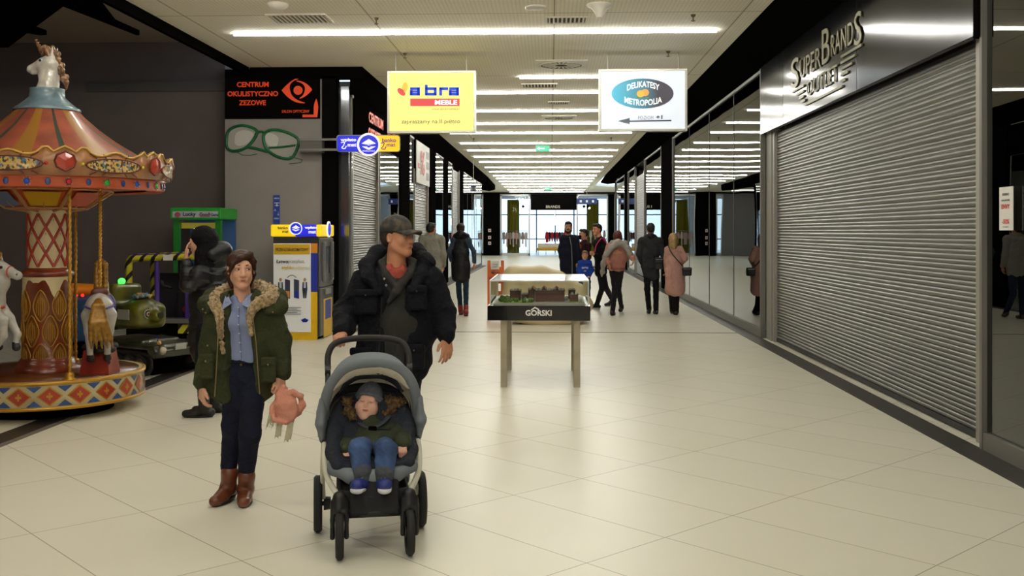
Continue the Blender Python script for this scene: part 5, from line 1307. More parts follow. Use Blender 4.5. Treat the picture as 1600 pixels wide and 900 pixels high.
# ================================================================ FAR HALL AND SHOP
def far():
    YF = 72.0; zf = lambda py: P(0, py, YF).z; xf = lambda px: P(px, 0, YF).x
    def wb(n, p0, p1, mat, d=.4, y=YF): a = P(p0[0], p1[1], y); b = P(p1[0], p0[1], y); return struct(MB().box2((a.x, y, max(0, a.z)), (b.x, y + d, b.z)).build(n, mat))
    wb('wall_far_lintel', (600, 290), (1200, 303), BLACK)
    wb('wall_far_1', (755, 303), (781, 402), BLACK); wb('wall_far_2', (829, 303), (901, 328), BLACK); wb('wall_far_3', (950, 303), (960, 402), BLACK)
    wb('wall_far_4', (640, 303), (742, 402), M('far_grey', '6f6d6e', .6)); wb('wall_far_5', (1010, 303), (1200, 402), M('far_grey', '6f6d6e', .6))
    sbox('wall_far_left', (-13.2, 51, 0), (-13, 76, 4.6), BLACK); sbox('wall_far_right', (13, 55, 0), (13.2, 76, 4.6), BLACK)
    sbox('wall_west', (-13, 50.9, 0), (-3.45, 51.1, 4.6), COLBLACK); sbox('wall_east', (3.4, 53.6, 0), (13, 53.8, 4.6), COLBLACK)
    sbox('floor_shop', (-14, 72.5, 0), (14, 95, .01), M('shop_floor_pale', 'c9d2da', .25))
    sbox('ceiling_shop', (-14, 72.3, 4.4), (14, 84, 4.6), LITWALL)
    for i, x in enumerate((-13, -4.2, 6.2)): sbox('wall_shop_%d' % i, (x - .1, 72.5, 0), (x + .1, 84, 4.4), LITWALL)
    # shop window frames with glass
    k = 0
    for (x0, x1, y0) in ((782, 828, 304), (901, 950, 304), (960, 1008, 304), (742, 755, 304)):
        k += 1; fr = MB(); a = P(x0, 400, YF); b = P(x1, y0, YF); w = .09
        fr.box2((a.x, YF - .05, 0), (a.x + w, YF + .1, b.z)); fr.box2((b.x - w, YF - .05, 0), (b.x, YF + .1, b.z)); fr.box2((a.x, YF - .05, b.z - w), (b.x, YF + .1, b.z)); fr.box2((a.x, YF - .05, 0), (b.x, YF + .1, .18))
        o = struct(fr.build('window_%d' % (30 + k), M('far_frame', 'c4c2bf', .4, .3)))
        MB().box2((a.x + w, YF, .18), (b.x - w, YF + .01, b.z - w)).build('pane', CLEAR, o)
    # outer glazing of the shop with mullions, daylight beyond
    fr = MB()
    for x in np.arange(-12, 13, 1.55): fr.box2((x - .05, 84, 0), (x + .05, 84.15, 4.4))
    for z in (1.1, 3.1): fr.box2((-13, 84, z - .04), (13, 84.1, z + .04))
    struct(fr.build('window_40', M('glazing_frame', '8e98a4', .5)))
    t = thing('shop_sign', 'small pale letters on the black panel of the shop at the far end', 'shop sign', P(864, 326, YF - .05))
    face_text(t, 'BRANDS', 864, 323, 4.2, 22, M('pale_letters', 'a9a391', .4, emit=.1), Y=YF - .012, bold=.02)
    CUR = M('curtain_olive', '87801a', .7)
    for cx, lb in ((802, 'olive curtain in the far shop window left of the entrance'), (926, 'olive curtain in the far shop window right of the entrance, behind the group of people')):
        Y = 74; a = P(cx - 9.5, 397, Y); b = P(cx + 9.5, 312, Y); N = 60; vs = []
        for i in range(N + 1):
            x = a.x + (b.x - a.x) * i / N; y = Y + .10 * math.sin(i * .9) + .04 * math.sin(i * 2.3); vs += [(x, y, .012), (x, y, b.z)]
        tag(MB().add(vs, [(2 * i, 2 * i + 2, 2 * i + 3, 2 * i + 1) for i in range(N)], 0, True).build('curtain', CUR), lb, 'curtain')
    # garments on rails
    gc = ['c9b3a6', 'd6b7ab', 'b99c92', 'e0cfc6', 'd8a99f', 'c7c3c0', 'b49a8a', 'dcc0b8']
    def garment(x, y, z, w, L, col, label, grp):
        w *= .6
        s = SDF(.03, .03); s.cap((x, y, z), (x, y, z - L), w * .8, w, sq=((0, 1, 0), .5)); s.cap((x, y, z + .02), (x, y, z + .08), .03, .03); s.cap((x - w * .6, y, z), (x - w * 1.1, y, z - .35), .06, .05); s.cap((x + w * .6, y, z), (x + w * 1.1, y, z - .35), .06, .05)
        tag(s.mesh('hanging_garment', M('cloth_' + col, col, .8), smooth_iter=0), label, 'garment', grp)
    def rail(x0, x1, y, z, label):
        t = thing('clothes_rail', label, 'clothes rail', ((x0 + x1) / 2, y, 0)); MB().cyl((x0, y, z), (x1, y, z), .02).build('rail', STEEL, t)
        for x in (x0, x1): MB().cyl((x, y, 0), (x, y, z), .02).build('post', STEEL, t)
    Y = 73.3; xa, xb = P(785, 0, Y).x, P(824, 0, Y).x; rail(xa, xb, Y, 1.75, 'clothes rail with pale garments in the far left shop window')
    for i in range(8): x = xa + (xb - xa) * (i + .5) / 8; garment(x, Y, 1.6 - .02 * (i % 3), .11, .75 + .2 * (i % 2), gc[i], ['cream', 'blush', 'brown', 'ivory', 'salmon', 'pale grey', 'taupe', 'light pink'][i] + ' garment on the rail in the far left shop window', 'pale garments in the far shop window')
    Y = 76; xa, xb = P(853, 0, Y).x, P(884, 0, Y).x; rail(xa, xb, Y, 1.75, 'clothes rail with red and black clothes inside the far shop entrance')
    cl = ['c32029', '1d1c24', 'c4202a', '20222a', 'b81f28', '23242c', '6a7a78', 'c9282f']
    for i in range(8): x = xa + (xb - xa) * (i + .5) / 8; garment(x, Y, 1.6, .10 if i else .2, .6, cl[i], ['wide red top, first', 'black top, second', 'bright red top, third', 'dark top, fourth', 'deep red top, fifth', 'charcoal top, sixth', 'grey green top, seventh', 'red top, last'][i] + ' on the far shop entrance rail', 'dark and red garments inside the far shop')
    Y = 73.5; xa, xb = P(905, 0, Y).x, P(948, 0, Y).x; rail(xa, xb, Y, 1.8, 'clothes rail with pale garments in the far shop window behind the people')
    for i in range(6): x = xa + (xb - xa) * (i + .5) / 6; garment(x, Y, 1.7, .1, .8, gc[(i + 3) % 8], ['ivory', 'salmon', 'pale grey', 'taupe', 'light pink', 'cream'][i] + ' garment in the far shop window behind the people', 'pale garments behind the people')
    # yellow bench
    Y = 73; t = thing('yellow_bench', 'long yellow upholstered bench on thin legs at the far shop entrance', 'bench', (P(860, 0, Y).x, Y, 0)); xa, xb = P(839, 0, Y).x, P(886, 0, Y).x
    MB().box2((xa, Y, .33), (xb, Y + .6, .56)).build('seat', M('bench_yellow', 'c79a12', .6), t, bevel=.05)
    MB().box2((xa + .05, Y + .1, .57), (xb - .3, Y + .5, .85)).build('folded_clothes', M('folded_cream', 'd8cbb8', .8), t, bevel=.05)
    for x in (xa + .1, xb - .1): MB().cyl((x, Y + .1, 0), (x, Y + .1, .33), .02).build('leg', STEEL, t)
    m = MB(); q = P(867, 346, 75); m.ell(q, (.28, .28, .28), 0, 16); m.cyl(q, (q.x, q.y, 4.39), .015, n=6); tag(m.build('globe_lamp', M('globe_glow', 'fff6ea', .4, emit=3)), 'round glowing globe lamp inside the far shop entrance', 'lamp')
    # three small wall pictograms on the black panel
    for i, py in enumerate((360, 371, 380)):
        c_ = P(765, py, YF - .03); m = MB(); m.box(c_, (.2, .03, .22)); m.box(c_ + Vector((0, -.02, 0)), (.09, .01, .1), 1)
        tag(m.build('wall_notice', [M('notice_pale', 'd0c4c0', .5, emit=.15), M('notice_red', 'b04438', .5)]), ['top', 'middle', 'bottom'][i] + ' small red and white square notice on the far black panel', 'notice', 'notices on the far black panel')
    # blue direction boards
    for px0, px1, py0, py1, Y, lb in ((901, 933, 310, 319, 60, 'blue hanging direction board with white pictograms before the far shop'), (735, 744, 290, 300, 40, 'small blue hanging board high at the left end of the corridor')):
        t = thing('direction_sign', lb, 'hanging sign', P((px0 + px1) / 2, py1, Y)); a = P(px0, py1, Y); b = P(px1, py0, Y)
        MB().box2((a.x, Y, a.z), (b.x, Y + .1, b.z)).build('board', M('sign_navy', '1f2f66', .4, emit=.15), t)
        m = MB()
        for f in (.2, .5, .8): x = a.x + (b.x - a.x) * f; m.box2((x - .06, Y - .01, (a.z + b.z) / 2 - .07), (x + .06, Y, (a.z + b.z) / 2 + .07))
        m.build('pictograms', PW, t)
        MB().cyl(((a.x + b.x) / 2, Y + .05, b.z), ((a.x + b.x) / 2, Y + .05, ZC), .015, n=6).build('suspension_rod', ALU, t)
    for px, lb in ((817, 'black spotlight in the far left shop window'), (912, 'left spotlight of the pair in the far right shop window'), (918, 'right spotlight of the pair in the far right shop window')):
        q = P(px, 322, 73); m = MB(); m.cyl(q, q + Vector((.12, -.2, -.15)), .09, .1, 12); m.cyl(q + Vector((.12, -.2, -.15)), q + Vector((.125, -.21, -.157)), .085, n=12, mat=1); m.cyl(q, (q.x, q.y, 4.39), .012, n=6)
        tag(m.build('spotlight', [BLACK, M('spot_glow', 'fffdf8', .4, emit=8)]), lb, 'spotlight')
far()
# ================================================================ PEOPLE
SKIN = M('skin_fair', 'cf9a7e', .5, noise=(12, .06)); SKIN2 = M('skin_warm', 'bd8263', .5, noise=(12, .08)); SKINB = M('skin_baby', 'd9a690', .5)
EYEW = M('eye_white', 'd8d2cc', .2); IRIS = M('eye_iris', '35291f', .15); LIPC = M('lip_rose', 'a45a50', .45)
def RZ(d): return Matrix.Rotation(math.radians(d), 4, 'Z')
def RX(d): return Matrix.Rotation(math.radians(d), 4, 'X')
def RY(d): return Matrix.Rotation(math.radians(d), 4, 'Y')
def head_prims(s, T, fem=False, full=True, chub=0):
    o = s.T; s.T = T
    s.ell((0, .018, .035), (.074, .092, .082), .02); s.ell((0, -.028, -.025), (.056 if fem else .060, .066, .085), .03)
    jw = .040 if fem else .046
    for x in (-1, 1): s.cap((x * jw, .0, -.052), (x * .012, -.062, -.098), .028, .020 if fem else .024, .025); s.ell((x * (.030 if fem else .034), -.062, -.03), ((.022 if fem else .026) + chub, .024 + chub, .026 + chub), .02)
    s.ell((0, -.072, -.098), (.02, .018, .018), .02)
    if full:
        s.cap((-.038, -.078, .026), (.038, -.078, .026), .011, .011, .02)
        for x in (-1, 1): s.ell((x * .031, -.092, .006), (.017, .016, .012), .010, op=1)
        for x in (-1, 1): s.ell((x * .031, -.072, .006), (.0155, .014, .0115), .004)
    s.cap((0, -.086, .012), (0, -.108, -.030), .008, .0125, .012); 
    for x in (-1, 1): s.ell((x * .011, -.100, -.034), (.009, .010, .008), .006)
    s.cap((-.016, -.086, -.062), (.016, -.086, -.062), .011, .011, .012)
    for x in (-1, 1): s.ell((x * .077, .012, -.004), (.010, .021, .032), .008); s.ell((x * .084, .006, -.004), (.006, .010, .018), .004, op=1)
    s.T = o
def face_bits(par, T, eyes=True, lip=LIPC, brow='2e1f16', look=0, iris=IRIS, out=0):
    q = lambda x, y, z: T @ Vector((x, y - out, z)); k = T.to_scale()[0]; R = T.to_3x3().normalized()
    for x in (-1, 1):
        if eyes:
            m = MB(); m.ell(q(x * .031, -.0785, .006), (.0125 * k, .0095 * k, .0072 * k), 0, 14, R=R); m.ell(q(x * .031 + look * .004, -.0862, .006), (.0058 * k, .0035 * k, .0058 * k), 1, 12, R=R); m.build('eye', [EYEW, iris], par)
            m = MB(); m.tube([q(x * .031 + a * .0135, -.0865 + abs(a) * .005, .012 - a * a * .006) for a in (-1, -.5, 0, .5, 1)], .0018 * k, 5); m.build('eyelash', M('lash_dark', '1c1410', .6), par)
        else:
            m = MB(); m.tube([q(x * .031 + a * .014, -.087 + abs(a) * .004, .001 - (1 - a * a) * .004) for a in (-1, -.5, 0, .5, 1)], .0016 * k, 5); m.build('eyelash', M('lash_brown', '6b4a38', .6), par)
        if brow:
            m = MB(); m.tube([q(x * (.016 + .032 * a), -.0915 + a * .012, 0.0305 + .005 * math.sin(a * 2.6) - .004 * a) for a in (0, .25, .5, .75, 1)], [.003 * k, .0035 * k, .003 * k, .0022 * k, .001 * k], 5); m.build('eyebrow', M('brow_' + brow, brow, .8), par)
    m = MB(); m.tube([q(a * .026, -.0985 + abs(a) ** 2 * .014, -.059 - .001 * (1 - abs(a))) for a in (-1, -.5, 0, .5, 1)], [.001 * k, .0035 * k, .004 * k, .0035 * k, .001 * k], 6); m.tube([q(a * .021, -.0975 + abs(a) ** 2 * .014, -.066) for a in (-1, -.5, 0, .5, 1)], [.001 * k, .004 * k, .005 * k, .004 * k, .001 * k], 6); m.build('lips', lip, par)
def hand(s, w, d, n, th, sc=1.0, curl=.5, m=0, thumb=.6, spread=.0):
    w = Vector(w); d = Vector(d).normalized(); n = Vector(n).normalized(); th = (Vector(th) - d * Vector(th).dot(d)).normalized(); n = (n - d * n.dot(d) - th * n.dot(th)).normalized()
    for i, (ln, off) in enumerate(((.92, .030), (1, .010), (.95, -.010), (.76, -.029))):
        kn = w + (d * (.085 - abs(i - 1) * .004) + th * off) * sc
        s.cap(w + th * off * .5 * sc + d * .01 * sc, kn, .015 * sc, .012 * sc, .012, m)
        a = 0; p = kn; r = .0098 * sc * (.9 if i == 3 else 1)
        for j, L in enumerate((.042, .027, .021)):
            a += curl * (.9, 1.3, .9)[j] + (.04 * i if j == 0 else 0)
            v = (d * math.cos(a) + n * math.sin(a) + th * spread * (1.5 - i)).normalized(); p2 = p + v * L * ln * sc; s.cap(p, p2, r, r * .9, .003, m); p = p2; r *= .9
    p0 = w + (d * .022 + th * .022) * sc; p1 = p0 + (th * .75 * (1.2 - thumb) + d * .65 + n * .45 * thumb).normalized() * .042 * sc; p2 = p1 + (d * .85 + th * .3 * (1 - thumb) + n * .5 * thumb).normalized() * .030 * sc
    s.cap(w + d * .01 * sc, p0, .018 * sc, .017 * sc, .012, m); s.cap(p0, p1, .015 * sc, .0115 * sc, .008, m); s.cap(p1, p2, .0115 * sc, .0095 * sc, .004, m)
class Fig:
    """pose taken from joints; a = side on the left of the picture, b = side on the right"""
    def __init__(f, label, Y, yaw, J, hd, hyaw=None, hpitch=0, hroll=0, hs=1.0, feet=None, skin=SKIN, fem=False, h=.007, hands=None, armr=.9, legr=.72, face=True, torso=.10, group=None, cat='person', chub=0, extra=None):
        f.Y = Y; f.yaw = yaw; f.h = h
        f.J = {k: P(v[0], v[1], Y) + Vector((0, v[2] if len(v) > 2 else 0, 0)) for k, v in J.items()}
        f.F = Vector((math.sin(math.radians(yaw)), -math.cos(math.radians(yaw)), 0)); f.S = Vector((-f.F.y, f.F.x, 0))
        J = f.J; j = J
        f.T = Matrix.Translation(P(hd[0], hd[1], Y) + Vector((0, hd[2] if len(hd) > 2 else 0, 0))) @ RZ(yaw if hyaw is None else hyaw) @ RX(hpitch) @ RY(hroll) @ Matrix.Scale(hs, 4)
        f.feet = {}
        for k, v in (feet or {}).items():
            g = PZ(v[0], v[1], 0); f.feet[k] = (g, v[2], v[3] if len(v) > 3 else 0)   # ground point, toe yaw, heel lift
            j['f' + k] = g + Vector((0, 0, .085 + (v[3] if len(v) > 3 else 0)))
        s = f.s = SDF(h, .03)
        head_prims(s, f.T, fem, face, chub)
        hc = f.T @ Vector((0, .012, -.05)); nb = j['nk']
        s.cap(hc, nb, .052 * hs * (.92 if fem else 1.08), .058 * hs * (.92 if fem else 1.1), .025)
        for a in 'ab': s.cap(nb - Vector((0, 0, .04)), j['s' + a] - Vector((0, 0, .02)), .04, .035, .04)
        pel = (j['ha'] + j['hb']) / 2
        s.chain([nb - Vector((0, 0, .07)), nb - Vector((0, 0, .22)), pel + Vector((0, 0, .05))], [.05, torso * .9, torso * .85], .04, sq=(f.S, 1.35))
        for a in 'ab':
            s.chain([j['s' + a], j['e' + a], j['w' + a]], [.045 * armr, .036 * armr, .026 * armr], .015)
            s.chain([j['h' + a], j['k' + a], j['f' + a]], [.075 * legr, .052 * legr, .038 * legr], .03)
        for a, v in (hands or {}).items():
            hand(s, j['w' + a], *v[:3], **(v[3] if len(v) > 3 else {}))
        if extra: extra(s, f)
        lo = min((p[0].z for p in f.feet.values()), default=0)
        f.o = s.mesh('person', skin, loc=Vector((pel.x, pel.y, 0)))
        tag(f.o, label, cat, group)
    def g(f, h=None, k=.03): return SDF(h or f.h, k)
    def sleeves(f, s, r0, r1, r2, sides='ab', k=.03, stop=.0):
        j = f.J
        for a in sides:
            w = j['w' + a] + (j['e' + a] - j['w' + a]).normalized() * stop
            s.chain([j['s' + a], j['e' + a], w], [r0, r1, r2], k)
    def torso(f, s, rows, ctr=None, k=.05):
        """rows of (px, py, half width px, depth m)"""
        sc = f.Y / FPX; prev = None
        for r in rows:
            p = P(r[0], r[1], f.Y) + Vector((0, r[4] if len(r) > 4 else 0, 0)); d = r[3]; w = r[2] * sc
            if prev: s.cap(prev[0], p, prev[1], d, k, sq=(f.S, (prev[2] / prev[1] + w / d) / 2))
            prev = (p, d, w)
    def trousers(f, mat, r=(.088, .062, .05), top=None, amp=.004, cuff=0, h=None, name='trousers', seed=1):
        s = f.g(h); j = f.J
        pel = (j['ha'] + j['hb']) / 2
        if top: s.cap(pel, P(top[0], top[1], f.Y) + Vector((0, pel.y - f.Y, 0)), .10 * r[0] / .088, .095 * r[0] / .088, .03, sq=(f.S, 1.35))
        for a in 'ab':
            s.chain([j['h' + a], j['k' + a], j['f' + a] + Vector((0, 0, cuff))], list(r), .02)
        return s.mesh(name, mat, f.o, disp=wob(amp, 45, seed, (.6, .6, 1)))
    def shoes(f, mat, sole=None, L=.25, boot=0, w=.045, name='shoe', heel=0):
        for a, (g, ty, lift) in f.feet.items():
            F = Vector((math.sin(math.radians(ty)), -math.cos(math.radians(ty)), 0)); A = g + Vector((0, 0, .075 + lift)); S_ = Vector((-F.y, F.x, 0))
            s = SDF(min(f.h, .007), .02); toe = g + F * (L * .62) + Vector((0, 0, .034)); bk = g - F * L * .22 + Vector((0, 0, .045 + lift + heel))
            s.cap(bk, A, .038, .042, .02); s.cap(A, g + F * L * .35 + Vector((0, 0, .045)), .045, .036, .02, sq=(S_, 1.1)); s.cap(g + F * L * .3 + Vector((0, 0, .038)), toe, .036, .029, .02, sq=(S_, w / .036)); s.cap(bk, toe, .034, .03, .02)
            if boot: s.cap(A, A + (f.J['k' + a] - A).normalized() * boot, .047, .054, .02)
            s.box((0, 0, -.5), (9, 9, .5), .0, .004, op=1) if False else None
            o = s.mesh(name, mat, f.o)
            m = MB(); N = 16; vs = []
            for z, e in ((.002, 0), (.02, .003)):
                for i in range(N):
                    t = i * 2 * math.pi / N; fx = .5 * L * .98 * math.cos(t); wx = (w * (1 - .12 * (math.cos(t) < 0)) + e) * math.sin(t)
                    vs.append(g + F * (fx + L * .2) + S_ * wx + Vector((0, 0, z + (lift + heel * 0) * (1 - (math.cos(t) + 1) / 2))))
            m.add(vs, [tuple(range(N))[::-1], tuple(range(N, 2 * N))] + [(i, (i + 1) % N, N + (i + 1) % N, N + i) for i in range(N)]); m.build('sole', sole or M('sole_black', '100e0d', .6), o)
            if heel: mb = MB(); mb.cyl(g - F * L * .2 + Vector((0, 0, .002)), bk, .012, .028, 10); mb.build('heel', mat, o)
    def hair(f, mat, style='short', seed=2, amp=.004):
        s = SDF(min(f.h, .006), .012); s.T = f.T
        if style in ('short', 'fade'):
            s.ell((0, .03, .045), (.082, .094, .084), .02); s.ell((0, .05, -.0), (.078, .07, .07), .02); s.ell((0, -.095, -.02), (.075, .075, .085), .01, op=1)
            if style == 'short': s.ell((0, -.05, .095), (.06, .045, .03), .02)
        if style == 'woman_short':
            s.ell((0, .026, .040), (.087, .098, .086), .02); s.ell((0, .05, -.02), (.082, .075, .09), .02)
            s.ell((.010, -.105, -.033), (.060, .085, .090), .010, op=1)
            s.chain([(.05, -.055, .100), (-.02, -.080, .075), (-.062, -.068, .035), (-.076, -.036, -.01)], [.017, .018, .015, .010], .015); s.chain([(.045, -.055, .10), (.072, -.05, .055), (.079, -.03, .0)], [.016, .014, .010], .012)
            for x in (-1, 1): s.cap((x * .072, .03, -.03), (x * .05, .05, -.11), .026, .016, .02)
        if style == 'long':
            s.ell((0, .03, .05), (.088, .098, .085), .02); s.cap((0, .05, .0), (0, .055, -.15), .085, .075, .03); s.cap((-.05, .03, 0), (-.06, .02, -.17), .045, .03, .03); s.cap((.05, .03, 0), (.06, .02, -.17), .045, .03, .03)
            s.ell((0, -.115, -.03), (.07, .08, .095), .01, op=1)
        if style == 'bun': s.ell((0, .03, .05), (.085, .098, .085), .02); s.ell((0, .05, -.0), (.078, .07, .07), .02); s.ell((0, .10, .08), (.045, .045, .04), .02); s.ell((0, -.1, -.02), (.075, .08, .085), .01, op=1)
        if style == 'beard':
            s.chain([(-.07, -.01, -.02), (-.055, -.04, -.085), (0, -.078, -.118), (.055, -.04, -.085), (.07, -.01, -.02)], [.012, .024, .026, .024, .012], .015); s.cap((-.02, -.10, -.046), (.02, -.10, -.046), .008, .008, .01)
        return s.mesh('beard' if style == 'beard' else 'hair', mat, f.o, disp=wob(amp, 120, seed, (1, 1, .3)))
def cloth(name, col, amt=.12, rough=.85, bump=(15, .85, .03), sheen=.0, col2=None, nscale=3): return M(name, col, rough, noise=(nscale, amt), bump=bump, col2=col2, sheen=sheen, spec=.2)
def bag_strap(f, pts, mat, r=.012): 
    m = MB(); m.tube([P(x, y, f.Y) + Vector((0, d, 0)) for x, y, d in sm(pts, 5, False)], r, 6, flat=.4); return m.build('strap', mat, None)
# ---------------------------------------------------------------- woman in the green parka
def parka_woman():
    Y = 6.2; c = Y / FPX
    def w(px, py, d): return P(px, py, Y) + Vector((0, d, 0))
    f = Fig('woman with short auburn hair walking in open olive parka, blue shirt and dark jeans', Y, 4,
            dict(nk=(377, 470, .03), sa=(338, 489, .03), sb=(418, 487, .03), ea=(327, 545, .04), wa=(318, 602, -.03), eb=(433, 535, .06), wb=(441, 588, -.02), ha=(367, 586, .02), hb=(396, 586, .02), ka=(362, 668, .02), kb=(394, 676, -.05)),
            (377, 421, 0), hyaw=24, hpitch=2, hs=.985, feet=dict(a=(357, 782, -14, .012), b=(384, 783, 12)), fem=True, h=.0045,
            hands=dict(a=((.03, -.1, -1), (.3, .4, 0), (.6, -.7, 0), dict(sc=.92, curl=.45)), b=((.0, -.25, -1), (-.5, -.3, 0), (-.5, -.6, 0), dict(sc=.92, curl=.9))), torso=.085)
    face_bits(f.o, f.T, look=.9, brow='3a2217')
    f.hair(M('hair_auburn', '3a1d14', .5, noise=(60, .5), spec=.3, stretch=(1, 1, .25), bump=(90, .6, .004)), 'woman_short', amp=.0016)
    DEN = cloth('dark_navy_denim', '171a2c', .2); s = f.g(.006, .02)
    s = f.trousers(DEN, (.080, .064, .047), top=(381, 566), amp=.0035, cuff=.06, h=.006)
    m = MB(); m.tube([w(381, 566, .02) + Vector((.128 * math.sin(a), -.083 * math.cos(a) * 1.0, -.0)) for a in [k * math.pi / 14 for k in range(28)]], .014, 6, 0, True, True, flat=.35); m.build('waistband', cloth('waist_denim', '12141f'), f.o)
    m = MB(); m.ell(w(383, 567, -.083), (.008, .004, .008), 0, 10); m.build('jeans_button', M('button_brass', '8a6a3a', .3, .8), f.o)
    BT = M('boot_brown', '6a351e', .4, noise=(12, .25), coat=.15)
    f.shoes(BT, M('boot_sole', '1c1310', .6), L=.245, boot=.105, w=.044, name='ankle_boot')
    SH = cloth('shirt_blue', '7f88aa', .08, bump=(30, .5, .006)); s = f.g(.006, .03)
    f.torso(s, [(378, 478, 26, .075, .03), (378, 500, 29, .088, .03), (380, 530, 26, .083, .03), (381, 556, 29, .083, .03), (382, 566, 31, .084, .03)]); f_ = s
    s.ell(w(370, 503, -.04), (.055, .045, .05)); s.ell(w(391, 503, -.04), (.055, .045, .05)); s.cap(w(377, 472, .02), w(377, 480, .02), .062, .075, .02)
    s.ell(w(379, 462, -.06), (.03, .06, .05), .012, op=1)
    shirt = s.mesh('shirt', SH, f.o, disp=wob(.004, 40, 5, (1, 1, .5)))
    SC_ = cloth('shirt_collar_blue', '8b94b4', .08)
    for sg, pts in ((-1, ((356, 461), (366, 474), (352, 484))), (1, ((394, 461), (384, 475), (398, 481)))):
        m = MB(); q = [w(*pts[0], -.05), w(*pts[1], -.08), w(*pts[2], -.085)]; m.add(q + [v + Vector((0, .012, -.002)) for v in q], [(0, 1, 2), (5, 4, 3), (0, 3, 4, 1), (1, 4, 5, 2), (2, 5, 3, 0)]); m.build('collar_flap', SC_, shirt, bevel=.002)
        m = MB(); m.tube([w(pts[0][0], pts[0][1] - 1, .0), w((pts[0][0] + pts[1][0]) / 2, pts[0][1] + 6, -.055), w(*pts[1], -.068)], .009, 6); m.build('collar_roll', SC_, shirt)
    m = MB(); m.tube([w(378, 477, -.068), w(379, 500, -.083), w(381, 530, -.075), w(382, 560, -.072)], .011, 6, flat=.3); m.build('placket', SC_, shirt)
    for py, d in ((479, -.078), (492, -.09), (505, -.094), (519, -.088), (533, -.083), (547, -.08)): m = MB(); m.ell(w(378.5 + (py - 479) * .05, py, d), (.0052, .003, .0052), 0, 8); m.build('button', M('button_white', 'd8d8dc', .3), shirt)
    # parka
    PK = cloth('parka_olive', '363922', .25, nscale=5); s = f.g(.006, .04)
    f.torso(s, [(377, 476, 38, .105, .04), (377, 500, 50, .125, .04), (379, 540, 51, .125, .04), (375, 580, 55, .13, .04), (374, 604, 57, .13, .04)], k=.03)
    s.cap(w(345, 480, .04), w(412, 478, .04), .075, .075, .04)
    f.sleeves(s, .078, .068, .054, stop=.03, k=.03)
    # the open front, cut through to the shirt
    for pts in (((379, 455), (379, 480)), ((380, 480), (383, 640))):
        s.cap(w(*pts[0], -.14), w(pts[1][0], pts[1][1], -.14), .085, .095 if pts[0][1] == 480 else .085, .012, op=1, sq=((0, 1, 0), 1.35))
    s.cap(w(381, 520, -.17), w(384, 640, -.17), .10, .118, .012, op=1, sq=((0, 1, 0), 1.35))
    s.cap(w(383, 590, -.02), w(384, 660, -.02), .085, .09, .01, op=1, sq=((0, 1, 0), .95))
    s.cap(w(377, 430, .0), w(377, 470, .0), .09, .07, .02, op=1)
    pk = s.mesh('parka', PK, f.o, disp=wob(.007, 30, 11, (1, .6, .9)))
    FUR = M('fur_cream_brown', 'b79e74', .95, noise=(55, .5), col2='6f5636', bump=(120, .9, .006), sheen=.3)
    s = SDF(.0055, .02); r_ = random.Random(4)
    path = [(357, 548, -.10), (353, 515, -.105), (351, 490, -.10), (340, 474, -.05), (338, 462, .03), (356, 452, .10), (378, 449, .12), (400, 452, .11), (420, 458, .03), (426, 466, -.05), (408, 474, -.085), (398, 492, -.10), (401, 520, -.105)]
    rad = [.012, .02, .028, .038, .042, .045, .045, .048, .05, .042, .036, .024, .012]
    pts = sm([p for p in path], 4, False)
    for i, p in enumerate(pts):
        R_ = float(np.interp(i / (len(pts) - 1), np.linspace(0, 1, len(rad)), rad)); c_ = w(*p)
        s.ell(c_, (R_ * .8,) * 3)
        for k in range(7): v = Vector((r_.gauss(0, 1), r_.gauss(0, 1), r_.gauss(0, 1))).normalized(); s.cap(c_ + v * R_ * .5, c_ + v * R_ * 1.08 + Vector((0, 0, .003)), R_ * .30, R_ * .12, .008)
    s.mesh('fur_trim', FUR, pk, disp=wob(.003, 260, 3))
    s = SDF(.007, .03); s.chain([w(*p) for p in ((333, 482, -.05), (322, 476, .0), (328, 466, .08), (352, 462, .15), (378, 460, .17), (404, 461, .15), (430, 468, .08), (436, 478, .0), (424, 484, -.05))], [.03, .045, .055, .065, .07, .065, .055, .05, .035], .03)
    s.mesh('hood', PK, pk, disp=wob(.006, 40, 9))
    ZP = M('zip_brass', 'a58f62', .35, .8)
    for pts in (((354, 490, -.135), (352, 530, -.14), (350, 570, -.14), (348, 614, -.15)), ((405, 495, -.13), (410, 530, -.135), (413, 570, -.14), (416, 610, -.14))):
        m = MB(); m.tube([w(*p) for p in pts], .0035, 5); m.build('zip', ZP, pk)
    for px, py in ((329, 560), (401, 560)):
        m = MB(); 
    for px, py, d in ((333, 556, -.12), (427, 562, -.10)):
        m = MB(); m.box(w(px, py, d), (.09, .03, .055)); m.box(w(px, py + 18, d + .005), (.085, .025, .11)); m.build('flap_pocket', PK, pk, bevel=.01); m = MB(); m.ell(w(px, py + 4, d - .018), (.006, .004, .006), 0, 8); m.build('snap_button', ZP, pk)
    for px, py, d in ((322, 482, -.04), (329, 487, -.07), (431, 486, -.05), (336, 536, -.12)): m = MB(); m.ell(w(px, py, d - .02), (.006, .005, .006), 0, 8); m.build('snap_button', ZP, pk)
    # scarf carried in the hand
    s = SDF(.006, .012); SCF = cloth('scarf_pink', 'dc9c88', .18, col2='c47f6c'); r_ = random.Random(2)
    cen = w(449, 636, -.05)
    for k in range(9):
        a0 = k * .7; pts = [cen + Vector((.055 * math.cos(a0 + t) * (1 + .1 * k % 2), .045 * math.sin(a0 * 1.3 + t), .085 * math.sin(a0 + t * 1.2) + .01)) for t in (0, .6, 1.2, 1.8, 2.4)]
        s.chain(pts, [.008, .013, .015, .013, .008], .004)
    s.cap(w(444, 604, -.04), w(449, 630, -.05), .022, .035, .02); s.ell(w(451, 638, -.05), (.068, .05, .088), .01); s.ell(w(444, 622, -.05), (.05, .045, .06), .02)
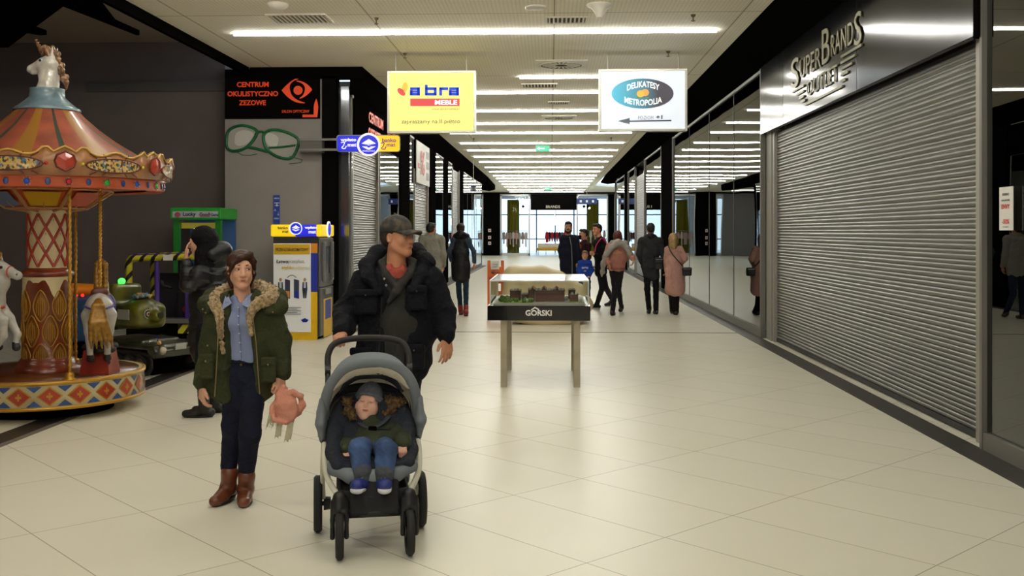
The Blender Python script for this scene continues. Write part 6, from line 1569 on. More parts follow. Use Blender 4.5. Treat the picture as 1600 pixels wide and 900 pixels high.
    sc = s.mesh('scarf', SCF, disp=wob(.007, 62, 4, (1, .4, .5))); tag(sc, 'salmon pink scarf with pale fringe carried bundled in the parka woman\'s hand', 'scarf')
    FRG = cloth('fringe_offwhite', 'c9c3a8', .15)
    for x0, y0, x1, y1, wd in ((432, 634, 426, 670, .030), (441, 655, 437, 684, .018), (458, 655, 452, 690, .020)):
        s = SDF(.005, .006)
        for k in range(6): o_ = (k - 2.5) / 2.5 * wd; s.cap(w(x0, y0, -.05) + Vector((o_ * .6, 0, 0)), w(x1, y1 - (k * 5 % 7), -.05) + Vector((o_, .004 * (k % 2), 0)), .008, .003, .006)
        s.mesh('fringe', FRG, sc)
parka_woman()
# ---------------------------------------------------------------- man pushing the pram
def pram_man():
    Y = 6.75
    def w(px, py, d=0): return P(px, py, Y) + Vector((0, d, 0))
    f = Fig('man in dark jacket and camouflage cap pushing the pram, looking to the right', Y, 8,
            dict(nk=(618, 418, .03), sa=(570, 441, .03), sb=(672, 441, .03), ea=(540, 487, .05), wa=(547, 516, -.27), eb=(692, 492, .05), wb=(701, 526, -.08), ha=(600, 570, .03), hb=(640, 570, .03), ka=(597, 670, -.06), kb=(632, 662, .06)),
            (622, 371, 0), hyaw=62, hpitch=-2, hs=1.06, feet=dict(a=(592, 770, 0), b=(628, 748, 10, .03)), skin=SKIN2, h=.0048,
            hands=dict(a=((-.03, -1, -.12), (0, -.2, -1), (1, -.1, 0), dict(sc=1.02, curl=1.0, thumb=1.0)), b=((.0, -.12, -1), (-.5, .8, 0), (-.8, -.5, 0), dict(sc=1.05, curl=.3, thumb=.25, spread=.05))), torso=.11)
    face_bits(f.o, f.T, look=.6, brow='3a2a1c', lip=M('lip_pale', 'a4665a', .5))
    f.hair(M('hair_dark_brown', '2a1c14', .6, noise=(40, .3)), 'fade', amp=.001)
    # cap
    CAMO = bpy.data.materials.new('camouflage_cloth'); CAMO.use_nodes = True; nt = CAMO.node_tree; b = nt.nodes['Principled BSDF']; b.inputs['Roughness'].default_value = .85
    tc = nt.nodes.new('ShaderNodeTexCoord'); no = nt.nodes.new('ShaderNodeTexNoise'); no.inputs['Scale'].default_value = 16; no.inputs['Detail'].default_value = 1; nt.links.new(tc.outputs['Object'], no.inputs['Vector'])
    cr = nt.nodes.new('ShaderNodeValToRGB'); cr.color_ramp.interpolation = 'CONSTANT'; cr.color_ramp.elements[0].color = (*lin('2b2a29'), 1); cr.color_ramp.elements[1].color = (*lin('4e4438'), 1); cr.color_ramp.elements[1].position = .56
    e = cr.color_ramp.elements.new(.47); e.color = (*lin('3a3733'), 1); nt.links.new(no.outputs['Fac'], cr.inputs[0]); nt.links.new(cr.outputs[0], b.inputs['Base Color'])
    s = SDF(.005, .012); s.T = f.T @ RX(4)
    s.ell((0, .018, .055), (.090, .108, .088), .02); s.box((0, .0, -.052), (.2, .2, .085), .0, .006, op=1); s.ell((0, .1, -.03), (.05, .05, .055), .01, op=1)
    s.ell((0, .03, .148), (.010, .010, .006), .004)
    cap_ = s.mesh('cap', CAMO, f.o, disp=wob(.0015, 60, 2))
    s = SDF(.0045, .006); s.T = f.T @ RX(4)
    for i in range(-10, 11): x = i * .007; s.cap((x, -.080 + abs(x) * .5, .046 - 2 * x * x), (x * .95, -.168 + 9 * x * x, .044 - 5 * x * x), .007, .005, .008)
    s.mesh('brim', CAMO, cap_)
    m = MB(); m.tube([f.T @ Vector((.088 * math.sin(a), .018 - .106 * math.cos(a), .040)) for a in [k * math.pi / 16 for k in range(32)]], .003, 5, 0, True, True); m.build('stitched_band', M('cap_seam', '1d1c1b', .8), cap_)
    f.trousers(cloth('trousers_black', '121216', .2), (.092, .075, .062), top=(620, 556), cuff=.02, h=.008)
    f.shoes(M('shoe_black', '131112', .5), L=.28, w=.05)
    TS = cloth('tshirt_red', '9c4a3e'); s = f.g(.007); s.ell(w(618, 428, -.02), (.075, .06, .06)); s.cap(w(618, 430, 0), w(618, 480, 0), .09, .10); s.ell(w(622, 411, -.07), (.045, .05, .04), .01, op=1); s.mesh('tshirt', TS, f.o)
    SW = cloth('sweater_charcoal', '33322e', .2, bump=(220, .5, .003)); s = f.g(.006, .03)
    f.torso(s, [(620, 440, 34, .11, .02), (622, 500, 42, .14, .02), (624, 560, 44, .142, .02)])
    s.chain([w(*p) for p in ((628, 452, -.125), (608, 430, -.08), (597, 412, .02), (605, 402, .10), (630, 402, .10), (646, 412, .03), (642, 430, -.07), (622, 455, -.13), (612, 470, -.135))], [.018, .024, .028, .03, .03, .028, .024, .022, .014], .015)
    s.cap(w(624, 425, -.16), w(624, 408, -.09), .03, .045, .01, op=1); s.cap(w(598, 443, .02), w(650, 443, .02), .062, .062, .03)
    sw = s.mesh('sweater', SW, f.o, disp=wob(.004, 50, 8, (1, 1, .4)))
    for px, py in ((611, 437), (614, 447)): m = MB(); m.ell(w(px - 5, py - 3, -.15), (.008, .004, .008), 0, 10); m.build('metal_clasp', STEEL, sw)
    JK = cloth('jacket_dark_navy', '0f1017', .25, nscale=6)
    s = f.g(.0065, .04)
    f.torso(s, [(620, 448, 50, .12, .04), (621, 480, 60, .15, .04), (620, 520, 57, .155, .04), (613, 560, 58, .16, .04), (611, 574, 58, .16, .04)], k=.04)
    s.cap(w(578, 440, .04), w(664, 440, .04), .098, .098, .05); f.sleeves(s, .096, .080, .062, k=.04, stop=.035)
    s.cap(w(628, 425, -.16), w(630, 455, -.18), .06, .05, .015, op=1); s.cap(w(624, 460, -.17), w(626, 640, -.17), .092, .105, .012, op=1); s.cap(w(620, 380, -.0), w(620, 420, -.01), .10, .085, .03, op=1)
    jk = s.mesh('jacket', JK, f.o, disp=wob(.009, 34, 21, (1, .5, 1)))
    s = SDF(.007, .03); s.chain([w(*p) for p in ((598, 455, -.13), (580, 432, -.08), (572, 414, .03), (586, 398, .13), (615, 392, .17), (645, 396, .14), (664, 410, .05), (660, 430, -.06), (650, 452, -.14))], [.025, .04, .052, .06, .065, .06, .052, .042, .025], .03)
    s.mesh('hood', JK, jk, disp=wob(.007, 38, 5))
    for px, py, d, ww in ((578, 456, -.155, .16), (656, 450, -.155, .13), (571, 545, -.17, .15), (652, 540, -.16, .14)):
        m = MB(); m.box(w(px, py, d + .02), (ww, .05, .05)); m.box(w(px, py + 16, d + .028), (ww * .95, .04, .14)); m.build('flap_pocket', JK, jk, bevel=.014)
        m = MB(); m.ell(w(px, py + 3, d - .008), (.006, .004, .006), 0, 8); m.build('snap_button', M('snap_gunmetal', '55555a', .3, .8), jk)
    for pts in (((603, 462, -.15), (601, 500, -.165), (599, 545, -.17), (597, 580, -.175)),): m = MB(); m.tube([w(*p) for p in pts], .004, 5); m.build('zip', M('zip_dark', '2b2b2f', .4, .6), jk)
    s = SDF(.005, .01); a = f.J['wb'] + Vector((0, 0, .015)); s.cap(a + Vector((0, 0, .008)), a - Vector((0, 0, .004)), .034, .034); wt = s.mesh('wristwatch', M('watch_black', '0d0d0f', .3), f.o)
pram_man()
# ================================================================ PRAM AND CHILD
def pram():
    O = Vector(((580 - 860) / FPX * 5.53, 5.53, 0)); B = Matrix.Translation(O) @ RZ(13); Q = lambda x, y, z: B @ Vector((x, y, z)); R = B.to_3x3()
    t = thing('pram', 'grey and black pram with white frame tubes pushed towards the viewer, child asleep inside', 'pram', O)
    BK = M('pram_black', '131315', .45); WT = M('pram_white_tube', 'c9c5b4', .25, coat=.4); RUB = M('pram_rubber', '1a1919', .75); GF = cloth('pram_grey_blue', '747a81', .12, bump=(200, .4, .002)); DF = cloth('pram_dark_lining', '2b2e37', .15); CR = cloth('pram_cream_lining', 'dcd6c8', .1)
    def wheel(x, y, r, wd, nm):
        a = Q(x - wd / 2, y, r); b = Q(x + wd / 2, y, r); ax = (b - a).normalized()
        RW = Matrix((R @ Vector((0, 1, 0)), Vector((0, 0, 1)), ax)).transposed()
        c = Q(x, y, r); m = MB(); prof = [(r - .035, -wd * .4), (r - .012, -wd * .5), (r, -wd * .25), (r, wd * .25), (r - .012, wd * .5), (r - .035, wd * .4), (r - .035, -wd * .4)]
        m.lathe(prof, c, 40, R=RW); o = m.build(nm, RUB, t)
        m = MB(); m.lathe([(r - .034, -wd * .2), (r - .045, -wd * .2), (r - .045, wd * .2), (r - .034, wd * .2)], c, 32, R=RW); m.cyl(a, b, .028, n=16)
        for k in range(5): an = k * 2 * math.pi / 5; m.cyl(c, c + RW @ Vector(((r - .04) * math.cos(an), (r - .04) * math.sin(an), 0)), .012, .009, 8)
        m.build('rim', BK, o)
    for x in (-.292, .292): wheel(x, .255, .157, .048, 'rear_wheel')
    for x in (-.182, .182): wheel(x, -.262, .122, .042, 'front_wheel')
    m = MB(); m.cyl(Q(-.27, .255, .157), Q(.27, .255, .157), .014, n=12); m.build('rear_axle', BK, t)
    for x in (-1, 1):
        m = MB(); m.cyl(Q(x * .26, .255, .157), Q(x * .22, .255, .157), .04, .035, 16); m.build('brake_housing', BK, t)
        s = SDF(.006, .02); s.T = B; s.cap((x * .182, -.245, .26), (x * .182, -.235, .31), .040, .034); s.cap((x * .182, -.235, .31), (x * .15, -.19, .285), .026, .022)
        for e in (-1, 1): s.chain([(x * .182 + e * .032, -.245, .29), (x * .182 + e * .036, -.262, .2), (x * .182 + e * .036, -.262, .112)], [.016, .012, .014], .01)
        s.mesh('front_fork', BK, t)
        p = sm([(x * .258, .08, .53), (x * .258, .0, .47), (x * .245, -.08, .39), (x * .20, -.15, .32), (x * .155, -.19, .28)], 5, False); m = MB(); m.tube([Q(*v) for v in p], .0165, 10); m.build('white_front_tube', WT, t)
        m = MB(); m.tube([Q(*v) for v in sm([(x * .262, .12, .50), (x * .268, .16, .36), (x * .262, .24, .19)], 4, False)], .013, 10); m.build('white_rear_tube', WT, t)
        m = MB(); m.tube([Q(*v) for v in sm([(x * .25, .09, .46), (x * .248, .14, .58), (x * .24, .26, .74), (x * .235, .37, .90)], 4, False)], .015, 10); m.build('side_tube', BK, t)
        m = MB(); m.box(Q(x * .252, .11, .50), (.045, .07, .10), R=R); m.build('folding_joint', BK, t, bevel=.012); m = MB(); m.cyl(Q(x * .238, .2, .66), Q(x * .27, .2, .66), .026, n=16); m.build('hinge_knob', BK, t)
        m = MB(); m.box(Q(x * .25, .175, .60), (.035, .03, .03), R=R); m.build('seat_clip', WT, t, bevel=.006)
    m = MB(); m.tube([Q(*v) for v in sm([(-.165, -.16, .295), (-.10, -.225, .235), (0, -.24, .225), (.10, -.225, .235), (.165, -.16, .295)], 5, False)], .019, 10); m.build('front_bar', BK, t)
    hp = sm([(-.235, .37, .90), (-.232, .41, .985), (-.19, .445, 1.045), (-.08, .462, 1.068), (.08, .462, 1.068), (.19, .445, 1.045), (.232, .41, .985), (.235, .37, .90)], 6, False)
    m = MB(); m.tube([Q(*v) for v in hp], .0185, 12); m.build('handlebar', M('handle_foam', '1b1717', .7, bump=(200, .3, .001)), t)
    for x in (-1, 1): m = MB(); m.cyl(Q(x * .22, .37, .895), Q(x * .252, .37, .895), .032, n=18); m.build('handle_hinge', BK, t)
    # basket
    s = SDF(.009, .02); s.T = B; s.box((0, .0, .27), (.19, .22, .085), .04); s.box((0, 0, .36), (.17, .20, .08), .03, op=1); s.mesh('basket', M('basket_black', '0d0d0f', .8), t)
    m = MB(); m.box(Q(0, -.235, .235), (.27, .03, .035), R=R); m.build('basket_bar', BK, t, bevel=.01)
    # seat shell
    s = SDF(.008, .03); s.T = B
    s.chain([(0, .235, .75), (0, .15, .63), (0, .06, .50)], [.035, .04, .045], .03, sq=((1, 0, 0), 5.0)); s.chain([(0, .05, .475), (0, -.13, .445)], [.035, .03], .03, sq=((1, 0, 0), 5.6)); s.chain([(0, -.14, .44), (0, -.22, .30)], [.022, .016], .02, sq=((1, 0, 0), 6))
    for x in (-1, 1): s.chain([(x * .17, .20, .70), (x * .20, .11, .60), (x * .21, 0, .50), (x * .19, -.12, .46)], [.03, .04, .035, .03], .03)
    s.mesh('seat', DF, t, disp=wob(.003, 40, 3))
    s = SDF(.007, .02); s.T = B; s.chain([(-.215, .02, .49), (-.205, -.10, .43), (-.12, -.165, .405), (0, -.18, .40), (.12, -.165, .405), (.205, -.10, .43), (.215, .02, .49)], [.024, .034, .036, .036, .036, .034, .024], .02); s.mesh('seat_edge', GF, t, disp=wob(.002, 60, 2))
    s = SDF(.008, .02); s.T = B; s.box((0, -.225, .30), (.13, .014, .09), .012, R=Matrix.Rotation(-.25, 3, 'X')); s.mesh('leg_rest', M('basket_black', '0d0d0f', .8), t)
    # canopy: hoops about the hinge
    H = Vector((0, .17, .62)); N = 28
    def hoop(th, Rz, ax=.262, dz=0):
        th = math.radians(th); o = []
        for i in range(N + 1):
            u = math.pi * i / N; sx = math.cos(u); sy = math.sin(u) ** .8
            o.append(H + Vector((ax * (abs(sx) ** .75) * (1 if sx > 0 else -1), -math.sin(th) * Rz * sy, math.cos(th) * Rz * sy + dz)))
        return o
    def surf(hs, name, mat, off=0):
        vs = [B @ p for h_ in hs for p in h_]; n = N + 1; m = MB(); m.add(vs, [(a * n + i, a * n + i + 1, (a + 1) * n + i + 1, (a + 1) * n + i) for a in range(len(hs) - 1) for i in range(N)], 0, True)
        o = m.build(name, mat, t); so = o.modifiers.new('thickness', 'SOLIDIFY'); so.thickness = .006; return o
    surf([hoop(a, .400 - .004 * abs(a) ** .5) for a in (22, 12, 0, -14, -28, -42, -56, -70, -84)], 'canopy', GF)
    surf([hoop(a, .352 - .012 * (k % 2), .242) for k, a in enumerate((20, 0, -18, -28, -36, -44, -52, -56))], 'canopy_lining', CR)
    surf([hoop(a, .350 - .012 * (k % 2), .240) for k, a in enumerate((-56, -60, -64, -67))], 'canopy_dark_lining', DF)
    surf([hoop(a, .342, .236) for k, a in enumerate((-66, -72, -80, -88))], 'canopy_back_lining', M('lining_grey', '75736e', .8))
    def crescent_band(A_, B_, name, mat):
        a_ = hoop(*A_); b_ = hoop(*B_); i0, i1 = 5, N - 5; vs = []; rows = 5
        for i in range(i0, i1 + 1):
            tt = math.sin(math.pi * (i - i0) / (i1 - i0)) ** .5
            for k in range(rows + 1): q_ = a_[i].lerp(a_[i].lerp(b_[i], tt), k / rows); vs.append(B @ (q_ + Vector((0, .008 * math.sin(i * 1.3 + k), 0))))
        m = MB(); n = rows + 1; m.add(vs, [(a * n + k, a * n + k + 1, (a + 1) * n + k + 1, (a + 1) * n + k) for a in range(i1 - i0) for k in range(rows)], 0, True)
        o = m.build(name, mat, t); so = o.modifiers.new('thickness', 'SOLIDIFY'); so.thickness = .008
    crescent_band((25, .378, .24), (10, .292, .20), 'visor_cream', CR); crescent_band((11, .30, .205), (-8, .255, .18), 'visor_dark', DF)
    m = MB(); hp_ = hoop(24, .395, .262); hp_ = [hp_[0] + Vector((0, -.01, -.10)), hp_[0] + Vector((0, -.01, -.05))] + hp_ + [hp_[-1] + Vector((0, -.01, -.05)), hp_[-1] + Vector((0, -.01, -.10))]
    m.tube([B @ p for p in hp_], [.012, .022, .028] + [.026] * (len(hp_) - 6) + [.028, .022, .012], 10, flat=1.15); m.build('canopy_rim', GF, t)
    for x in (-1, 1):
        s = SDF(.006, .02); s.T = B; s.chain([(x * .268, .12, .76), (x * .275, .12, .64), (x * .268, .13, .54)], [.02, .03, .016], .02, sq=((0, 1, 0), 2.3)); s.mesh('canopy_side', GF, t, disp=wob(.003, 50, 4))
    # harness drawn over the child
    HS = M('harness_black', '1b1c20', .6)
    return t, B
PRAM, PB_ = pram()
def child():
    t = None; Bq = PB_; iv = Bq.inverted()
    def w(px, py, Y): return P(px, py, Y)
    Hc = w(575, 632, 5.72); T = Matrix.Translation(Hc) @ RZ(6) @ RX(-22) @ RY(9) @ Matrix.Scale(.83, 4)
    s = SDF(.0042, .02); head_prims(s, T, False, True, .016)
    o_ = s.T; s.T = T; s.ell((.038, -.058, -.045), (.034, .03, .034), .02); s.ell((-.038, -.058, -.045), (.034, .03, .034), .02); s.ell((0, -.040, -.075), (.055, .045, .038), .03); s.ell((0, -.02, -.04), (.072, .07, .06), .02)
    for x in (-1, 1): s.ell((x * .031, -.08, .006), (.017, .013, .011), .006)
    s.T = o_
    sa, sb = w(552, 672, 5.72), w(610, 669, 5.72); ea, eb = w(538, 692, 5.62), w(627, 688, 5.62); wa, wb = w(543, 701, 5.50), w(629, 693, 5.50)
    ha, hb = w(570, 700, 5.62), w(596, 700, 5.62); ka, kb = w(562, 702, 5.40), w(604, 703, 5.40); fa, fb = w(566, 746, 5.34), w(601, 746, 5.34)
    nk = w(578, 660, 5.76)
    s.cap(T @ Vector((0, .01, -.05)), nk, .045, .05); s.cap(nk, (ha + hb) / 2, .07, .085, .03, sq=((1, 0, 0), 1.2))
    for S_, E_, W_ in ((sa, ea, wa), (sb, eb, wb)): s.cap(nk, S_, .04, .035); s.chain([S_, E_, W_], [.036, .032, .024], .02)
    for H_, K_, F_ in ((ha, ka, fa), (hb, kb, fb)): s.chain([H_, K_, F_], [.05, .042, .03], .02)
    hand(s, wa, (-.05, -.55, -.8), (.4, .5, -.3), (.9, -.2, 0), sc=.62, curl=.8); hand(s, wb, (.1, -.55, -.75), (-.4, .5, -.3), (-.9, -.2, 0), sc=.62, curl=.8)
    o = s.mesh('child', SKINB, loc=w(583, 705, 5.6)); tag(o, 'sleeping toddler in grey beanie, dark coat and jeans, strapped in the pram', 'child')
    face_bits(o, T, eyes=False, brow=None, lip=M('lip_baby', 'b8685c', .4), out=.010)
    # beanie
    BN = M('beanie_grey', '616670', .9, bump=(220, .6, .002), noise=(50, .2)); s = SDF(.0045, .01); s.T = T
    s.ell((0, .022, .05), (.094, .108, .112), .02); s.box((0, -.02, -.065), (.2, .3, .085), 0, .008, op=1, R=Matrix.Rotation(.12, 3, 'X')); s.ell((0, .07, -.02), (.085, .06, .07), .02); s.mesh('beanie', BN, o, disp=wob(.002, 70, 2, (1, 1, .2)))
    m = MB(); m.tube([T @ Vector((.090 * math.sin(a), .016 - .101 * math.cos(a), .045 + .012 * math.cos(a))) for a in [k * math.pi / 14 for k in range(28)]], .010, 6, 0, True, True); m.build('beanie_cuff', BN, o)
    # coat
    CT = cloth('child_coat_green', '3a3f2e', .25, bump=(60, .4, .004), nscale=8); s = SDF(.005, .03)
    s.cap(w(579, 668, 5.72), w(584, 698, 5.60), .095, .108, .03, sq=((1, 0, 0), 1.3)); s.cap(sa, sb, .062, .062, .03); s.cap(w(577, 656, 5.74), w(578, 664, 5.70), .058, .07, .02)
    for S_, E_, W_ in ((sa, ea, wa), (sb, eb, wb)): s.chain([S_, E_, W_ + (E_ - W_).normalized() * .012], [.062, .056, .042], .025)
    s.cap(w(577, 657, 5.66), w(578, 664, 5.66), .05, .055, .02); s.box(w(584, 716, 5.45), (.2, .25, .03), 0, .01, op=1) if False else None
    ct = s.mesh('coat', CT, o, disp=wob(.005, 55, 7))
    FUR2 = M('fur_brown', '6e5028', .95, noise=(60, .5), col2='33230f', bump=(120, .9, .006)); s = SDF(.005, .015); r_ = random.Random(9)
    for px, py, Y, R_ in ((543, 628, 5.64, .036), (545, 641, 5.60, .036), (551, 652, 5.59, .028), (558, 621, 5.80, .03), (608, 626, 5.74, .038), (618, 630, 5.72, .040), (612, 640, 5.70, .036), (603, 647, 5.68, .026), (628, 628, 5.74, .03), (600, 622, 5.80, .03), (580, 618, 5.86, .04)):
        c_ = w(px, py, Y); s.ell(c_, (R_ * .75,) * 3)
        for k in range(16): v = Vector((r_.gauss(0, 1), r_.gauss(0, 1), r_.gauss(0, 1))).normalized(); s.cap(c_ + v * R_ * .5, c_ + v * R_ * 1.1, R_ * .28, R_ * .1, .005)
    s.mesh('fur_hood', FUR2, ct)
    # jeans with turned cuffs
    JN = M('child_jeans', '3c5684', .85, noise=(9, .5), col2='22345a', bump=(150, .4, .002)); s = SDF(.005, .02)
    for H_, K_, F_ in ((ha, ka, fa), (hb, kb, fb)): s.chain([H_, K_, F_ + Vector((0, 0, .02))], [.066, .058, .047], .012); s.cap(ha, hb, .075, .075, .02)
    jn = s.mesh('jeans', JN, o, disp=wob(.004, 60, 12))
    for F_ in (fa, fb): s = SDF(.005, .008); s.cap(F_ + Vector((0, 0, .028)), F_ + Vector((0, 0, .008)), .052, .050); s.mesh('jeans_cuff', cloth('cuff_grey', '4a4c52'), jn)
    # trainers
    TB = M('trainer_blue', '222c78', .5, noise=(10, .2)); TW = M('trainer_white', 'cfcfd4', .5)
    for F_, sg in ((fa, -1), (fb, 1)):
        s = SDF(.0042, .012); tip = F_ + Vector((sg * .012, -.075, -.025)); s.cap(F_ + Vector((0, .01, -.005)), F_ + Vector((0, -.02, -.03)), .040, .041); s.cap(F_ + Vector((0, -.01, -.035)), tip, .040, .036); sh = s.mesh('trainer', TB, o)
        s = SDF(.0042, .008); s.cap(F_ + Vector((0, .01, -.052)), tip + Vector((0, -.004, -.022)), .038, .037, sq=((0, 0, 1), .55)); s.mesh('sole', TW, sh)
        for dz in (0, .018): m = MB(); m.tube([F_ + Vector((x * .034, -.042 + dz * .8 + abs(x) * .022, -.006 + dz - abs(x) * .012)) for x in (-1, -.5, 0, .5, 1)], .008, 6, flat=.5); m.build('strap', M('trainer_strap_blue', '2a3a8a', .5), sh)
        m = MB(); m.tube([F_ + Vector((-.012, -.045, .01)), F_ + Vector((-.006, -.05, .002)), F_ + Vector((.014, -.047, .012))], [.002, .004, .0015], 5); m.build('emblem', TW, sh)
    # safety harness
    HS = M('harness_black', '1b1c20', .6); HG_ = M('harness_pad', '3a4048', .7)
    def strap(pts, r=.012, mt=HS, nm='harness_strap'): m = MB(); m.tube([w(*p) for p in sm(pts, 4, False)], r, 6, flat=.35); return m.build(nm, mt, PRAM)
    strap([(556, 652, 5.66), (566, 664, 5.60), (579, 669, 5.575)], .016, HG_, 'harness_pad'); strap([(608, 650, 5.66), (596, 662, 5.60), (583, 669, 5.575)], .016, HG_, 'harness_pad')
    strap([(582, 670, 5.57), (584, 685, 5.54), (583, 705, 5.53), (582, 722, 5.42)]); strap([(556, 674, 5.62), (570, 671, 5.58), (583, 670, 5.57), (598, 670, 5.58), (612, 670, 5.62)], .008)
    m = MB(); c_ = w(582, 671, 5.56); m.box(c_, (.045, .018, .035)); m.build('harness_buckle', BLACK, PRAM, bevel=.005)
    m = MB(); m.box(w(588, 680, 5.555), (.018, .006, .012)); m.build('coat_label', M('label_orange', 'd0693a', .6), ct)
child()
# ================================================================ OTHER SHOPPERS
def V(x, y, z): return Vector((x, y, z))
DN = ((0, 0, -1), (0, .3, 0)) 
def hooded_woman():
    Y = 9.1
    w = lambda px, py, d=0: P(px, py, Y) + V(0, d, 0)
    f = Fig('woman in black puffer jacket and dark hood standing sideways, hand to her face', Y, -88,
            dict(nk=(326, 410), sa=(323, 425, -.17), sb=(330, 425, .17), ea=(306, 448, -.2), wa=(301, 404, -.16), eb=(330, 475, .2), wb=(318, 512, .15), ha=(326, 515, -.08), hb=(326, 515, .08), ka=(321, 580, -.08), kb=(330, 580, .09)),
            (314, 378, 0), hyaw=-82, hpitch=8, hs=1.0, feet=dict(a=(319, 652, -85), b=(334, 645, -80)), fem=True, h=.006,
            hands=dict(a=((-.05, .12, 1), (.6, .4, 0), (.3, -.8, .1), dict(sc=.95, curl=.25, thumb=.4)), b=((-.1, 0, -1), (0, .5, 0), (-1, 0, 0), dict(sc=.95, curl=.5))))
    face_bits(f.o, f.T)
    HK = cloth('hood_black', '0e0d0f', .2); s = SDF(.006, .02); s.T = f.T
    s.ell((0, .03, .04), (.10, .115, .105), .02); s.cap((0, .06, .0), (0, .09, -.14), .10, .10, .03); s.ell((0, -.12, -.04), (.075, .095, .10), .012, op=1); s.cap((0, .04, -.13), (0, .05, -.2), .12, .14, .03); s.ell((0, -.10, -.11), (.06, .07, .05), .01, op=1)
    s.mesh('head_scarf', HK, f.o, disp=wob(.003, 50, 2))
    PJ = M('puffer_black', '101014', .38, noise=(8, .2), bump=(30, .4, .01), spec=.4)
    s = SDF(.007, .03)
    f.torso(s, [(330, 432, 22, .17, 0), (330, 470, 25, .19, 0), (329, 515, 24, .18, 0), (328, 545, 24, .18, 0)])
    s.cap(w(323, 430, -.14), w(330, 430, .14), .10, .10)
    for a in 'ab': 
        j = f.J; A_, B_, C_ = j['s' + a], j['e' + a], j['w' + a] + (j['e' + a] - j['w' + a]).normalized() * .03
        n = 4
        for P0, P1, r0, r1 in ((A_, B_, .085, .07), (B_, C_, .07, .055)):
            for i in range(n): q = P0.lerp(P1, (i + .5) / n); s.ell(q, (r0 + (r1 - r0) * i / n,) * 3, .012)
    pj = s.mesh('puffer_jacket', PJ, f.o, disp=wob(.006, 40, 13, (.3, .3, 2)))
    s = SDF(.007, .03); s.chain([w(338, 398, -.1), w(347, 392, 0), w(338, 398, .1)], [.06, .085, .06]); s.cap(w(344, 395, 0), w(330, 425, 0), .09, .12); s.mesh('jacket_hood', PJ, pj)
    f.trousers(cloth('tights_black', '0f0f12'), (.09, .062, .05), top=(327, 500), cuff=.1, h=.008)
    f.shoes(M('boot_black', '0c0b0c', .45), L=.27, boot=.16, name='ankle_boot')
    # hip bag side zip glint
hooded_woman()
GR = lambda n, c, **k: cloth(n, c, **k)
def simple(label, Y, yaw, J, hd, feet, hairc, hair='short', fem=False, hyaw=None, skin=SKIN2, hs=1.0, hpitch=0, tr=None, trr=(.085, .062, .052), top=None, shoe='141214', boot=0, hands=None, h=.009, sole=None, heel=0, L=.27, group=None, armr=1, torso=.1, hroll=0, cat='person'):
    f = Fig(label, Y, yaw, J, hd, hyaw=hyaw, hs=hs, hpitch=hpitch, hroll=hroll, feet=feet, skin=skin, fem=fem, h=min(h, .0075), hands=hands or dict(a=((0, 0, -1), (.3, .3, 0), (0, -1, 0), dict(curl=.5)), b=((0, 0, -1), (-.3, .3, 0), (0, -1, 0), dict(curl=.5))), armr=armr, torso=torso, cat=cat)
    if hair: f.hair(M('hair_' + hairc, hairc, .6, noise=(40, .3)), hair)
    f.trousers(tr, trr, top=top or ((J['ha'][0] + J['hb'][0]) / 2, J['ha'][1] - 6), cuff=-.02, h=h)
    f.shoes(M('shoe_' + shoe, shoe, .45), sole=sole, L=L, boot=boot, heel=heel)
    return f
def top(f, name, mat, rows, sl=(.07, .058, .048), sides='ab', shr=.08, amp=.006, stop=.02, seed=3, k=.04, h=.008, extra=None, fr=35):
    s = SDF(h, k); f.torso(s, rows, k=k); j = f.J
    s.cap(j['nk'] + V(0, 0, -.06), j['nk'] + V(0, 0, .0), .08, .060, .03)
    s.cap(j['sa'], j['sb'], shr, shr, k)
    if sides: f.sleeves(s, *sl, sides=sides, k=.03, stop=stop)
    if extra: extra(s, lambda px, py, d=0: P(px, py, f.Y) + V(0, d, 0))
    return s.mesh(name, mat, f.o, disp=wob(amp, fr, seed, (1, 1, .6)))
# grey sweater man, walking away
f = simple('man in light grey pullover and jeans walking away on the left, seen from behind', 20.2, 180,
    dict(nk=(674, 369), sa=(660, 374), sb=(689, 374), ea=(655, 398, -.03), wa=(658, 416, .12), eb=(693, 398, -.03), wb=(692, 416, .12), ha=(667, 427), hb=(681, 427), ka=(667, 458, .0), kb=(682, 458, -.06)),
    (674.5, 358), dict(a=(667, 495, 175, .0), b=(683, 493, 185, .04)), '1d1613', 'short', tr=cloth('jeans_blue_grey', '222c40'), hyaw=150, hs=1.02, shoe='5a3b22')
top(f, 'pullover', cloth('pullover_grey', '8f8d84', .1), [(674, 376, 15, .10), (674, 395, 16.5, .12), (674, 415, 16.5, .115), (674, 425, 15.5, .11)], (.075, .062, .05), extra=lambda s, w: s.cap(w(668, 368), w(681, 368), .05, .05))
# woman in long gilet
f = simple('woman in long black gilet with denim sleeves and red heeled boots, walking away', 20.6, 180,
    dict(nk=(720, 370), sa=(710, 376), sb=(731, 376), ea=(702, 393, -.03), wa=(705, 408, .06), eb=(740, 393, -.03), wb=(741, 411, .05), ha=(716, 424), hb=(728, 424), ka=(717, 452), kb=(728, 452)),
    (720, 358.5), dict(a=(720, 492, 178), b=(728, 494, 182)), '2a1912', 'bun', fem=True, hs=.95, tr=cloth('skinny_jeans_teal', '1f3142'), trr=(.07, .055, .045), shoe='7e1418', boot=.12, heel=.05, L=.2)
top(f, 'denim_sleeves', cloth('denim_sleeve', '3a4658'), [(720, 378, 11, .08), (720, 400, 11, .08)], (.05, .045, .038))
top(f, 'gilet', M('gilet_black', '121116', .5, bump=(25, .4, .01), spec=.3), [(720, 378, 11.5, .10), (720, 395, 12, .12), (720, 415, 14.5, .125), (720, 433, 14.5, .12)], sides='', shr=.075, extra=lambda s, w: s.chain([w(712, 369, .02), w(720, 366, -.12), w(729, 369, .02)], [.06, .07, .06]))
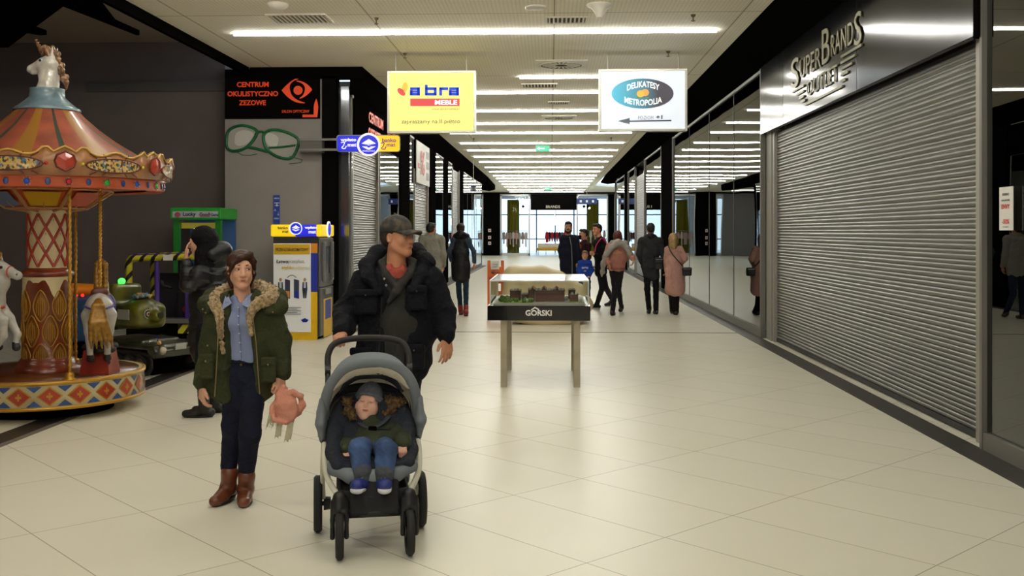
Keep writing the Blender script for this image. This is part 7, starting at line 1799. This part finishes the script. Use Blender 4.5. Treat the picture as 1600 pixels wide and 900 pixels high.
# bearded man in navy coat
f = simple('bearded man in long navy coat standing at the back facing forward', 22.5, 5,
    dict(nk=(888, 369), sa=(880, 373), sb=(899, 373), ea=(876, 392), wa=(879, 412), eb=(903, 392), wb=(901, 410), ha=(884, 424), hb=(895, 424), ka=(884, 453), kb=(895, 453)),
    (888, 355), dict(a=(883, 481, -8), b=(896, 481, 8)), '1a1412', 'short', tr=cloth('trousers_dark', '15151b'), hs=1.02, hyaw=-5)
f.hair(M('hair_beard', '1c1410', .8), 'beard'); face_bits(f.o, f.T, brow='1a1412')
ct = top(f, 'long_coat', cloth('coat_navy', '141726', .2), [(889, 375, 11, .11), (889, 395, 12, .13), (888, 415, 12.5, .13), (888, 436, 12.5, .13)], (.07, .058, .05))
m = MB(); m.tube([P(x, y, 22.35) for x, y in ((890, 370), (893, 385), (894, 410), (894, 436))], .012, 5); m.build('zip', STEEL, ct)
# person in maroon holding a dark camera, orange lined coat over the arm
f = simple('person in dark maroon top holding a black camera, half hidden between two men', 23.4, -60,
    dict(nk=(913, 376), sa=(906, 384, -.1), sb=(919, 384, .15), ea=(903, 395, -.2), wa=(903, 381, -.35), eb=(920, 402, .1), wb=(913, 412, -.1), ha=(909, 425, -.06), hb=(916, 425, .06), ka=(908, 450), kb=(916, 450)),
    (911, 366), dict(a=(907, 475, -60), b=(918, 474, -50)), '241713', 'short', tr=cloth('trousers_dark', '15151b'), hs=.95, hands=dict(a=((-.2, -.2, 1), (-.3, .6, 0), (.5, -.5, 0), dict(curl=.6))))
top(f, 'jumper', cloth('jumper_maroon', '2c1219', .2), [(912, 384, 10, .11), (912, 405, 11, .12), (912, 424, 11, .12)], (.065, .055, .045))
w = lambda px, py, Y: P(px, py, Y)
cam_t = thing('camera', 'black camera held up in front of a face by the person in maroon', 'camera', w(901, 372, 22.9)); m = MB(); m.box(w(903.5, 371, 22.95), (.14, .09, .10)); m.build('camera_body', BLACK, cam_t, bevel=.01); m = MB(); m.cyl(w(901, 371.5, 22.95), w(899, 372, 22.7), .045, .05, 14); m.build('lens', M('lens_black', '0a0a0c', .2), cam_t)
s = SDF(.01, .03); s.chain([w(905, 384, 23), w(900, 395, 22.95), w(897, 412, 22.9), w(899, 424, 22.9)], [.05, .08, .09, .07], sq=((1, 0, 0), .9)); s.chain([w(909, 386, 23.05), w(907, 405, 23), w(908, 432, 23)], [.06, .09, .09], m=1)
tag(s.mesh('folded_coat', [cloth('coat_orange', '9c4a1a', .2), cloth('coat_brown', '2b1a17', .2)], disp=wob(.012, 30, 3)), 'orange and brown coat hanging over the arm beside the navy coat man', 'coat')
# boy
f = simple('small fair haired boy in blue sweatshirt with white print', 21.8, -3,
    dict(nk=(914, 407), sa=(907, 411), sb=(921, 411), ea=(904, 422, .02), wa=(908, 432, -.1), eb=(925, 422, .02), wb=(920, 432, -.1), ha=(911, 440), hb=(919, 440), ka=(910, 458), kb=(919, 458)),
    (914, 399), dict(a=(909, 484, -8), b=(920, 484, 8)), '8a6a3c', 'short', tr=cloth('boy_jeans', '2a3a58'), trr=(.06, .045, .038), hs=.80, skin=SKIN, shoe='22242c', L=.2, armr=.75, torso=.075, hands=dict(a=((.5, -.3, -.7), (.2, .5, 0), (0, -.4, 1), dict(sc=.7, curl=.6)), b=((-.5, -.3, -.7), (-.2, .5, 0), (0, -.4, 1), dict(sc=.7, curl=.6))), cat='child')
face_bits(f.o, f.T, brow='7a5a34')
f2 = top(f, 'sweatshirt', cloth('sweatshirt_blue', '1d3f9c', .12), [(914, 412, 7.5, .08), (914, 425, 8.5, .095), (914, 438, 8.5, .09)], (.05, .045, .038), shr=.055)
Yb = 21.8 - .13
c0 = P(914, 418.5, Yb); k0 = Yb / FPX
for txt, py, wd, hh in (('SEATTLE', 418.5, 10, 3), ('1988', 423.5, 4, 1.6)):
    put_text(txt, hh * k0, P(914, py, Yb), (1, 0, 0), (0, 0, 1), M('print_pale', 'c3cbe0', .6), f2, 'lettering', .004, .03, width=wd * k0)
# man with pink strap
f = simple('man in black top with bright pink shoulder strap, mid stride in profile', 21.9, -75,
    dict(nk=(937, 372), sa=(931, 380, -.12), sb=(941, 380, .14), ea=(935, 401, -.16), wa=(928, 398, -.28), eb=(944, 401, .12), wb=(936, 412, .05), ha=(937, 420, -.06), hb=(940, 420, .06), ka=(941, 450), kb=(946, 448)),
    (932.5, 359), dict(a=(932, 482, -85), b=(957, 478, -70, .07)), '1d1512', 'short', tr=cloth('trousers_dark', '15151b'), hs=1.03, hyaw=-50, sole=M('sole_white', 'c9c9c9', .5), hands=dict(a=((-.7, -.3, .3), (0, .6, -.3), (.2, -.3, .8), dict(curl=.9)), b=((-.5, -.2, -.6), (0, .6, 0), (-.5, -.5, 0), dict(curl=.5))))
face_bits(f.o, f.T, brow='1d1512')
top(f, 'black_top', cloth('top_black', '121115', .2), [(938, 379, 10, .13), (939, 400, 11, .14), (939, 425, 10, .13)], (.07, .058, .048))
m = MB(); m.tube([P(x, y, 21.75) + V(0, d, 0) for x, y, d in sm([(929, 394, -.12), (931, 384, -.1), (936, 376, -.1), (941, 372, -.02), (946, 378, .05), (948, 390, .2)], 4, False)], .022, 6, flat=.5); m.build('shoulder_strap', M('strap_pink', 'd0206a', .6), f.o)
# woman in pink bomber jacket with scarf
f = simple('red haired woman in pink bomber jacket and grey scarf leaning forward, seen from behind', 20.7, 172,
    dict(nk=(965, 378, -.03), sa=(953, 386), sb=(977, 386), ea=(946, 402, -.1), wa=(951, 412, -.2), eb=(984, 398, -.05), wb=(988, 404, -.25), ha=(959, 425), hb=(968, 425), ka=(961, 452), kb=(966, 452, .05)),
    (966, 369, .05), dict(a=(957, 493, 165), b=(971, 488, 190, .06)), '5a2a1c', 'long', fem=True, hs=.95, hpitch=-20, hyaw=160, tr=cloth('trousers_charcoal', '1d1d20'), trr=(.088, .062, .045), shoe='141214', L=.22)
pj = top(f, 'bomber_jacket', cloth('bomber_pink', 'b0786a', .12), [(965, 390, 13, .11), (964, 405, 14.5, .13), (963, 418, 13.5, .12)], (.075, .065, .052), shr=.08, amp=.008)
m = MB(); m.tube([P(963, 419.5, 20.7) + V(.17 * math.sin(a), -.125 * math.cos(a), 0) for a in [k * math.pi / 12 for k in range(24)]], .02, 6, 0, True, True); m.build('ribbed_hem', cloth('rib_dark_pink', '8c5a50'), pj)
SCG = cloth('scarf_grey', '9a9690', .15); s = SDF(.008, .03)
ww = lambda px, py, d=0: P(px, py, 20.7) + V(0, d, 0)
s.chain([ww(975, 383, -.12), ww(965, 379, -.16), ww(956, 386, -.16), ww(948, 396, -.14), ww(943, 410, -.12), ww(941, 425, -.1), ww(940, 431, -.1)], [.05, .07, .06, .055, .05, .035, .02]); s.chain([ww(972, 381, -.14), ww(980, 388, -.16), ww(983, 397, -.17), ww(985, 404, -.17)], [.06, .06, .05, .02]); s.cap(ww(957, 380, -.02), ww(976, 380, -.02), .06, .06)
s.mesh('scarf', SCG, f.o, disp=wob(.01, 40, 2))
# man in grey coat
f = simple('man in dark grey coat with crossbody bag strap walking away', 20.9, 180,
    dict(nk=(1016, 370), sa=(1003, 377), sb=(1030, 377), ea=(998, 397, -.02), wa=(1004, 412, .12), eb=(1037, 400, .0), wb=(1040, 420, -.08), ha=(1011, 422), hb=(1024, 422), ka=(1011, 452, -.05), kb=(1025, 454)),
    (1016.5, 358), dict(a=(1014, 491, 178, .03), b=(1025, 491, 184)), '15100f', 'short', tr=cloth('trousers_black', '121216'), hs=1.0, trr=(.08, .06, .052))
top(f, 'grey_coat', cloth('coat_dark_grey', '2e2f31', .15), [(1016, 378, 12, .10), (1016, 398, 12.5, .12), (1016, 415, 13.5, .12), (1018, 431, 13.5, .11)], (.07, .058, .05), shr=.085, extra=lambda s, w: s.chain([w(1010, 370, .02), w(1016, 368, -.08), w(1023, 370, .02)], [.045, .05, .045]))
def crossbag(f, pts, cx, cy, sx, sz, mat, label, d=-.15, soft=False):
    t = thing('shoulder_bag', label, 'bag', P(cx, cy, f.Y) + V(0, d, 0)); w = lambda px, py, dd: P(px, py, f.Y) + V(0, dd, 0)
    s = SDF(.008, .02); s.box(w(cx, cy, d - .03), (sx, .045, sz), .03); s.box(w(cx, cy - sz * 40, d - .055), (sx * .95, .03, sz * .45), .02); s.mesh('bag_body', mat, t)
    m = MB(); m.tube([w(x, y, dd) for x, y, dd in sm(pts, 5, False)], .018, 6, flat=.4); m.build('strap', mat, t)
    m = MB(); m.tube([w(cx - sx * 60, cy - sz * 50, d - .09), w(cx + sx * 60, cy - sz * 50, d - .09)], .006, 5); m.build('zip', STEEL, t)
BAGB = M('bag_black', '131214', .5)
crossbag(f, [(1003, 373, -.09), (1010, 384, -.15), (1019, 395, -.15), (1027, 405, -.15)], 1028, 411, .085, .12, BAGB, 'black crossbody bag worn on the back of the man in the grey coat')
# woman in long pink coat
f = simple('blonde woman in long pale pink coat with black shoulder bag walking away', 20.7, 178,
    dict(nk=(1052, 385), sa=(1044, 390), sb=(1062, 390), ea=(1041, 408, .05), wa=(1042, 424), eb=(1070, 404, -.03), wb=(1065, 412, .12), ha=(1049, 430), hb=(1058, 430), ka=(1049, 458), kb=(1057, 458)),
    (1052, 374), dict(a=(1051, 490, 175), b=(1056, 492, 184)), 'a98a5c', 'long', fem=True, hs=.97, tr=cloth('trousers_black', '121216'), trr=(.075, .065, .058), shoe='1b1a1c', boot=.12, L=.21)
top(f, 'pink_coat', cloth('coat_pale_pink', 'bd9186', .1), [(1053, 392, 11, .10), (1054, 408, 12, .12), (1055, 430, 14.5, .14), (1055, 452, 16.5, .15)], (.068, .056, .048), shr=.07)
crossbag(f, [(1043, 383, -.08), (1048, 395, -.14), (1056, 405, -.16), (1066, 416, -.16)], 1072, 424, .095, .085, BAGB, 'black handbag with long strap at the hip of the woman in the pink coat', d=-.1)
